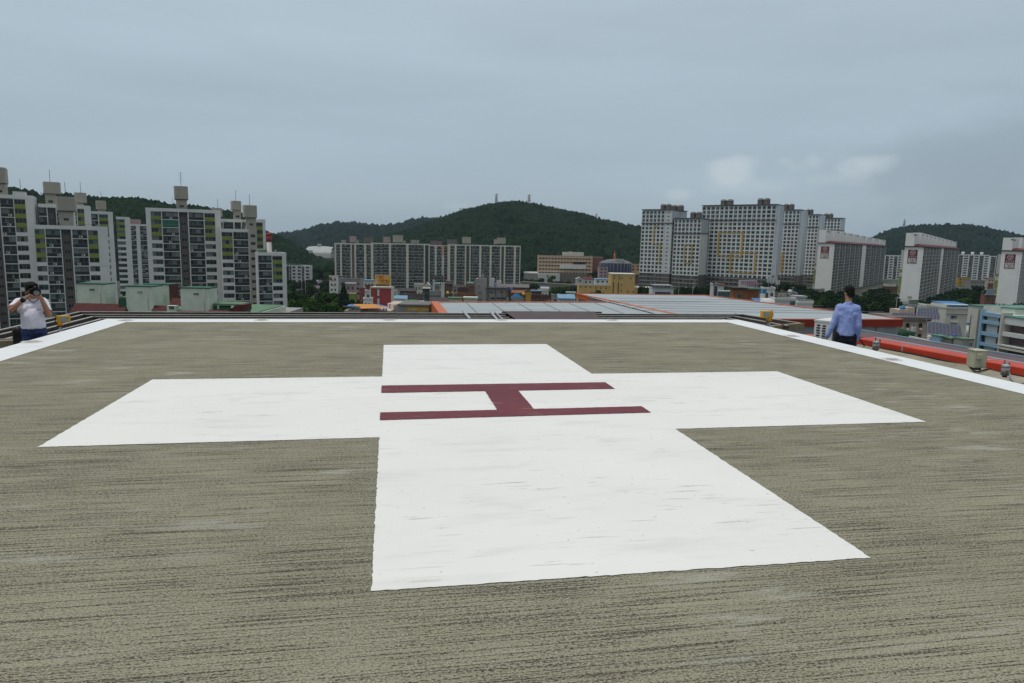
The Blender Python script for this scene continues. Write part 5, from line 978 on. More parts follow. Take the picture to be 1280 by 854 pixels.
# telecom masts
for i, (x, y, d) in enumerate(((961.5, 345, 196), (965.5, 347, 197), (969.5, 344.5, 195), (972.5, 350, 192))):
    p = P(x, y, d); zb = P(x, 362, d).z; o = thing('telecom_mast', ['leftmost of the four grey telecom masts on the white rooftop', 'second grey telecom mast from the left', 'third grey telecom mast, the tallest', 'short telecom mast at the right of the group'][i], 'mast', (p.x, p.y, zb), 0, 'telecom masts on the white rooftop')
    b = MB(); b.tube((0, 0, 0), (0, 0, p.z - zb), .1, 'steel', n=6); b.tube((-.5, 0, (p.z - zb) * .6), (.5, 0, (p.z - zb) * .6), .04, 'steel', n=4); b.build('pole', o)
    for k in (-1, 0, 1): b = MB(); b.box(-.12 + k * .42, .12 + k * .42, -.12, 0, (p.z - zb) * .5, (p.z - zb) * .95, 'grey_white_wall'); b.build('antenna_panel', o)
# letters on the roof of the sign building
fc = Facade(973, 990, 366.3, 160, base=P(973, 373.5, 160).z); s = fc.root('roof_lettering', 'row of cream block letters on a dark red band', 'sign'); b = MB(); b.box(0, fc.L, .1, .25, -.3, .2, 'brick_side'); b.build('band', s)
for k in range(4): b = MB(); h = fc.H; glyph(b, 0, .1, h * .9, 'cream_wall', k + 2); b.box(0, .14, -.02, .1, .1, h, 'cream_wall'); q = b.build('letter', s); q.location = (fc.L * k / 4 + .1, 0, 0)
tank(995, 373, 162, 6, 'brick_side', 'dark red round kiosk with a blue cap right of the cream letters', h=1.1); tank(993, 366.5, 163, 7, 'tank_sky', 'flat blue cover on the dark red kiosk', h=.25)
b = MB(); b.ball((0, 0, 0), .55, 'sign_white'); o = b.build('roof_ball'); o.location = P(987.5, 364.8, 163); tag(o, 'white ball ornament above the cream letters', 'ornament')
# billboard by slab 101
fc = Facade(1234, 1243.5, 361.2, 298, base=P(1234, 369, 298).z); b = MB(); b.box(0, fc.L, 0, .4, .2, fc.H, 'light_blue_metal'); b.box(-.1, fc.L + .1, -.05, .45, 0, .2, 'steel'); o = b.build('billboard'); o.location = (fc.A.x, fc.A.y, fc.base); o.rotation_euler = (0, 0, fc.a); tag(o, 'blank pale grey billboard on the dark red brick shop building', 'billboard')
# distant balcony blocks behind the slabs
for lab, xl, xr, yt, d, n_, rows in (('white distant apartment block between slabs 103 and 102', 1106.5, 1128, 319, 760, 4, 11), ('white distant apartment block with three round roof tanks right of slab 102', 1198, 1237, 318, 800, 6, 10), ('grey narrow apartment block beside slab 101', 1237.5, 1246, 320, 840, 1, 9)):
    cols = []; w = (xr - xl) / n_
    for i in range(n_): cols += [('P', xl + i * w, xl + i * w + w * .16), ('B' if i % 2 == 0 else 'W', xl + i * w + w * .2, xl + (i + 1) * w - w * .04)]
    cols.append(('P', xr - .6, xr)); f_, r_ = apartment(lab, cols, yt, d, rows=rows, greens=0, ac=False, fh=2.8)
    if n_ == 6:
        for x in (1206.5, 1218.5, 1230): b = MB(); b.tube((f_.u(x), 4, f_.H - .3), (f_.u(x), 4, f_.H + 3), 1.6, 'white_wall', n=12); b.build('roof_drum', r_)
# ================================================================ near town at the right
mat('near_white', (.55, .57, .54), .8, .08, .5); mat('near_cream', (.50, .485, .42), .8, .12, .5)
def array(label, P0, P1, P2, nx, ny, P3=None):
    """tilted bank of solar panels: P0 lower left, P1 lower right, P2 upper left"""
    P0, P1, P2 = Vector(P0), Vector(P1), Vector(P2); U, Vv = (P1 - P0) / nx, (P2 - P0) / ny; n_ = U.cross(Vv).normalized(); o = thing('solar_array', label, 'solar panels', P0, 0, 'rooftop solar arrays'); Z0 = Vector((0, 0, 0))
    pm = MB(); g = .045; e0, e1 = U * g, Vv * g
    pts = [e0 + e1, U - e0 + e1, U + Vv - e0 - e1, Vv + e0 - e1]; top = [p + n_ * .04 for p in pts]
    pm.face([p + n_ * .0 for p in pts][::-1], 'solar_line'); pm.face(top, 'solar')
    for a, b_ in ((0, 1), (1, 2), (2, 3), (3, 0)): pm.face([pts[a], pts[b_], top[b_], top[a]], 'solar_line')
    for k in (1, 2, 3): q = Vv * (k / 4); pm.face([q + e0 + n_ * .045 - Vv * .012, q + U - e0 + n_ * .045 - Vv * .012, q + U - e0 + n_ * .045 + Vv * .012, q + e0 + n_ * .045 + Vv * .012], 'solar_line') if k == 2 else None
    me = pm.mesh('solar_panel')
    fr = MB(); c = MB()
    for i in range(nx):
        for j in range(ny): link('solar_panel', me, o, U * i + Vv * j)
    fr.face([n_ * -.06, U * nx + n_ * -.06, U * nx + Vv * ny + n_ * -.06, Vv * ny + n_ * -.06], 'solar_line')
    for i in range(nx + 1):
        if i % 3 == 0 or i == nx: p = U * i; fr.tube(p + n_ * -.05, (p.x, p.y, -1.2), .04, 'galvanised', n=5); p = U * i + Vv * ny; fr.tube(p + n_ * -.05, (p.x, p.y, -1.2), .04, 'galvanised', n=5)
    fr.build('rack', o); return o
# pink building with two arched bays
fc = Facade(1127.5, 1161.5, 400.5, 150); o = fc.root('pink_building', 'pink building with two orange-framed arched bays and dark flat roof edge', 'building'); H, L = fc.H, fc.L; fcp = fc
b = MB(); b.box(0, L, 0, 9, 0, H, 'pink_beige'); b.build('wall', o); b = MB(); b.box(-2.8, L + .2, -.5, 9.2, H, H + .75, 'dark_cap'); b.box(-2.8, 0, .2, 9, H - .5, H, 'pink_beige'); b.build('roof_edge', o)
for x in (1134.8, 1150.8):
    u = fc.u(x); b = MB(); w = .58; hh = 1.15
    def arch(w, z0, z1, y, m):
        pts = [(u - w, y, z0), (u + w, y, z0), (u + w, y, z1)] + [(u + w * math.cos(a), y, z1 + w * .8 * math.sin(a)) for a in [math.pi * k / 6 for k in range(1, 6)]] + [(u - w, y, z1)]; b.face(pts, m)
    zt = fc.z(x, 405.5); zb = fc.z(x, 424)
    arch(.62, zb, zt, -.1, 'orange_wall'); arch(.42, zb, zt, -.14, 'pink_wall'); arch(.40, fc.z(x, 409.5), zt, -.17, 'glass_dark'); b.box(u - .36, u + .36, -.2, -.14, fc.z(x, 421), fc.z(x, 417.5), 'glass_dark'); b.box(u - .25, u + .25, -.5, -.15, fc.z(x, 412.5), fc.z(x, 410), 'pvc_white'); b.build('arched_bay', o)
fc = Facade(1124.2, 1146, 386.5, 158, base=fcp.base + fcp.H); o = fc.root('roof_house', 'pink rooftop room behind the low solar panels', 'roof house'); b = MB(); b.box(fc.u(1124.2), fc.u(1136), 0, 4, 0, fc.z(1124, 387.3), 'pink_beige'); b.box(fc.u(1136), fc.u(1145.5), .5, 4, 0, fc.z(1136, 384.8), 'pink_beige'); b.build('wall', o)
tank(1128, 386.8, 159, 6.3, 'tank_sky', 'sky-blue tank on the pink rooftop room', h=.75)
fc = Facade(1136.8, 1147.6, 375.3, 160, base=P(1137, 385, 160).z); s = fc.root('rooftop_sign', 'dark teal rooftop sign with a pale lower word', 'sign'); b = MB(); b.box(0, fc.L, 0, .25, .05, fc.H, 'teal_sign'); b.build('panel', s); b = MB(); b.box(-.06, fc.L + .06, -.03, .3, fc.H, fc.H + .1, 'steel'); b.box(-.06, 0, -.03, .3, 0, fc.H, 'steel'); b.box(fc.L, fc.L + .06, -.03, .3, 0, fc.H, 'steel'); b.build('frame', s)
b = MB()
for k in range(4): glyph(b, .12 + k * fc.L * .24, fc.H * .15, fc.H * .3, 'sign_white', k); glyph(b, .2 + k * fc.L * .22, fc.H * .62, fc.H * .22, 'ochre', k + 1)
b.build('lettering', s)
array('low row of dark panels on the pink building roof, left array', P(1114.5, 397.5, 151), P(1146, 398.2, 150), P(1115, 391.2, 154), 8, 1)
array('two-tiered middle array behind the pink building', P(1146, 398.5, 150), P(1175, 399.6, 148), P(1146.5, 391.3, 156), 7, 2); array('rear array next to the teal sign', P(1147, 391.3, 158), P(1173.5, 392.3, 157), P(1147.5, 384.2, 165), 7, 2)
array('big front array right of the pink building', P(1159.5, 416, 118), P(1203, 421.5, 116), P(1160, 402, 126), 9, 5)
# low roofs and yard things under the arrays
fc, o = house('flat-roofed house carrying the big solar array, with green-topped sheds', 1160, 1216, 429, 104, 'cream_wall', 'stone', floors=0, nwin=0, depth=5, name='flat_roof_house')
for i, (x0, x1, yt, yb, m, mr, lab) in enumerate(((1175, 1186, 421, 429, 'window_blue', 'teal_roof', 'small glazed hut with green roof, left of the two'), (1190, 1203.5, 424, 433, 'stone', 'green_roof', 'longer open hut with green roof'), (1203.5, 1218, 424.5, 437, 'grey_wall', 'green_roof', 'grey shed with bright green roof edge and dark door'))):
    f_ = Facade(x0, x1, yt, 100 - i * 2, base=P(x0, yb, 100 - i * 2).z - 1.2); o = f_.root('roof_hut', lab, 'hut'); b = MB(); b.box(0, f_.L, 0, 2, 0, f_.H, m); b.build('wall', o); b = MB(); b.box(-.08, f_.L + .08, -.08, 2.1, f_.H, f_.H + .12, mr); b.build('roof', o); link('window', cell_mesh('N', .5, .6, 0), o, (f_.L * .55, -.11, f_.H - .95)); link('window', cell_mesh('N', .3, .8, 1), o, (f_.L * .12, -.11, f_.H - 1.1))
tank(1192, 423, 103, 5.6, 'tank_blue', 'dark blue tank before the big solar array', h=.9); tank(1168, 425.5, 104, 9, 'navy', 'flat navy box-like tank under the big array', h=.35)
b = MB(); b.tube((0, 0, 0), (0, 0, 2.2), .16, 'pvc_white', n=10); b.ball((0, 0, 2.45), .28, 'light_blue_metal'); b.tube((.45, .1, 0), (.45, .1, 3.6), .07, 'rail_dark', n=6); o = b.build('vent_pipe'); o.location = P(1208, 424, 103); tag(o, 'white vent pipe with a round cowl by the cream wall', 'vent pipe')
b = MB(); b.tube((0, 0, 0), (0, 0, .3), .3, 'sign_white', n=12); b.ball((0, 0, .45), .32, 'sign_white'); o = b.build('roof_ventilator'); o.location = P(1161, 425, 108); tag(o, 'white round ventilator under the big solar array', 'ventilator')
fc, o = house('green netted shed below the arched bays', 1128, 1143, 418.2, 110, 'green_trim', 'green_roof', floors=0, nwin=0, depth=4, name='shed', cat='shed')
b = MB(); b.box(0, .55, 0, .5, 0, 1.6, 'sign_white'); b.tube((.27, .25, 1.6), (.27, .25, 1.95), .1, 'rail_dark', n=6); o = b.build('chimney_stack'); o.location = P(1140.5, 421, 112); tag(o, 'small white chimney stack between the arched bays', 'chimney')
# cream building with blue roof
fc, o = house('cream house under a long bright blue roof', 1183, 1217.5, 386, 165, 'near_cream', 'near_cream', floors=0, nwin=0, depth=8)
b = MB(); b.box(fc.u(1186), fc.u(1216), 1, 7, fc.H, fc.z(1187, 381), 'near_white'); b.build('upper_wall', o); b = MB(); b.face([(fc.u(1186), .2, fc.z(1187, 382)), (fc.u(1217), .2, fc.z(1187, 382)), (fc.u(1217), 7.5, fc.z(1187, 379.3)), (fc.u(1186), 7.5, fc.z(1187, 379.3))], 'awning_blue'); b.box(fc.u(1186), fc.u(1217), .1, .2, fc.z(1187, 382.6), fc.z(1187, 381.7), 'awning_blue'); b.build('blue_roof', o)
link('window', cell_mesh('W', 1.4, .75, 1), o, (fc.u(1189.8), -.2, fc.z(1190, 398.3))); b = MB(); b.box(fc.u(1184), fc.u(1215), -.12, -.03, fc.z(1184, 392.8), fc.z(1184, 392.3), 'stone'); b.box(fc.u(1190), fc.u(1199), -.5, -.03, fc.z(1184, 403), fc.z(1184, 401.8), 'sign_white'); b.build('ledge', o)
fc, o = house('pale yellow wall house between the arrays and the cream house', 1175.5, 1184, 386, 175, 'cream_wall', 'cream_wall', floors=1, nwin=1)
fc, o = house('low grey house with rooftop clutter behind the middle slab trees', 1168, 1186, 383.5, 210, 'grey_white_wall', 'roof_grey', floors=0, nwin=0)
# white building with blue frame
fc = Facade(1213, 1300, 383, 104, d2=92, base=-30); o = fc.root('white_building', 'white four-storey building with a sky-blue frame and balconies on its right', 'building'); H, L = fc.H, fc.L
zz = lambda y, x=1230: fc.z(x, y); uu = fc.u
b = MB(); b.box(0, uu(1226), -.3, 9, 0, zz(382, 1215), 'near_cream'); b.box(uu(1226), uu(1229), .3, 9, 0, zz(383), 'near_white'); b.box(uu(1229), uu(1254), .2, 9, 0, zz(391.5), 'near_white'); b.box(uu(1254), L, 1.4, 9, 0, zz(397, 1260), 'near_white')
b.box(uu(1254), uu(1256.5), -.2, 1.4, 0, zz(391, 1254), 'near_cream'); b.box(uu(1256), L, .2, 1.4, zz(406, 1260), zz(396.5, 1260), 'near_white'); b.box(uu(1256), L, .0, 1.4, zz(421, 1260), zz(416, 1260), 'near_white'); b.box(uu(1254), L, -.3, 1.4, zz(433.5, 1260), zz(432, 1260), 'near_white'); b.box(uu(1253), L, -.3, 1.4, zz(437.5, 1260), zz(434.8, 1260), 'near_cream')
b.box(uu(1256), L, 1.3, 1.4, 0, zz(402, 1260), 'mauve'); b.build('wall', o)
b = MB(); b.box(0, uu(1226) + .1, -.4, 9.1, zz(382, 1215), zz(382, 1215) + .15, 'teal_roof'); b.box(uu(1227), uu(1246), 3, 9, zz(391.5), zz(384.5), 'pale_green_wall'); b.box(uu(1227) - .1, uu(1246) + .1, 2.9, 9.1, zz(384.5), zz(384.5) + .15, 'teal_roof'); b.box(uu(1255), L, .1, 9, zz(396.5, 1260), zz(396.5, 1260) + .12, 'teal_roof'); b.build('roof', o)
b = MB(); b.box(uu(1229.2), uu(1232), -.35, .2, 0, zz(386.5), 'window_blue')
for yt, yb in ((391, 396), (401, 405.5), (416, 420.5), (430, 434)): b.box(uu(1231), uu(1254), -.3, .05, zz(yb, 1240), zz(yt, 1240), 'window_blue')
b.build('blue_frame', o)
for yt, yb in ((396, 401.2), (405.8, 415.5), (421, 429), (434.5, 444)):
    for x0, x1 in ((1232.3, 1234.5), (1250.5, 1253.5)): c = MB(); c.box(0, uu(x1) - uu(x0), -.02, .12, 0, zz(yt) - zz(yb), 'glass_dark'); q = c.build('window', o); q.location = (uu(x0), .0, zz(yb, 1240))
for x, y in ((1263.5, 410), (1254, 425.2), (1268, 425.2), (1254.5, 439), (1266, 439)): link('window', cell_mesh('N', .55 if y < 415 else .8, .5, 0, 'frame_grey'), o, (uu(x), 1.15, zz(y, 1262)))
for i in range(3): c = MB(); c.box(0, .35, 0, .12, 0, .9, 'stone'); q = c.build('wall_stain', o); q.location = (uu(1224), -.42, zz(412 + i * 12, 1224)); 
for q in [c for c in bpy.data.objects if c.name.startswith('wall_stain')]: bpy.data.objects.remove(q)
fc = Facade(1258, 1282, 389.5, 112, base=P(1258, 394.5, 112).z); o = fc.root('yellow_rack', 'row of yellow crates or drums on the roof right of the blue frame', 'drums')
for k in range(9):
    c = MB(); c.box(0, fc.L / 9 * .8, 0, 1, 0, fc.H, 'tank_yellow' if k != 4 else 'tank_blue'); q = c.build('drum', o); q.location = (fc.L / 9 * k, 0, 0)
# parking ground
b = MB(); pts = [gp(x, y) for x, y in ((1000, 399), (1135, 402), (1132, 386), (1000, 378))]; b.face([(p.x, p.y, p.z + .3) for p in pts], 'stone'); tag(b.build('parking_ground'), kind='structure')
a_, b_ = P(1008, 384.3, 372), P(1128, 389.5, 372); o = thing('low_wall', 'pale low wall along the back of the parking ground', 'wall', (a_.x, a_.y, -31), math.atan2(b_.y - a_.y, b_.x - a_.x)); b = MB(); b.box(0, (b_ - a_).length, 0, .3, 0, a_.z + 31.2, 'pale_green_wall'); b.build('wall', o)
# ================================================================ trees
def trees(group, lst):
    for (x, y, w, kind, lab) in lst:
        h = 11. if w * 1 > 0 else 9.
        # distance at which a tree of about this height shows its top at row y
        d = 300.
        for _ in range(20):
            p = P(x, y, d); g = gz(p.x, p.y); hh = p.z - g; d *= 1 + .5 * (hh - 10) / 40
            d = max(60, min(700, d))
        tree(x, y, d, w, kind, lab, group)
place = ['left of the street', 'among the park trees']
L1 = []
rr = random.Random(21)
grid = [(362, 349, 10, 'dark'), (368, 351, 10, 'mid'), (374, 353, 11, 'dark'), (381, 350, 9, 'dark'), (386, 353, 9, 'mid'), (389, 346, 8, 'dark'), (394, 341, 6, 'mid'), (363, 362, 15, 'bright'), (371, 364, 14, 'mid'), (379, 361, 13, 'dark'), (385, 366, 14, 'mid'), (368, 374, 18, 'bright'), (380, 375, 17, 'mid'), (392, 372, 15, 'bright'), (402, 370, 16, 'mid'), (411, 366, 16, 'bright'), (418, 371, 17, 'mid'), (407, 350, 11, 'dark'), (412, 346, 10, 'bright'), (411, 357, 14, 'dark'), (405, 360, 13, 'dark'), (421, 361, 12, 'dark'), (408, 377, 19, 'mid'), (422, 379, 16, 'bright'), (364, 381, 16, 'mid'), (430, 374, 14, 'dark'), (436, 373, 12, 'dark'), (445, 371, 13, 'mid'), (449, 376, 12, 'dark'), (394, 380, 16, 'mid'), (380, 383, 16, 'bright'), (409, 341, 8, 'bright'), (416, 342, 7, 'dark'), (376, 345, 8, 'dark'), (360, 355, 12, 'mid'), (391, 349, 9, 'dark'), (388, 359, 12, 'dark'), (400, 363, 10, 'mid'), (414, 351, 11, 'mid'), (404, 354, 8, 'dark'), (424, 366, 14, 'dark'), (439, 379, 13, 'dark'), (452, 370, 9, 'dark'), (366, 356, 12, 'dark'), (384, 343, 7, 'dark')]
ordn = ['smallest', 'pale', 'dense', 'loose', 'round', 'broad', 'slim', 'spreading']
def lab(i, kind, x, y, where):
    col = {'dark': 'dark green', 'mid': 'mid green', 'bright': 'bright green', 'pine': 'dark conical'}[kind]; return f'{col} {ordn[i % 8]} tree {where}'
def wh(x, y):
    a = 'hard by the estate block' if x < 370 else 'left of the street' if x < 392 else 'at the street mouth' if x < 404 else 'right of the street' if x < 424 else 'beside the arcaded building'
    b = 'in the far row' if y < 348 else 'in the second row' if y < 356 else 'in the middle rows' if y < 366 else 'in the front rows' if y < 376 else 'lowest in the clump above the rail'
    return a + ' ' + b
trees('street and park trees left of centre', [(x, y, w, k, lab(i, k, x, y, wh(x, y))) for i, (x, y, w, k) in enumerate(grid)])
tree(429.5, 355, 265, 22, 'pine', 'big dark conical tree before the arcaded building')
tree(637.5, 368, 215, 8, 'pine', 'small dark pine right of the concrete block')
g2 = [(661, 348, 9, 'mid'), (667, 350, 8, 'bright'), (666, 354, 10, 'dark'), (673, 357, 8, 'dark'), (682, 344, 8, 'bright'), (689, 345, 8, 'bright'), (698, 341, 12, 'dark'), (706, 343, 11, 'dark'), (697, 351, 13, 'dark'), (693, 360, 15, 'mid'), (702, 358, 15, 'mid'), (711, 358, 14, 'bright'), (719, 357, 12, 'dark'), (718, 336, 13, 'dark'), (727, 334, 14, 'dark'), (736, 334, 14, 'dark'), (743, 339, 11, 'dark'), (712, 350, 9, 'mid'), (745, 362, 9, 'mid'), (738, 364, 9, 'mid'), (752, 365, 8, 'dark'), (676, 347, 7, 'mid'), (656, 345, 7, 'mid')]
def wh2(x, y): return ('at the left foot of the school' if x < 672 else 'below the school front' if x < 694 else 'on the school slope' if x < 716 else 'before the school end wall') + (', upper row' if y < 348 else ', middle row' if y < 356 else ', lowest row')
trees('trees round the school', [(x, y, w, k, lab(i, k, x, y, wh2(x, y))) for i, (x, y, w, k) in enumerate(g2)])
g3 = [(803 + i * 6.1, 357.2 + (i * 7 % 5) * .5, 9, ['dark', 'mid', 'dark'][i % 3]) for i in range(18)]
trees('low trees before the tower bases', [(x, y, w, k, ['leftmost', 'second', 'third', 'fourth', 'fifth', 'sixth', 'seventh', 'eighth', 'ninth', 'tenth', 'eleventh', 'twelfth', 'thirteenth', 'fourteenth', 'fifteenth', 'sixteenth', 'seventeenth', 'last'][i] + ' low tree from the left before the tower bases') for i, (x, y, w, k) in enumerate(g3)])
g4 = [(962, 353, 14, 'dark'), (975, 352, 14, 'mid'), (988, 354, 14, 'dark'), (1000, 355, 13, 'dark'), (1010, 360, 13, 'dark'), (1012, 367, 13, 'mid'), (1020, 368, 13, 'dark'), (1029, 370, 14, 'mid'), (1038, 367, 15, 'dark'), (1048, 368, 14, 'dark'), (1057, 369, 14, 'mid'), (1085, 367, 16, 'dark'), (1075, 370, 13, 'mid'), (1095, 365, 15, 'dark'), (1103, 367, 15, 'dark'), (1110, 370, 14, 'dark'), (1117, 373, 13, 'mid'), (1022, 376, 12, 'mid'), (1035, 377, 12, 'dark'), (1047, 377, 12, 'dark'), (1108, 377, 13, 'dark'), (1094, 375, 13, 'mid'), (1004, 363, 15, 'dark'), (1016, 362, 15, 'dark'), (1028, 364, 15, 'dark'), (1040, 363, 15, 'dark'), (1052, 363, 15, 'dark'), (1064, 364, 14, 'dark'), (1069, 372, 14, 'dark'), (1080, 377, 12, 'dark'), (1060, 377, 12, 'mid'), (1101, 359, 14, 'dark'), (1116, 366, 14, 'dark'), (1119, 379, 12, 'dark'), (995, 361, 14, 'dark'), (1090, 361, 15, 'dark')]
trees('trees along the foot of slab 103', [(x, y, w, k, lab(i, k, x, y, ('under the high towers' if x < 1005 else 'at the left foot of slab 103' if x < 1030 else 'behind the walking man' if x < 1080 else 'between slabs 103 and 102') + (', back row' if y < 372 else ', front row'))) for i, (x, y, w, k) in enumerate(g4)])
g5 = [(1122, 376, 12, 'dark'), (1156, 375, 14, 'dark'), (1165, 371, 15, 'dark'), (1176, 367, 16, 'dark'), (1187, 364, 15, 'dark'), (1198, 361, 16, 'dark'), (1207, 360, 15, 'dark'), (1216, 363, 15, 'dark'), (1226, 364, 14, 'dark'), (1172, 377, 14, 'mid'), (1184, 375, 14, 'dark'), (1205, 372, 15, 'bright'), (1196, 373, 12, 'mid'), (1220, 374, 14, 'dark'), (1248, 379, 12, 'dark'), (1258, 383, 12, 'dark'), (1268, 382, 14, 'dark'), (1277, 378, 14, 'dark'), (1159, 379, 14, 'dark'), (1166, 376, 14, 'dark'), (1180, 371, 15, 'dark'), (1190, 370, 15, 'dark'), (1200, 367, 15, 'dark'), (1211, 368, 15, 'dark'), (1222, 370, 15, 'dark'), (1229, 374, 13, 'dark'), (1213, 378, 13, 'mid'), (1193, 378, 14, 'dark'), (1150, 378, 13, 'dark'), (1144, 381, 12, 'dark'), (1251, 385, 11, 'dark'), (1225, 357, 12, 'dark')]
trees('trees right of slab 102', [(x, y, w, k, lab(i, k, x, y, ('beside the foot of slab 102' if x < 1180 else 'in the dark grove right of slab 102' if x < 1215 else 'near the red brick shop' if x < 1240 else 'at the foot of slab 101') + (', upper row' if y < 369 else ', lower row'))) for i, (x, y, w, k) in enumerate(g5)])
tree(160, 363, 175, 14, 'dark', 'dark round tree in the gap between the left estate blocks')
from mathutils.geometry import tessellate_polygon
# ================================================================ metal roofs beyond the pad
def metal_roof_mat(name, axis_angle, pitch_, line=.06, rgb=(.33, .365, .37)):
    m = bpy.data.materials.new(name); m.use_nodes = True; t = m.node_tree; b = t.nodes['Principled BSDF']; b.inputs['Roughness'].default_value = .42; b.inputs['Specular IOR Level'].default_value = .4
    g = t.nodes.new('ShaderNodeNewGeometry'); n = t.nodes.new('ShaderNodeTexNoise'); n.inputs['Scale'].default_value = .35; n.inputs['Detail'].default_value = 8; n.inputs['Roughness'].default_value = .65
    mp = t.nodes.new('ShaderNodeMapping'); mp.inputs['Scale'].default_value = (.3, 2.2, 1); mp.inputs['Rotation'].default_value = (0, 0, -axis_angle); t.links.new(g.outputs['Position'], mp.inputs[0]); t.links.new(mp.outputs[0], n.inputs[0])
    r = t.nodes.new('ShaderNodeValToRGB'); e = r.color_ramp.elements; e[0].position = .3; e[0].color = (*[c * .72 for c in rgb], 1); e[1].position = .55; e[1].color = (*rgb, 1); x = e.new(.75); x.color = (*[c * 1.1 for c in rgb], 1)
    t.links.new(n.outputs[0], r.inputs[0])
    n2 = t.nodes.new('ShaderNodeTexNoise'); n2.inputs['Scale'].default_value = .5; n2.inputs['Detail'].default_value = 2; t.links.new(g.outputs['Position'], n2.inputs[0])
    sp = t.nodes.new('ShaderNodeMapRange'); sp.inputs[1].default_value = .70; sp.inputs[2].default_value = .74; t.links.new(n2.outputs[0], sp.inputs[0])
    mx = t.nodes.new('ShaderNodeMix'); mx.data_type = 'RGBA'; t.links.new(sp.outputs[0], mx.inputs[0]); t.links.new(r.outputs[0], mx.inputs[6]); mx.inputs[7].default_value = (.22, .17, .15, 1); t.links.new(mx.outputs[2], b.inputs['Base Color'])
    MT[name] = m
metal_roof_mat('roof_sheet', 0, 1)
ZR1, ZR2 = -7.12, -7.0
def poly_roof(label, name, pix, z, fascia, seams, fmat='salmon_trim', drop=.9):
    pts = [W(x, y, z) for x, y in pix]; o = thing(name, label, 'roof', (pts[0].x, pts[0].y, -31)); o0 = o.location
    L = [(p.x - o0.x, p.y - o0.y) for p in pts]; zz = z + 31
    b = MB(); b.face([(x, y, zz) for x, y in L], 'roof_sheet'); b.build('sheet_roof', o)
    c = Vector((sum(p[0] for p in L) / len(L), sum(p[1] for p in L) / len(L))); w = MB(); L2 = [((p[0] - c.x) * .985 + c.x, (p[1] - c.y) * .985 + c.y) for p in L]
    for i in range(len(L2)): j = (i + 1) % len(L2); w.face([(*L2[i], 0), (*L2[j], 0), (*L2[j], zz - .02), (*L2[i], zz - .02)][::-1], 'grey_wall')
    w.build('wall', o)
    for (i, wd, m) in fascia:
        j = (i + 1) % len(L); p, q = Vector((*L[i], zz)), Vector((*L[j], zz)); t = MB(); t.bar(p + Vector((0, 0, .12)), q + Vector((0, 0, .12)), wd, .12 + drop, m); t.build('edge_trim', o)
    for (p, q, wd) in seams:
        a, b_ = W(*p, z), W(*q, z); t = MB(); t.bar((a.x - o0.x, a.y - o0.y, zz + .04), (b_.x - o0.x, b_.y - o0.y, zz + .04), wd * (1 if wd > .3 else .55), .04, 'salmon_trim' if wd > .3 else 'seam' if wd > .15 else 'seam_light'); t.build('roof_seam', o)
    return o
mat('seam_light', (.25, .27, .27), .7, .1, 1); mat('seam', (.17, .17, .165), .7, .1, 1)
# row of seams runs with the pad's own depth direction
s1 = []
for k in range(13):
    x = 583.5 + 32 * k; a = W(x, 379, ZR1); bb = W(x + 14, 391, ZR1); s1.append(((x, 379.2), (x + (x - 484) * .165 * .86, 392.5), .22))
poly_roof('nearer blue-grey sheet roof with salmon edging and slanting seams', 'sheet_roof_hall', [(563, 397), (840, 397), (1000, 399), (900, 378.5), (548, 378)], ZR1, [(3, .5, 'salmon_trim')], s1)
b_ = [W(x, y, ZR1) for x, y in ((563, 397), (548, 378))]
o = bpy.data.objects[[q.name for q in bpy.data.objects if q.name.startswith('sheet_roof_hall')][0]]; t = MB(); p, q = [Vector((v_.x - o.location.x, v_.y - o.location.y, ZR1 + 31)) for v_ in b_]
n_ = Vector((-1, 0, 0)); t.face([p + Vector((.0, 0, .15)), q + Vector((0, 0, .15)), q + n_ * 1.05 + Vector((0, 0, .15)), p + n_ * 1.05 + Vector((0, 0, .15))][::-1], 'salmon_trim'); t.face([p + n_ * 1.05 + Vector((0, 0, .15)), q + n_ * 1.05 + Vector((0, 0, .15)), q + n_ * 1.05 + Vector((0, 0, -1.3)), p + n_ * 1.05 + Vector((0, 0, -1.3))][::-1], 'orange_metal'); t.build('orange_edge', o)
s2 = [((735 + 10 * k + 2, 369.5 + 3.1 * k), (915 + 38 * k, 371.5 + 3.7 * k), .12) for k in range(1, 7)]
poly_roof('larger blue-grey sheet roof reaching to the right behind the walking man', 'sheet_roof_hall', [(843, 398), (953, 398.3), (1128, 399.6), (880, 369.5), (720.5, 367.3)], ZR2, [(2, .45, 'salmon_trim'), (3, .3, 'salmon_trim')], s2 + [((722, 367.5), (843, 392.5), .8)], drop=.3)
o = bpy.data.objects[[q.name for q in bpy.data.objects if q.name.startswith('sheet_roof_hall')][-1]]
a0, a1 = W(720.0, 367.5, ZR2), W(775, 379, ZR2); t = MB(); t.face([(a0.x - o.location.x, a0.y - o.location.y, ZR2 + 31.12), (a1.x - o.location.x, a1.y - o.location.y, ZR2 + 31.12), (a1.x - o.location.x, a1.y - o.location.y, ZR2 + 29.9), (a0.x - o.location.x, a0.y - o.location.y, ZR2 + 30.4)], 'orange_metal'); t.build('orange_fascia', o)
mat('red_wing', (.27, .03, .015), .5, .15, 1)
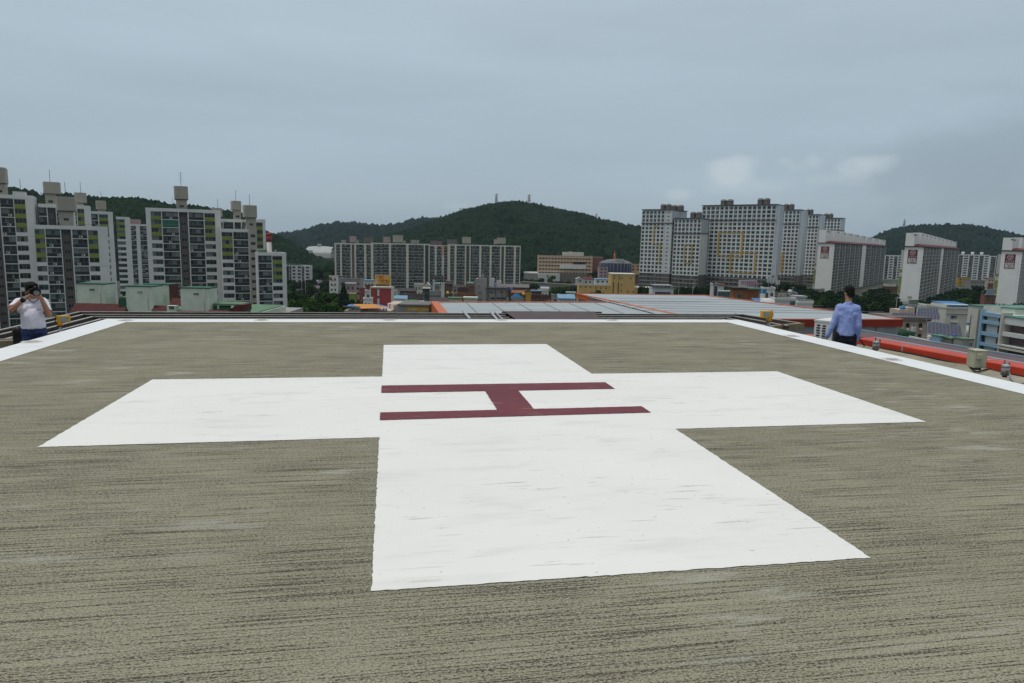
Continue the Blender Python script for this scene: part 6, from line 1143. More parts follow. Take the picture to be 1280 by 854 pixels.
# near lower wing with a red fascia facing the pad
zf = -2.2
a0, a1 = W(955, 399, zf), W(1127.5, 399.5, zf); ang = math.atan2(a1.y - a0.y, a1.x - a0.x); o = thing('red_fascia_wing', 'lower roof wing with a red fascia over a grey wall, behind the air conditioner', 'building', (a0.x, a0.y, -30), ang); Lf = (a1 - a0).length; dz = zf + 30
df = (Vector(a0) - Vector(CAM)).dot(Vector(CF)); hf = 9.3 * df / FPX
t = MB(); t.box(0, Lf, -.1, .3, dz - hf, dz, 'red_wing'); t.build('red_fascia', o); t = MB(); t.box(.2, Lf - .3, .0, 3, dz - 8, dz - hf, 'steel'); t.box(0, Lf, .3, 3.2, dz - .25, dz - .02, 'roof_sheet'); t.build('wall', o)
t = MB(); t.box(Lf - .3 - 1.2, Lf - 1.0, -.05, .0, dz - 6, dz - hf - .01, 'lamp_grey'); t.build('downpipe', o)
a0, a1 = W(935, 421, -1.2), W(1020, 419, -1.2); t = MB(); t.bar((0, 0, 0), (a1 - a0), .5, .22, 'salmon_trim'); q = t.build('parapet_edge'); q.location = a0; tag(q, 'dull salmon parapet edge low behind the air conditioner', 'parapet edge')
# ================================================================ hospital block, pad
XO, XI, YO, YI, YB = 5.90, 5.44, 6.67, 6.20, -9.2
def concrete_mat():
    m = bpy.data.materials.new('tined_concrete'); m.use_nodes = True; t = m.node_tree; L = t.links; b = t.nodes['Principled BSDF']; b.inputs['Roughness'].default_value = .95; b.inputs['Specular IOR Level'].default_value = .08
    def n(tp, **k):
        q = t.nodes.new(tp)
        for a, v_ in k.items(): setattr(q, a, v_)
        return q
    g = n('ShaderNodeNewGeometry')
    def mp(sc, rot=0):
        q = n('ShaderNodeMapping'); q.inputs['Scale'].default_value = sc; q.inputs['Rotation'].default_value = (0, 0, rot); L.new(g.outputs['Position'], q.inputs[0]); return q.outputs[0]
    def nz(vec, sc, det=4, ro=.55, dist=0):
        q = n('ShaderNodeTexNoise'); q.inputs['Scale'].default_value = sc; q.inputs['Detail'].default_value = det; q.inputs['Roughness'].default_value = ro; q.inputs['Distortion'].default_value = dist; L.new(vec, q.inputs[0]); return q.outputs[0]
    def mr(v_, a, c, d=0, e=1):
        q = n('ShaderNodeMapRange'); q.inputs[1].default_value = a; q.inputs[2].default_value = c; q.inputs[3].default_value = d; q.inputs[4].default_value = e; L.new(v_, q.inputs[0]); return q.outputs[0]
    def ma(op, a, c):
        q = n('ShaderNodeMath', operation=op)
        for i, v_ in enumerate((a, c)):
            if isinstance(v_, (int, float)): q.inputs[i].default_value = v_
            else: L.new(v_, q.inputs[i])
        return q.outputs[0]
    def mix(f, a, c):
        q = n('ShaderNodeMix', data_type='RGBA'); L.new(f, q.inputs[0]) if not isinstance(f, float) else setattr(q.inputs[0], 'default_value', f)
        for i, v_ in ((6, a), (7, c)):
            if isinstance(v_, tuple): q.inputs[i].default_value = (*v_, 1)
            else: L.new(v_, q.inputs[i])
        return q.outputs[2]
    big = nz(mp((.45, .9, 1)), 1, 5, .6)
    streak = nz(mp((.5, 7, 1)), 1, 5, .6, .3)            # long soft smears left by the broom
    groove = nz(mp((1.1, 105, 1), .006), 1, 4, .75, .1)     # the broomed grooves, long and thin
    pits = nz(mp((62, 115, 1)), 1, 3, .65, .3)                # pitted laitance between them
    grain = nz(mp((120, 150, 1)), 1, 2, .6)
    patch = nz(mp((.9, 1.6, 1)), 1, 5, .65)
    patch2 = nz(mp((3.2, 8, 1)), 1, 3, .6)
    base = mix(mr(big, .3, .7), (.232, .222, .155), (.285, .272, .195))
    base = mix(mr(streak, .50, .78, 0, .35), base, (.30, .285, .215))
    base = mix(mr(streak, .46, .28, 0, .12), base, (.13, .12, .088))
    comb = ma('ADD', ma('MULTIPLY', groove, .60), ma('MULTIPLY', pits, .40))
    comb = ma('SUBTRACT', comb, ma('MULTIPLY', ma('SUBTRACT', patch, .5), .13))
    comb = ma('SUBTRACT', comb, ma('MULTIPLY', ma('SUBTRACT', patch2, .5), .06))
    base = mix(ma('MULTIPLY', mr(groove, .46, .38), .55), base, (.075, .068, .052))
    base = mix(ma('MULTIPLY', mr(comb, .486, .458), .92), base, (.038, .033, .025))
    base = mix(ma('MULTIPLY', mr(comb, .56, .66), .45), base, (.34, .325, .26))
    base = mix(ma('MULTIPLY', mr(grain, .54, .64), .5), base, (.42, .405, .34))
    base = mix(ma('MULTIPLY', mr(grain, .48, .36), .6), base, (.09, .082, .065))
    scuff = ma('MULTIPLY', mr(nz(mp((1.3, 5.5, 1)), 1, 4, .6), .57, .68), mr(nz(mp((.4, .5, 1)), 1, 2), .42, .56))
    base = mix(ma('MULTIPLY', scuff, .5), base, (.40, .39, .35))
    fine = comb
    L.new(base, b.inputs['Base Color'])
    h = ma('ADD', ma('MULTIPLY', mr(fine, .3, .6), 1.0), ma('MULTIPLY', mr(pits, .3, .45), .6)); bp = n('ShaderNodeBump'); bp.inputs['Strength'].default_value = .35; bp.inputs['Distance'].default_value = .003; L.new(h, bp.inputs['Height']); L.new(bp.outputs[0], b.inputs['Normal'])
    MT['tined_concrete'] = m
    def paint(name, c1, c2, rough=.55, wear=.3):
        nonlocal t, L, g
        m = bpy.data.materials.new(name); m.use_nodes = True; t = m.node_tree; L = t.links; b = t.nodes['Principled BSDF']; b.inputs['Roughness'].default_value = rough; b.inputs['Specular IOR Level'].default_value = .3
        g = t.nodes.new('ShaderNodeNewGeometry')
        def n2(tp): return t.nodes.new(tp)
        big = nz(mp((.6, 1.0, 1)), 1, 5, .6); base = mix(mr(big, .3, .7), c1, c2)
        st = nz(mp((2.6, 34, 1)), 1, 4, .62, .4); patch = nz(mp((.9, 1.5, 1)), 1, 3, .5)
        w = ma('MULTIPLY', mr(st, .605, .66), mr(patch, .45, .60)); base = mix(ma('MULTIPLY', w, wear * 2.2), base, (.26, .25, .22))
        sp = nz(mp((26, 40, 1)), 1, 2, .5); base = mix(ma('MULTIPLY', mr(sp, .70, .75), .6), base, (.20, .19, .17))
        sm = nz(mp((1.1, 4.2, 1)), 1, 4, .6); base = mix(ma('MULTIPLY', mr(sm, .54, .68), .38), base, tuple(c * .78 for c in c1))
        L.new(base, b.inputs['Base Color']); f2 = nz(mp((8, 62, 1), .006), 1, 3, .6, .35); bp = t.nodes.new('ShaderNodeBump'); bp.inputs['Strength'].default_value = .22; bp.inputs['Distance'].default_value = .003; L.new(f2, bp.inputs['Height']); L.new(bp.outputs[0], b.inputs['Normal']); MT[name] = m
    paint('paint_white', (.685, .68, .645), (.735, .73, .695)); paint('paint_maroon', (.110, .015, .024), (.15, .026, .036), .6, .45); paint('paint_stripe', (.68, .70, .70), (.74, .76, .76), .5, .1)
concrete_mat()
pad = thing('helipad', 'raised concrete helipad with a white cross and maroon letter H', 'helipad', (0, 0, 0))
b = MB(); b.box(-XO + .01, XO - .01, YB, YO - .01, -.30, 0, 'tined_concrete'); b.build('deck_slab', pad)
def rough_poly(name, corners, z, m, amp=.006, step=.02, holes=None):
    """painted sheet with a slightly uneven edge"""
    out_ = []
    for i in range(len(corners)):
        a, c = Vector((*corners[i], 0)), Vector((*corners[(i + 1) % len(corners)], 0)); L = (c - a).length; k = max(1, int(L / step)); nn = Vector((-(c - a).y, (c - a).x, 0)).normalized()
        for j in range(k):
            p = a + (c - a) * (j / k); w = amp * (noise.noise(Vector((p.x * 22, p.y * 22, z * 50))) + .8 * noise.noise(Vector((p.x * 60, p.y * 60, 3)))); out_.append((p.x + nn.x * w, p.y + nn.y * w, z))
    tri = tessellate_polygon([[Vector(p) for p in out_]]); me = bpy.data.meshes.new(name); me.from_pydata(out_, [], [t_3 if (Vector(out_[t_3[1]]) - Vector(out_[t_3[0]])).cross(Vector(out_[t_3[2]]) - Vector(out_[t_3[0]])).z > 0 else t_3[::-1] for t_3 in tri]); me.materials.append(MT[m]); return link(name, me, pad)
a, Lc = 1.5175 * S, 4.5 * S
rough_poly('white_cross', [(-a, Lc), (-a, a), (-Lc, a), (-Lc, -a), (-a, -a), (-a, -Lc), (a, -Lc), (a, -a), (Lc, -a), (Lc, a), (a, a), (a, Lc)][::-1], .004, 'paint_white')
hx = 1.52 * S
rough_poly('letter_h', [(-hx, .89 * S), (-hx, .45 * S), (-.215 * S, .45 * S), (-.215 * S, -.55 * S), (-hx, -.55 * S), (-hx, -.88 * S), (hx, -.83 * S), (hx, -.53 * S), (.215 * S, -.55 * S), (.215 * S, .45 * S), (hx, .45 * S), (hx, .88 * S)], .008, 'paint_maroon', amp=.004)
for i, c in enumerate([[(-XO, YO), (-XO, YI), (XO, YI), (XO, YO)], [(-XO, YI), (-XO, YB), (-XI, YB), (-XI, YI)], [(XI, YI), (XI, YB), (XO, YB), (XO, YI)]]): rough_poly('edge_stripe', c, .004, 'paint_stripe', amp=.003 if i else .002, step=.1)
b = MB(); b.box(-XO - .03, -XO + .01, YB, YO + .03, -.30, -.0, 'paint_stripe'); b.box(XO - .01, XO + .03, YB, YO + .03, -.30, -.0, 'paint_stripe'); b.box(-XO + .01, XO - .01, YO - .01, YO + .03, -.30, .0, 'paint_stripe'); b.build('painted_edge', pad)
mat('stain', (.58, .555, .55), .8, .2, 14); mat('stain_rust', (.36, .32, .31), .85, .3, 25)
for (x, y) in ((40, 427), (157, 400.3), (327, 400), (487, 399.8), (627, 399.8), (765, 400), (1115, 449), (990, 419.8)):
    p = W(x, y, .007); c = MB(); rg = [(p.x + .13 * math.cos(2 * math.pi * k / 20) * (1 + .12 * math.sin(k * 2.3)), p.y + .13 * math.sin(2 * math.pi * k / 20), .007) for k in range(20)]; c.face(rg, 'stain'); rg2 = [(p.x + .075 * math.cos(2 * math.pi * k / 16) * (1 + .2 * math.sin(k * 1.7)), p.y + .075 * math.sin(2 * math.pi * k / 16), .010) for k in range(16)]; c.face(rg2, 'stain_rust'); c.build('flush_light', pad)
# building under the pad
o = thing('hospital_block', 'upper storeys of the building that carries the helipad', 'building', (0, 0, -30))
b = MB(); b.box(-6.0, 5.2, -12, 6.2, 0, 29.0, 'grey_wall'); b.box(5.2, 7.1, -12, 11, 0, 29.16, 'grey_wall'); b.build('wall', o)
def deckmat(name, a_, c_):
    m = mat(name, a_, .9, .35, 1.3, bump=.3); return m
deckmat('roof_membrane', (.17, .15, .085), 0); deckmat('walk_concrete', (.27, .25, .19), 0)
b = MB(); b.box(-9.6, -6.0, -12, 12.5, 26.9, 27.2, 'roof_membrane'); b.box(-6.0, 5.2, 6.2, 12.5, 26.9, 27.2, 'roof_membrane'); b.build('lower_roof', o)
for k, (x, y, sx, sy) in enumerate(((-8.5, 8.6, .7, .35), (-7.6, 10.2, .9, .4), (-8.9, 6.6, .5, .8), (-7.9, 7.0, .3, .7))):   # membrane patches
    c = MB(); c.face([(x + sx * math.cos(t_2) * (1 + .3 * math.sin(3 * t_2 + k)), y + sy * math.sin(t_2) * (1 + .2 * math.cos(2 * t_2)), 27.206 + k * .002) for t_2 in [2 * math.pi * q / 22 for q in range(22)]], 'pale_roof'); c.build('roof_patch', o)
# ledge beside the pad at the right, with cables and boxes
def along(y, x0=8.12, k=-.115): return x0 + k * (y - 5.84) * -1 * -1  # x of the red parapet foot at depth y
b = MB(); pts = []
n = 46; y0, y1 = -6.0, 5.95
cols_ = [(0, -.86), (.02, -.52), (.10, -.445), (.45, -.425), (.62, -.40), (.72, -.40)]
rows_ = []
for j in range(n + 1):
    y = y0 + (y1 - y0) * j / n; x = along(y) - .66; rows_.append([(x + c[0] + .03 * noise.noise(Vector((y * .8, 1, 0))), y, c[1] + .028 * noise.noise(Vector((y * 1.3, c[0] * 3, 5))) * (0 if i in (0,) else 1)) for i, c in enumerate(cols_)])
for j in range(n):
    for i in range(len(cols_) - 1): b.face([rows_[j][i], rows_[j][i + 1], rows_[j + 1][i + 1], rows_[j + 1][i]], 'walk_concrete', True)
b.face([rows_[n][i] for i in range(len(cols_))] + [(rows_[n][-1][0], y1, -.86)], 'walk_concrete')
o = b.build('concrete_ledge'); tag(o, 'weathered concrete ledge between the helipad edge and the red metal parapet', 'ledge')
# parapet
par = thing('red_parapet', 'red metal-clad parapet running along the right side of the helipad', 'parapet', (0, 0, 0))
def pp(y, off, z): return (along(y) + off, y, z)
ys_ = [-6 + 1.55 * k for k in range(8)] + [5.95]
for k, (ya, yb) in enumerate(zip(ys_[:-1], ys_[1:])):
    b = MB(); ya += .006; yb -= .006
    sec = [(0, -.43), (0, -.292), (.015, -.28), (.33, -.265), (.34, -.43)]
    for (o0_, z0_), (o1_, z1_) in zip(sec, sec[1:] + sec[:1]): b.face([pp(ya, o0_, z0_), pp(ya, o1_, z1_), pp(yb, o1_, z1_), pp(yb, o0_, z0_)][::-1], 'red_metal')
    b.face([pp(ya, o_, z_) for o_, z_ in sec], 'red_metal'); b.face([pp(yb, o_, z_) for o_, z_ in sec][::-1], 'red_metal'); b.build('red_cladding', par)
for y in ys_[1:-1]: b = MB(); b.box(along(y) - .010, along(y) + .0, y - .012, y + .012, -.42, -.28, 'galvanised'); b.bar(pp(y, 0, -.273), pp(y + .001, .33, -.258), .024, .006, 'galvanised'); b.build('joint_strip', par)
b = MB(); b.face([pp(-6, .345, -.262), pp(-6, .40, -.255), pp(5.95, .40, -.255), pp(5.95, .345, -.262)], 'light_blue_metal'); b.face([pp(-6, .345, -.30), pp(-6, .345, -.262), pp(5.95, .345, -.262), pp(5.95, .345, -.30)], 'light_blue_metal'); b.build('flashing', par)
mat('mauve_strip', (.125, .085, .095), .6, .15, 3); mat('mauve_sheet', (.088, .068, .070), .7, .15, 3)
b = MB(); n = 60
YM = 6.9
for k in range(14):
    x0_, x1_, x2_ = .41 + k * .05, .41 + (k + .55) * .05, .41 + (k + 1) * .05
    b.face([pp(-6, x0_, -.315), pp(-6, x1_, -.30), pp(YM, x1_, -.30), pp(YM, x0_, -.315)], 'mauve_strip'); b.face([pp(-6, x1_, -.30), pp(-6, x2_, -.32), pp(YM, x2_, -.32), pp(YM, x1_, -.30)], 'mauve_strip')
b.face([pp(-6, .38, -.5), pp(-6, 1.12, -.5), pp(YM, 1.12, -.5), pp(YM, .38, -.5)][::-1], 'mauve_strip'); b.face([pp(YM, .36, -.5), pp(YM, 1.12, -.5), pp(YM, 1.12, -.32), pp(YM, .36, -.32)], 'mauve_strip'); b.build('mauve_sheeting', par)
b = MB(); b.bar(pp(-6, 1.14, -.265), pp(7.4, 1.14, -.265), .05, .07, 'light_blue_metal'); b.build('gutter', par)
def sagging(label, name, pts, r, m, cat):
    b = MB(); P_ = [Vector(p) for p in pts]; q = []
    for i in range(len(P_) - 1):
        p0 = P_[max(0, i - 1)]; p1, p2 = P_[i], P_[i + 1]; p3 = P_[min(len(P_) - 1, i + 2)]
        for k in range(6): t = k / 6; q.append(.5 * ((2 * p1) + (-p0 + p2) * t + (2 * p0 - 5 * p1 + 4 * p2 - p3) * t * t + (-p0 + 3 * p1 - 3 * p2 + p3) * t ** 3))
    q.append(P_[-1]); b.path(q, r, m, n=6); return tag(b.build(name), label, cat)
sagging('black cable running along the foot of the red parapet', 'cable', [pp(y, -.03 - .02 * math.sin(y * 2), -.395 + .015 * math.sin(y * 1.7)) for y in (-4, -2.4, -.8, .6, 1.6, 2.6, 3.6, 4.6, 5.6)], .014, 'black', 'cable')
sagging('grey hose looping over the ledge left of the beige junction box', 'hose', [W(x, y, z) for x, y, z in ((1196, 447.5, -.38), (1203, 451, -.38), (1211, 458, -.40), (1220, 464.5, -.41), (1228, 463, -.40), (1242, 460, -.38))], .013, 'rail_dark', 'hose')
sagging('grey hose looping over the ledge at the right photo edge', 'hose', [W(x, y, z) for x, y, z in ((1261, 466, -.36), (1266, 476, -.41), (1274, 480, -.41), (1284, 478, -.41), (1300, 477, -.40))], .014, 'lamp_grey', 'hose')
sagging('thin black cable hanging behind the walking man', 'cable', [W(x, y, z) for x, y, z in ((1072, 421, -.2), (1077, 427, -.3), (1081, 434, -.42), (1080, 440, -.5))], .012, 'black', 'cable')
# junction box
def along_obj(px, py, d): return P(px, py, d)
p = P(1217.5, 460, 10.1); jb = thing('junction_box', 'beige metal junction box in front of the red parapet', 'electrical box', (p.x, p.y, p.z), math.radians(-14))
w_, h_ = 14.0 * 10.1 / FPX, 21.0 * 10.1 / FPX
b = MB(); b.box(0, w_, 0, .2, 0, h_, 'junction_beige'); b.box(-.008, w_ + .008, -.008, .208, h_, h_ + .012, 'junction_beige'); b.build('cabinet', jb)
b = MB(); b.box(.012, w_ - .012, -.008, 0, .012, h_ - .012, 'junction_beige'); b.build('door', jb); b = MB(); b.box(.02, .085, -.035, -.008, h_ * .55, h_ * .82, 'junction_beige'); b.build('latch_cover', jb)
b = MB(); b.box(w_ * .3, w_ * .8, .05, .18, -.04, -.0, 'dark_steel'); b.build('foot', jb); b = MB(); b.box(w_ + .001, w_ + .012, .06, .14, h_ * .82, h_ * .9, 'rust'); b.build('hinge', jb)
def perimeter_lamp(px, py, d, label, hpx):
    p = P(px, py, d); o = thing('perimeter_lamp', label, 'lamp', p, 0, 'grey perimeter lamps on the ledge'); h = hpx * d / FPX; r = .052
    b = MB(); b.tube((0, 0, 0), (0, 0, h * .8), r, 'lamp_grey', n=18); b.tube((0, 0, -.03), (0, 0, 0), r * .6, 'dark_steel', n=12); b.build('housing', o); b = MB(); b.tube((0, 0, h * .8), (0, 0, h * .86), r * 1.12, 'galvanised', n=18); b.tube((0, 0, h * .86), (0, 0, h), r * 1.1, 'galvanised', r * .7, n=18); b.build('lid', o)
    b = MB(); b.tube((r * .8, .04, h * .3), (r * 1.25, .06, h * 1.2), .016, 'lamp_grey', n=6); b.tube((r * 1.9, .05, h * .1), (r * 2.2, .06, h * 1.1), .012, 'dark_steel', n=6); b.tube((r * .4, .05, h), (r * .4, .05, h * 1.4), .01, 'rust', n=6); b.build('conduit', o)
    b = MB(); b.box(-r * .75, -r * .1, -r * 1.02, -r * .8, h * .12, h * .5, 'rust'); b.build('rusty_plate', o)
perimeter_lamp(1256, 469, 9.8, 'grey perimeter lamp right of the beige junction box', 13.5); perimeter_lamp(1094.5, 437.2, 11.4, 'grey perimeter lamp near the walking man', 11)
# ================================================================ safety net frame
net = thing('safety_net_frame', 'dark steel safety rails fanning out round the far and left pad edges', 'safety rails', (0, 0, 0)); ZN = -.15
left_x = [-7.46, -7.18, -6.85, -6.55]; far_y = [9.42, 8.90, 8.50, 8.10]; rgt = [((929, 392.8), (1003, 404)), ((918, 395), (985, 407)), ((908, 397), (966, 408.5)), ((903, 398.8), (950, 411))]
for k in range(4):
    P1, P2 = W(*rgt[k][0], ZN), W(*rgt[k][1], ZN); y_l = [5.35, 5.3, 5.25, 5.2][k]; pl = [Vector((left_x[k], y_l, ZN)), Vector((left_x[k], far_y[k], ZN))]
    far_end = Vector((P1.x, P1.y, ZN))
    def rail(a_, c_, nm='rail'):
        b = MB(); a_, c_ = a_ + Vector((0, 0, -.012)), c_ + Vector((0, 0, -.012)); b.bar(a_, c_, .055, .06, 'dark_steel'); b.bar(a_ + Vector((0, 0, .012)), c_ + Vector((0, 0, .012)), .05, .0115, 'rail_top'); b.build(nm, net)
    rail(pl[0], pl[1]); 
    # far rails stop at the mauve sheet where the gap is closed
    xs_, xe_ = 1.45 + .02 * k, 3.05 + .1 * k; fy = lambda x: far_y[k] + (far_end.y - far_y[k]) * (x - left_x[k]) / (far_end.x - left_x[k])
    if k == 0: rail(pl[1], far_end)
    else: rail(pl[1], Vector((xs_, fy(xs_), ZN))); rail(Vector((xe_, fy(xe_), ZN)), far_end)
    rail(far_end, P2)
for x in (-5.2, -3.6, -2.0, -.4, 4.2, 5.4): b = MB(); b.bar((x, 6.7, ZN - .07), (x, 9.5, ZN - .07), .07, .09, 'tan_steel'); b.build('bracket', net)
for y in (5.9, 7.3): b = MB(); b.bar((-5.9, y, ZN - .075), (-7.5, y, ZN - .075), .07, .09, 'tan_steel'); b.build('bracket', net)
p0, p1 = W(-14, 426, ZN), W(23, 425, ZN); b = MB(); b.bar(p0, p1, .12, .17, 'tan_steel'); b.bar(p0 + Vector((0, .1, .012)), p1 + Vector((0, .1, .012)), .03, .012, 'rail_top'); b.build('end_beam', net)
p0, p1 = W(958, 407.5, ZN), W(1003, 403.8, ZN); b = MB(); b.bar(p0, p1, .1, .16, 'tan_steel'); b.build('end_beam', net)
p0 = W(940, 412.5, ZN); b = MB(); b.bar(p0, W(960, 407.5, ZN), .08, .15, 'tan_steel'); b.build('end_beam', net)
b = MB(); n = 24
for k in range(n):
    y0_, y1_ = 6.75 + k * .115, 6.75 + (k + .6) * .115; y2_ = 6.75 + (k + 1) * .115; zz_ = -.165 + .0012 * k
    b.face([(1.55 - .0 * k, y0_, zz_), (3.1 + .055 * k * .5, y0_, zz_), (3.1 + .055 * k * .5, y1_, zz_ + .02), (1.55, y1_, zz_ + .02)], 'mauve_sheet'); b.face([(1.55, y1_, zz_ + .02), (3.1 + .055 * k * .5, y1_, zz_ + .02), (3.1 + .055 * k * .5, y2_, zz_ - .005), (1.55, y2_, zz_ - .005)], 'mauve_sheet')
b.box(1.5, 3.9, 9.45, 9.55, -.9, -.13, 'mauve_sheet'); o = b.build('sheet_cover'); tag(o, 'mauve corrugated sheet closing the gap beyond the far pad edge', 'cover sheet')
for i, (q0, q1) in enumerate((((579.5, 390.2), (587.5, 398)), ((614, 391.5), (621.5, 398.8)))):
    a_, c_ = W(*q0, -.11), W(*q1, -.11); b = MB(); b.bar(a_ + Vector((0, .1, .03)), c_, .045, .03, 'galvanised'); 
    if i: b.bar(a_ + Vector((.1, .1, .03)), c_ + Vector((.12, 0, 0)), .025, .03, 'galvanised')
    o = b.build('tie_bar'); tag(o, ['single pale metal bar laid across the far rails', 'pair of pale metal bars laid across the far rails'][i], 'metal bar')
# flood lights
def flood(px, py_base, px_l, label, face, s=1.0, d=None):
    p = W(px, py_base, -.18); o = thing('floodlight', label, 'floodlight', p, face, 'yellow floodlights on the safety rails'); dd = (p - Vector(CAM)).dot(Vector(CF)); m = dd / FPX
    b = MB(); b.tube((0, 0, -.25), (0, 0, 8 * m), 2.0 * m, 'lamp_grey', n=12); b.build('post', o)
    b = MB(); b.tube((0, 0, 8 * m), (0, 0, 13 * m), 2.4 * m, 'amber', n=12); b.box(-3.5 * m, 3.5 * m, -.03, .03, 7.2 * m, 8.6 * m, 'dark_steel'); b.box(-2.8 * m, 2.8 * m, -2 * m, 2 * m, 8.6 * m, 10 * m, 'amber'); b.build('swivel', o)
    h0 = 12.5 * m; w0 = 13.5 * m; hh = 8.2 * m
    b = MB(); b.box(-2.8 * m, -2.8 * m + w0, -2.5 * m, 3.2 * m, h0, h0 + hh, 'amber'); b.box(-2.8 * m - .0, -2.8 * m + .01, -3 * m, 3.6 * m, h0 - .5 * m, h0 + hh + .4 * m, 'amber'); hd = b.build('head', o)
    b = MB(); b.box(-2.8 * m + w0 * .26, -2.8 * m + w0 * .93, -2.8 * m, -2.5 * m, h0 + hh * .14, h0 + hh * .86, 'lens'); b.build('lens', hd)
    b = MB(); q = []
    for k in range(13): t = math.pi * (-.35 + 1.5 * k / 12); q.append((-2.8 * m - (3.2 * m) * math.sin(t) * .8, .5 * m, h0 + hh * .5 + 4.3 * m * math.cos(t) - 1.5 * m * (k / 12)))
    b.path([Vector(v_) for v_ in q], .55 * m, 'black', n=6); b.build('cable', o); return o
flood(76, 415.5, 0, 'yellow floodlight on the rails beside the photographer', .12)
o = flood(960.5, 409.5, 0, 'yellow floodlight on the rails behind the right pad corner', math.pi - .05); 
# this head faces the other way: its lens is on the camera's side too
hd = [c for c in o.children if c.name.startswith('head')][0] if len(o.children) else None
for c in list(bpy.data.objects):
    if c.parent == o: 
        c.rotation_euler = (0, 0, 0)
o.rotation_euler = (0, 0, .05); o.scale = (-1, 1, 1)
# ================================================================ air conditioner behind the man
dA = 13.2; p = P(1018.5, 401.5, dA); zb_ = -.84; o = thing('outdoor_unit', 'large cream outdoor air conditioning unit behind the walking man', 'air conditioner', (p.x, p.y, zb_), math.radians(-60)); hA = p.z - zb_
# corner faces the camera: slotted side on the left, fan front on the right
b = MB(); b.box(0, .34, 0, .78, .06, hA, 'pvc_white'); b.box(-.01, .35, -.01, .79, hA, hA + .03, 'pvc_white'); b.box(.04, .3, .05, .12, 0, .06, 'dark_steel'); b.box(.04, .3, .65, .72, 0, .06, 'dark_steel'); b.build('casing', o)
b = MB()
for c_ in range(2):
    for k in range(15): z_ = .16 + k * (hA - .2) / 15; x_ = .04 + c_ * .11; b.box(x_ + (.006 * (k * 7 % 3)), x_ + .075, -.004, -.0, z_, z_ + .028, 'black')
b.build('vent_slots', o)
b = MB(); b.box(.34, .348, .05, .73, .12, hA - .05, 'rail_dark'); b.build('fan_opening', o); b = MB(); cy_, cz_ = .39, hA * .5
for k in range(16): t = 2 * math.pi * k / 16; b.tube((.352, cy_ + .05 * math.cos(t), cz_ + .05 * math.sin(t)), (.352, cy_ + .31 * math.cos(t), cz_ + .36 * math.sin(t)), .004, 'galvanised', n=4)
for rr_ in (.12, .2, .28):
    pr = [Vector((.354, cy_ + rr_ * math.cos(2 * math.pi * k / 24), cz_ + rr_ * 1.1 * math.sin(2 * math.pi * k / 24))) for k in range(25)]; b.path(pr, .004, 'galvanised', n=4)
b.build('fan_grille', o)
# ================================================================ people
def cloth(name, rgb, rgb2, rough=.85, scale=9):
    m = bpy.data.materials.new(name); m.use_nodes = True; t = m.node_tree; b = t.nodes['Principled BSDF']; b.inputs['Roughness'].default_value = rough; b.inputs['Specular IOR Level'].default_value = .2
    g = t.nodes.new('ShaderNodeTexCoord'); n = t.nodes.new('ShaderNodeTexNoise'); n.inputs['Scale'].default_value = scale; n.inputs['Detail'].default_value = 3; n.inputs['Distortion'].default_value = .8; t.links.new(g.outputs['Object'], n.inputs[0])
    r = t.nodes.new('ShaderNodeValToRGB'); e = r.color_ramp.elements; e[0].position = .35; e[0].color = (*rgb, 1); e[1].position = .7; e[1].color = (*rgb2, 1); t.links.new(n.outputs[0], r.inputs[0]); t.links.new(r.outputs[0], b.inputs['Base Color'])
    bp = t.nodes.new('ShaderNodeBump'); bp.inputs['Strength'].default_value = .5; bp.inputs['Distance'].default_value = .02; t.links.new(n.outputs[0], bp.inputs['Height']); t.links.new(bp.outputs[0], b.inputs['Normal']); MT[name] = m
cloth('skin', (.33, .17, .11), (.40, .215, .145), .55, 6); cloth('blue_shirt', (.21, .28, .56), (.29, .36, .66)); cloth('white_tee', (.70, .68, .78), (.78, .76, .84)); cloth('black_trousers', (.010, .010, .016), (.02, .02, .028)); cloth('jeans', (.026, .040, .11), (.05, .072, .175)); cloth('hair', (.003, .0025, .0025), (.008, .007, .006), .75, 30); cloth('camera_body', (.01, .01, .01), (.02, .02, .02), .4); cloth('maroon_trim', (.16, .02, .04), (.2, .03, .05))
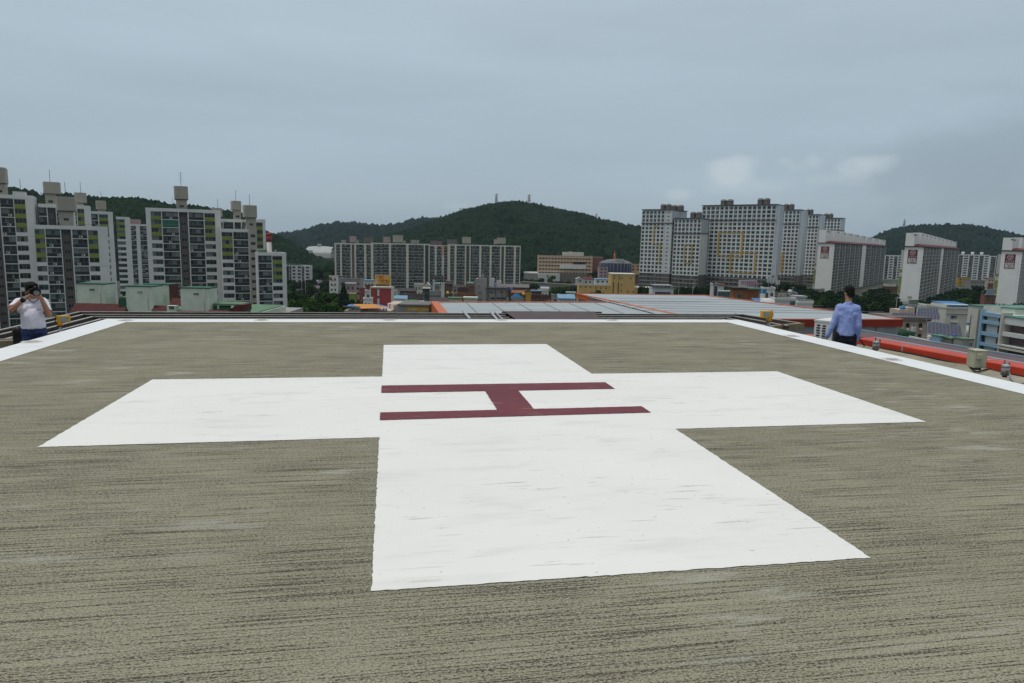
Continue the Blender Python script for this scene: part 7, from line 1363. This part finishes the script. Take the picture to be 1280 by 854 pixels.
class Form:
    """rounded tapered volumes fused into one continuous surface by a voxel remesh"""
    def __init__(s): s.bm = bmesh.new()
    def ell(s, c, r, rot=None, seg=20):
        M_ = Matrix.Translation(c) @ (rot.to_4x4() if rot else Matrix()) @ Matrix.Diagonal((*r, 1)); bmesh.ops.create_uvsphere(s.bm, u_segments=seg, v_segments=seg // 2 + 2, radius=1, matrix=M_)
    def drum(s, z0, z1, rx0, ry0, rx1, ry1, cx=0, cy=0, seg=28):
        """flat-ended elliptical tube standing upright"""
        rg = [[s.bm.verts.new((cx + (rx0 + (rx1 - rx0) * t) * math.cos(2 * math.pi * i / seg), cy + (ry0 + (ry1 - ry0) * t) * math.sin(2 * math.pi * i / seg), z0 + (z1 - z0) * t)) for i in range(seg)] for t in (0, .5, 1)]
        for a, b in zip(rg[:-1], rg[1:]):
            for i in range(seg): s.bm.faces.new((a[i], a[(i + 1) % seg], b[(i + 1) % seg], b[i]))
        s.bm.faces.new(rg[0][::-1]); s.bm.faces.new(rg[-1])
    def limb(s, p0, p1, r0, r1, flat=1, seg=16):
        p0, p1 = Vector(p0), Vector(p1); d = p1 - p0; z = d.normalized(); x = Vector((1, 0, 0)); x = (x - z * x.dot(z)); x = x.normalized() if x.length > .05 else z.orthogonal().normalized(); y = z.cross(x); rings = []
        for t, k in [(-1, a) for a in (.0, .5, .87)] + [(0, 1)] + [(q / 4, 1) for q in (1, 2, 3)] + [(1, 1)] + [(2, a) for a in (.87, .5, .0)]:
            if t == -1: a = math.asin(k) if k < 1 else 1.57; c = p0 - z * r0 * math.cos(a); r = r0 * k
            elif t == 2: a = math.asin(k); c = p1 + z * r1 * math.cos(a); r = r1 * k
            else: c = p0 + d * t; r = r0 + (r1 - r0) * t
            rings.append([s.bm.verts.new(c + (x * math.cos(2 * math.pi * i / seg) + y * math.sin(2 * math.pi * i / seg) * flat) * max(r, 1e-4)) for i in range(seg)])
        for a, b in zip(rings[:-1], rings[1:]):
            for i in range(seg): s.bm.faces.new((a[i], a[(i + 1) % seg], b[(i + 1) % seg], b[i]))
        s.bm.faces.new(rings[0][::-1]); s.bm.faces.new(rings[-1])
    def chain(s, pts, rs, flat=1):
        for (a, b), (ra, rb) in zip(zip(pts[:-1], pts[1:]), zip(rs[:-1], rs[1:])): s.limb(a, b, ra, rb, flat)
    def hand(s, wrist, dirn, palm_n, side, size=1., curl=.35):
        """palm and five fingers; side: direction of the thumb"""
        d = Vector(dirn).normalized(); n = Vector(palm_n); n = (n - d * n.dot(d)).normalized(); t = Vector(side); t = (t - d * t.dot(d) - n * t.dot(n)).normalized(); w = Vector(wrist); q = size
        s.limb(w, w + d * .04 * q, .024 * q, .028 * q, .8)
        for k in (-1, 0, 1): s.limb(w + d * .02 * q + t * k * .02 * q, w + d * .085 * q + t * k * .026 * q, .015 * q, .0135 * q)
        for k, (off, L) in enumerate(((.032, .072), (.011, .082), (-.011, .076), (-.032, .06))):
            p = w + d * .085 * q + t * off * q; c = curl * (1 + .15 * k); dd = d
            for seg_, f in ((.42, .5), (.32, 1.1), (.26, 1.7)):
                e = d * math.cos(c * f) + n * math.sin(c * f); p2 = p + e * L * seg_ * q; s.limb(p, p2, .0088 * q, .0078 * q, seg=8); p = p2
        p = w + d * .022 * q + t * .026 * q; p2 = p + (d * .75 + t * .8 + n * .3).normalized() * .038 * q; p3 = p2 + (d * 1 + t * .2 + n * .4).normalized() * .03 * q; s.limb(p, p2, .012 * q, .0105 * q, seg=8); s.limb(p2, p3, .0105 * q, .0085 * q, seg=8)
    def make(s, name, m, parent, voxel=.009, smooth_=3, fold=None):
        me = bpy.data.meshes.new(name); bmesh.ops.recalc_face_normals(s.bm, faces=s.bm.faces); s.bm.to_mesh(me); s.bm.free(); o = link(name, me); md = o.modifiers.new('r', 'REMESH'); md.mode = 'VOXEL'; md.voxel_size = voxel; md.use_smooth_shade = True
        sm = o.modifiers.new('s', 'SMOOTH'); sm.factor = .5; sm.iterations = smooth_; dg = bpy.context.evaluated_depsgraph_get(); me2 = bpy.data.meshes.new_from_object(o.evaluated_get(dg)); bpy.data.objects.remove(o); me2.name = name; me2.materials.clear(); me2.materials.append(MT[m])
        if fold:
            co = np.empty(len(me2.vertices) * 3); me2.vertices.foreach_get('co', co); co = co.reshape(-1, 3); no = np.array([v_.normal for v_ in me2.vertices])
            dsp = np.array([fold(c) for c in co]); co += no * dsp[:, None]; me2.vertices.foreach_set('co', co.ravel()); me2.update()
        me2.polygons.foreach_set('use_smooth', [True] * len(me2.polygons)); return link(name, me2, parent)
def folds(a, sx=14, sy=14, sz=9, seed=0): return lambda c: a * noise.noise(Vector((c[0] * sx, c[1] * sy, c[2] * sz + seed))) + a * .5 * noise.noise(Vector((c[0] * sx * 2 + c[2] * 9, c[1] * sy * 2, c[2] * sz * 1.7 + seed)))
def head(F, c, fwd, up=(0, 0, 1), s=1.):
    """skull, jaw, nose, ears around centre c, looking along fwd"""
    f = Vector(fwd).normalized(); u = Vector(up); u = (u - f * u.dot(f)).normalized(); r = f.cross(u); R_ = Matrix((r, f, u)).transposed(); q = lambda x, y, z: c + r * x * s + f * y * s + u * z * s
    F.ell(q(0, -.01, .03), (.074 * s, .094 * s, .088 * s), R_); F.ell(q(0, .02, -.035), (.058 * s, .068 * s, .078 * s), R_); F.ell(q(0, .055, -.075), (.03 * s, .03 * s, .025 * s), R_)
    F.limb(q(0, .086, .012), q(0, .108, -.022), .009 * s, .014 * s); F.ell(q(0, .088, -.05), (.022 * s, .011 * s, .009 * s), R_)
    for k in (-1, 1): F.ell(q(.076 * k, -.008, -.005), (.011 * s, .022 * s, .034 * s), R_); F.ell(q(.032 * k, .078, .028), (.016 * s, .012 * s, .008 * s), R_)
    return q, R_
# ---- man in a light blue shirt, seen from behind, walking away, arms hanging a little away from the body
dM = 11.25; p = P(1062.5, 359.5, dM); ZF = -.86; Hm = p.z - ZF; k_ = Hm / 1.73
man = thing('person', 'man in a light blue shirt and black trousers walking away beyond the pad edge', 'person', (p.x, p.y, ZF), -.55); man.scale = (k_ * .88, k_, k_)
# own frame: +y is the way he faces (away from the camera), +x his right
F = Form(); hc = Vector((-.005, .045, 1.625)); hf = Vector((-.50, .84, -.26))
q, Rh = head(F, hc, hf, s=.98); F.limb((0, .0, 1.42), (-.004, .03, 1.56), .062, .056)
F.drum(.98, 1.36, .115, .09, .12, .08); F.limb((-.11, 0, 1.37), (.11, 0, 1.37), .055, .055)
F.drum(.84, .98, .13, .09, .12, .09)
armL = [(-.150, 0, 1.375), (-.235, -.02, 1.11), (-.315, .03, .885)]; armR = [(.150, 0, 1.375), (.205, -.035, 1.10), (.20, .02, .865)]
for a_ in (armL, armR): F.chain(a_, (.046, .040, .027))
F.hand(armL[2], (-.35, .12, -.9), (.7, .3, -.1), (.1, 1, 0), 1., .4); F.hand(armR[2], (.02, .12, -1), (-.9, .1, 0), (0, 1, 0), 1., .4)
legs = {-1: [(-.09, 0, .92), (-.10, .05, .50), (-.10, -.04, .09)], 1: [(.09, 0, .92), (.105, -.0, .50), (.115, -.16, .12)]}
for s_, l_ in legs.items(): F.chain(l_, (.085, .058, .04)); F.limb(l_[2], (l_[2][0], l_[2][1] + .12, l_[2][2] - .05), .038, .03)
F.make('body', 'skin', man, .0065, 2)
F = Form()
F.ell(q(0, -.028, .052), (.086, .098, .084), Rh); F.ell(q(0, -.062, .0), (.075, .058, .078), Rh); F.ell(q(0, .035, .095), (.066, .055, .038), Rh); F.ell(q(.0, -.03, .115), (.05, .05, .03), Rh)
F.limb(q(-.07, -.02, .02), q(-.071, .012, -.01), .013, .007); F.limb(q(.07, -.02, .02), q(.071, .012, -.01), .013, .007); F.limb(q(-.03, -.085, -.06), q(.03, -.085, -.06), .022, .022)
rh = random.Random(2)
for i in range(26): a = rh.uniform(0, 6.28); e = rh.uniform(.02, .07); v_ = q(e * math.cos(a), -.02 + e * math.sin(a), .118 + rh.uniform(-.02, .01)); F.limb(v_, v_ + Vector((rh.uniform(-.02, .02), rh.uniform(-.02, .02), .012)), .009, .004, seg=6)
F.make('hair', 'hair', man, .006, 1, folds(.004, 60, 60, 60))
F = Form()
F.drum(1.05, 1.25, .150, .118, .158, .118); F.drum(1.15, 1.36, .152, .115, .160, .105); F.limb((-.135, -.005, 1.375), (.135, -.005, 1.375), .083, .083); F.limb((-.07, -.012, 1.42), (.07, -.012, 1.42), .050, .050)
F.limb((-.11, -.01, 1.29), (.11, -.01, 1.29), .095, .095, .9); F.drum(.93, 1.12, .172, .138, .158, .122); F.limb((-.03, .0, 1.44), (.03, .0, 1.44), .052, .052); F.limb((0, .005, 1.455), (0, .02, 1.487), .066, .062)
for a_ in (armL, armR): F.chain([a_[0], a_[1], tuple(Vector(a_[1]).lerp(Vector(a_[2]), .94))], (.074, .056, .044)); F.limb(tuple(Vector(a_[1]).lerp(Vector(a_[2]), .85)), tuple(Vector(a_[1]).lerp(Vector(a_[2]), .97)), .043, .042)
F.make('shirt', 'blue_shirt', man, .0095, 10, folds(.009, 20, 20, 8, 4))
F = Form(); F.drum(.84, .955, .158, .122, .158, .122); F.limb((-.055, -.015, .86), (.055, -.015, .86), .102, .105)
for s_, l_ in legs.items(): F.chain([l_[0], l_[1], (l_[2][0], l_[2][1], l_[2][2] - .02)], (.106, .082, .068))
F.make('trousers', 'black_trousers', man, .010, 3, folds(.008, 10, 10, 7, 9))
b = MB()
for k in range(24): a0, a1 = 2 * math.pi * k / 24, 2 * math.pi * (k + 1) / 24; b.face([(.160 * math.cos(t), .132 * math.sin(t), z_) for t, z_ in ((a0, .925), (a1, .925), (a1, .955), (a0, .955))], 'black')
b.build('belt', man)
for s_, l_ in legs.items():
    F = Form(); a_ = Vector(l_[2]); F.limb((a_.x, a_.y - .03, a_.z - .05), (a_.x, a_.y + .17, a_.z - .06), .042, .036, .8); F.make('shoe', 'camera_body', man, .01, 1)
# ---- photographer facing the camera, camera to his eye, elbows out
dP = 10.2; p = P(37, 353.5, dP); Hp = p.z - ZF; k_ = Hp / 1.66
ph = thing('person', 'man in a white T-shirt and blue jeans photographing from beyond the left pad edge', 'person', (p.x, p.y, ZF), math.atan2(CAM[1] - p.y, CAM[0] - p.x) - math.pi / 2 + .15); ph.scale = (k_ * .93, k_, k_)
# +y towards the camera; his right side (+x) is at the left of the photo
F = Form(); hc = Vector((-.02, .03, 1.53)); hf = Vector((-.15, .97, -.12)); q2, Rh2 = head(F, hc, hf, s=1.08)
F.limb((0, -.02, 1.36), (-.01, 0, 1.47), .062, .058); F.drum(.95, 1.32, .13, .10, .12, .09, 0, -.01); F.limb((-.11, -.01, 1.345), (.11, -.01, 1.345), .06, .06)
R1 = [(.165, -.01, 1.355), (.295, .14, 1.265), (.125, .25, 1.435)]; L1_ = [(-.165, 0, 1.35), (-.205, .19, 1.165), (-.095, .33, 1.425)]
F.chain(R1, (.055, .047, .03)); F.chain(L1_, (.056, .049, .03))
F.hand(R1[2], (-.8, .10, .4), (0, .4, -.6), (-.2, -.6, .6), 1.02, .75); F.hand(L1_[2], (.45, .12, .65), (.4, -.5, .6), (.7, .2, .3), 1.02, .7)
lg = {-1: [(-.095, 0, .90), (-.105, .02, .46), (-.11, -.03, .09)], 1: [(.095, 0, .90), (.11, .02, .46), (.115, -.03, .09)]}
F.limb((-.07, 0, .88), (.07, 0, .88), .09, .09)
for s_, l_ in lg.items(): F.chain(l_, (.085, .06, .043)); F.limb(l_[2], (l_[2][0] * 1.1, l_[2][1] + .13, l_[2][2] - .05), .04, .03)
F.make('body', 'skin', ph, .0065, 2)
F = Form(); F.ell(q2(0, -.022, .055), (.095, .107, .09), Rh2); F.ell(q2(0, -.06, .0), (.084, .06, .08), Rh2); F.ell(q2(0, .055, .098), (.074, .048, .035), Rh2)
for k in (-1, 1): F.limb(q2(.078 * k, .02, .04), q2(.081 * k, .012, .0), .015, .009)
F.make('hair', 'hair', ph, .007, 1, folds(.004, 50, 50, 50))
F = Form(); F.drum(1.08, 1.32, .168, .14, .155, .12, 0, -.01); F.ell((0, .055, 1.12), (.168, .135, .16)); F.drum(.945, 1.12, .176, .160, .172, .165, 0, .02); F.limb((-.115, -.02, 1.345), (.115, -.02, 1.345), .084, .084); F.limb((-.05, -.02, 1.38), (.05, -.02, 1.38), .062, .062); F.limb((0, -.015, 1.40), (0, -.0, 1.43), .074, .07); F.limb((-.11, .02, 1.25), (.11, .02, 1.25), .095, .095)
for a_ in (R1, L1_): F.limb(a_[0], Vector(a_[0]).lerp(Vector(a_[1]), .70), .078, .072)
F.make('t_shirt', 'white_tee', ph, .010, 12, folds(.010, 16, 16, 7, 2))
for a_ in (R1, L1_):
    F = Form(); e0, e1 = Vector(a_[0]).lerp(Vector(a_[1]), .80), Vector(a_[0]).lerp(Vector(a_[1]), .86); F.limb(e0, e1, .066, .064); o = F.make('sleeve_trim', 'maroon_trim', ph, .008, 1)
F = Form(); F.drum(.86, .985, .165, .145, .162, .14, 0, .01); F.limb((-.06, 0, .90), (.06, 0, .90), .118, .118, .95)
for s_, l_ in lg.items(): F.chain([l_[0], l_[1], (l_[2][0], l_[2][1], l_[2][2] - .02)], (.108, .088, .075))
F.make('jeans', 'jeans', ph, .011, 3, folds(.010, 9, 9, 7, 7))
for s_, l_ in lg.items():
    F = Form(); a_ = Vector(l_[2]); F.limb((a_.x, a_.y - .03, a_.z - .05), (a_.x * 1.1, a_.y + .18, a_.z - .06), .045, .038, .8); F.make('shoe', 'camera_body', ph, .01, 1)
F = Form(); w_ = Vector(R1[1]).lerp(Vector(R1[2]), .84); w2 = Vector(R1[1]).lerp(Vector(R1[2]), .92); F.limb(w_, w2, .041, .040); F.make('wrist_strap', 'camera_body', ph, .008, 1)
b = MB(); tt = (-.16, .178, 1.215); [b.box(-.10 + .018 * k, -.088 + .018 * k, .145, .155, 1.24, 1.252, 'maroon_trim') for k in range(3)]; b.build('chest_mark', ph)
# what he holds and carries
Mp = ph.matrix_world if False else (Matrix.Translation(ph.location) @ Matrix.Rotation(ph.rotation_euler.z, 4, 'Z') @ Matrix.Diagonal((k_, k_, k_, 1)))
cw = Mp @ Vector((-.035, .18, 1.53)); cm = thing('photo_camera', 'black camera with a thick lens held to the eye of the photographer', 'camera', cw, ph.rotation_euler.z - .12)
b = MB(); b.box(-.07, .07, -.03, .03, -.045, .04, 'camera_body'); b.prism([(-.03, -.03), (.03, -.03), (.022, .035), (-.022, .035)], .04, .07, 'camera_body'); b.tube((.0, 0, .07), (.0, 0, .078), .012, 'steel', n=8); b.box(.045, .072, -.03, .045, -.045, .035, 'camera_body'); b.build('camera_housing', cm)
b = MB(); b.tube((-.01, .03, -.005), (-.01, .13, -.008), .036, 'camera_body', .039, n=20); b.tube((-.01, .13, -.008), (-.01, .165, -.008), .043, 'camera_body', .046, n=20); ln = b.build('lens', cm); b = MB(); b.tube((-.01, .1655, -.008), (-.01, .167, -.008), .036, 'glass_blue', n=20); b.build('front_glass', ln)
b = MB(); sp_ = [Vector((.07, -.01, .02)), Vector((.10, .02, -.05)), Vector((.075, .03, -.13)), Vector((.03, .02, -.16)), Vector((-.03, .0, -.12)), Vector((-.07, -.01, -.0))]; b.path(sp_, .006, 'camera_body', n=6); b.build('strap', cm)
bw = Mp @ Vector((.20, -.02, .80)); F = Form(); F.limb((0, 0, -.09), (0, 0, .10), .07, .075, .8); bag = F.make('shoulder_bag', 'camera_body', None, .012, 2); bag.location = bw; tag(bag, 'small black bag hanging at the hip of the photographer', 'bag')
b = MB(); b.box(-.02, .03, .05, .066, .04, .085, 'amber'); b.build('orange_tag', bag)
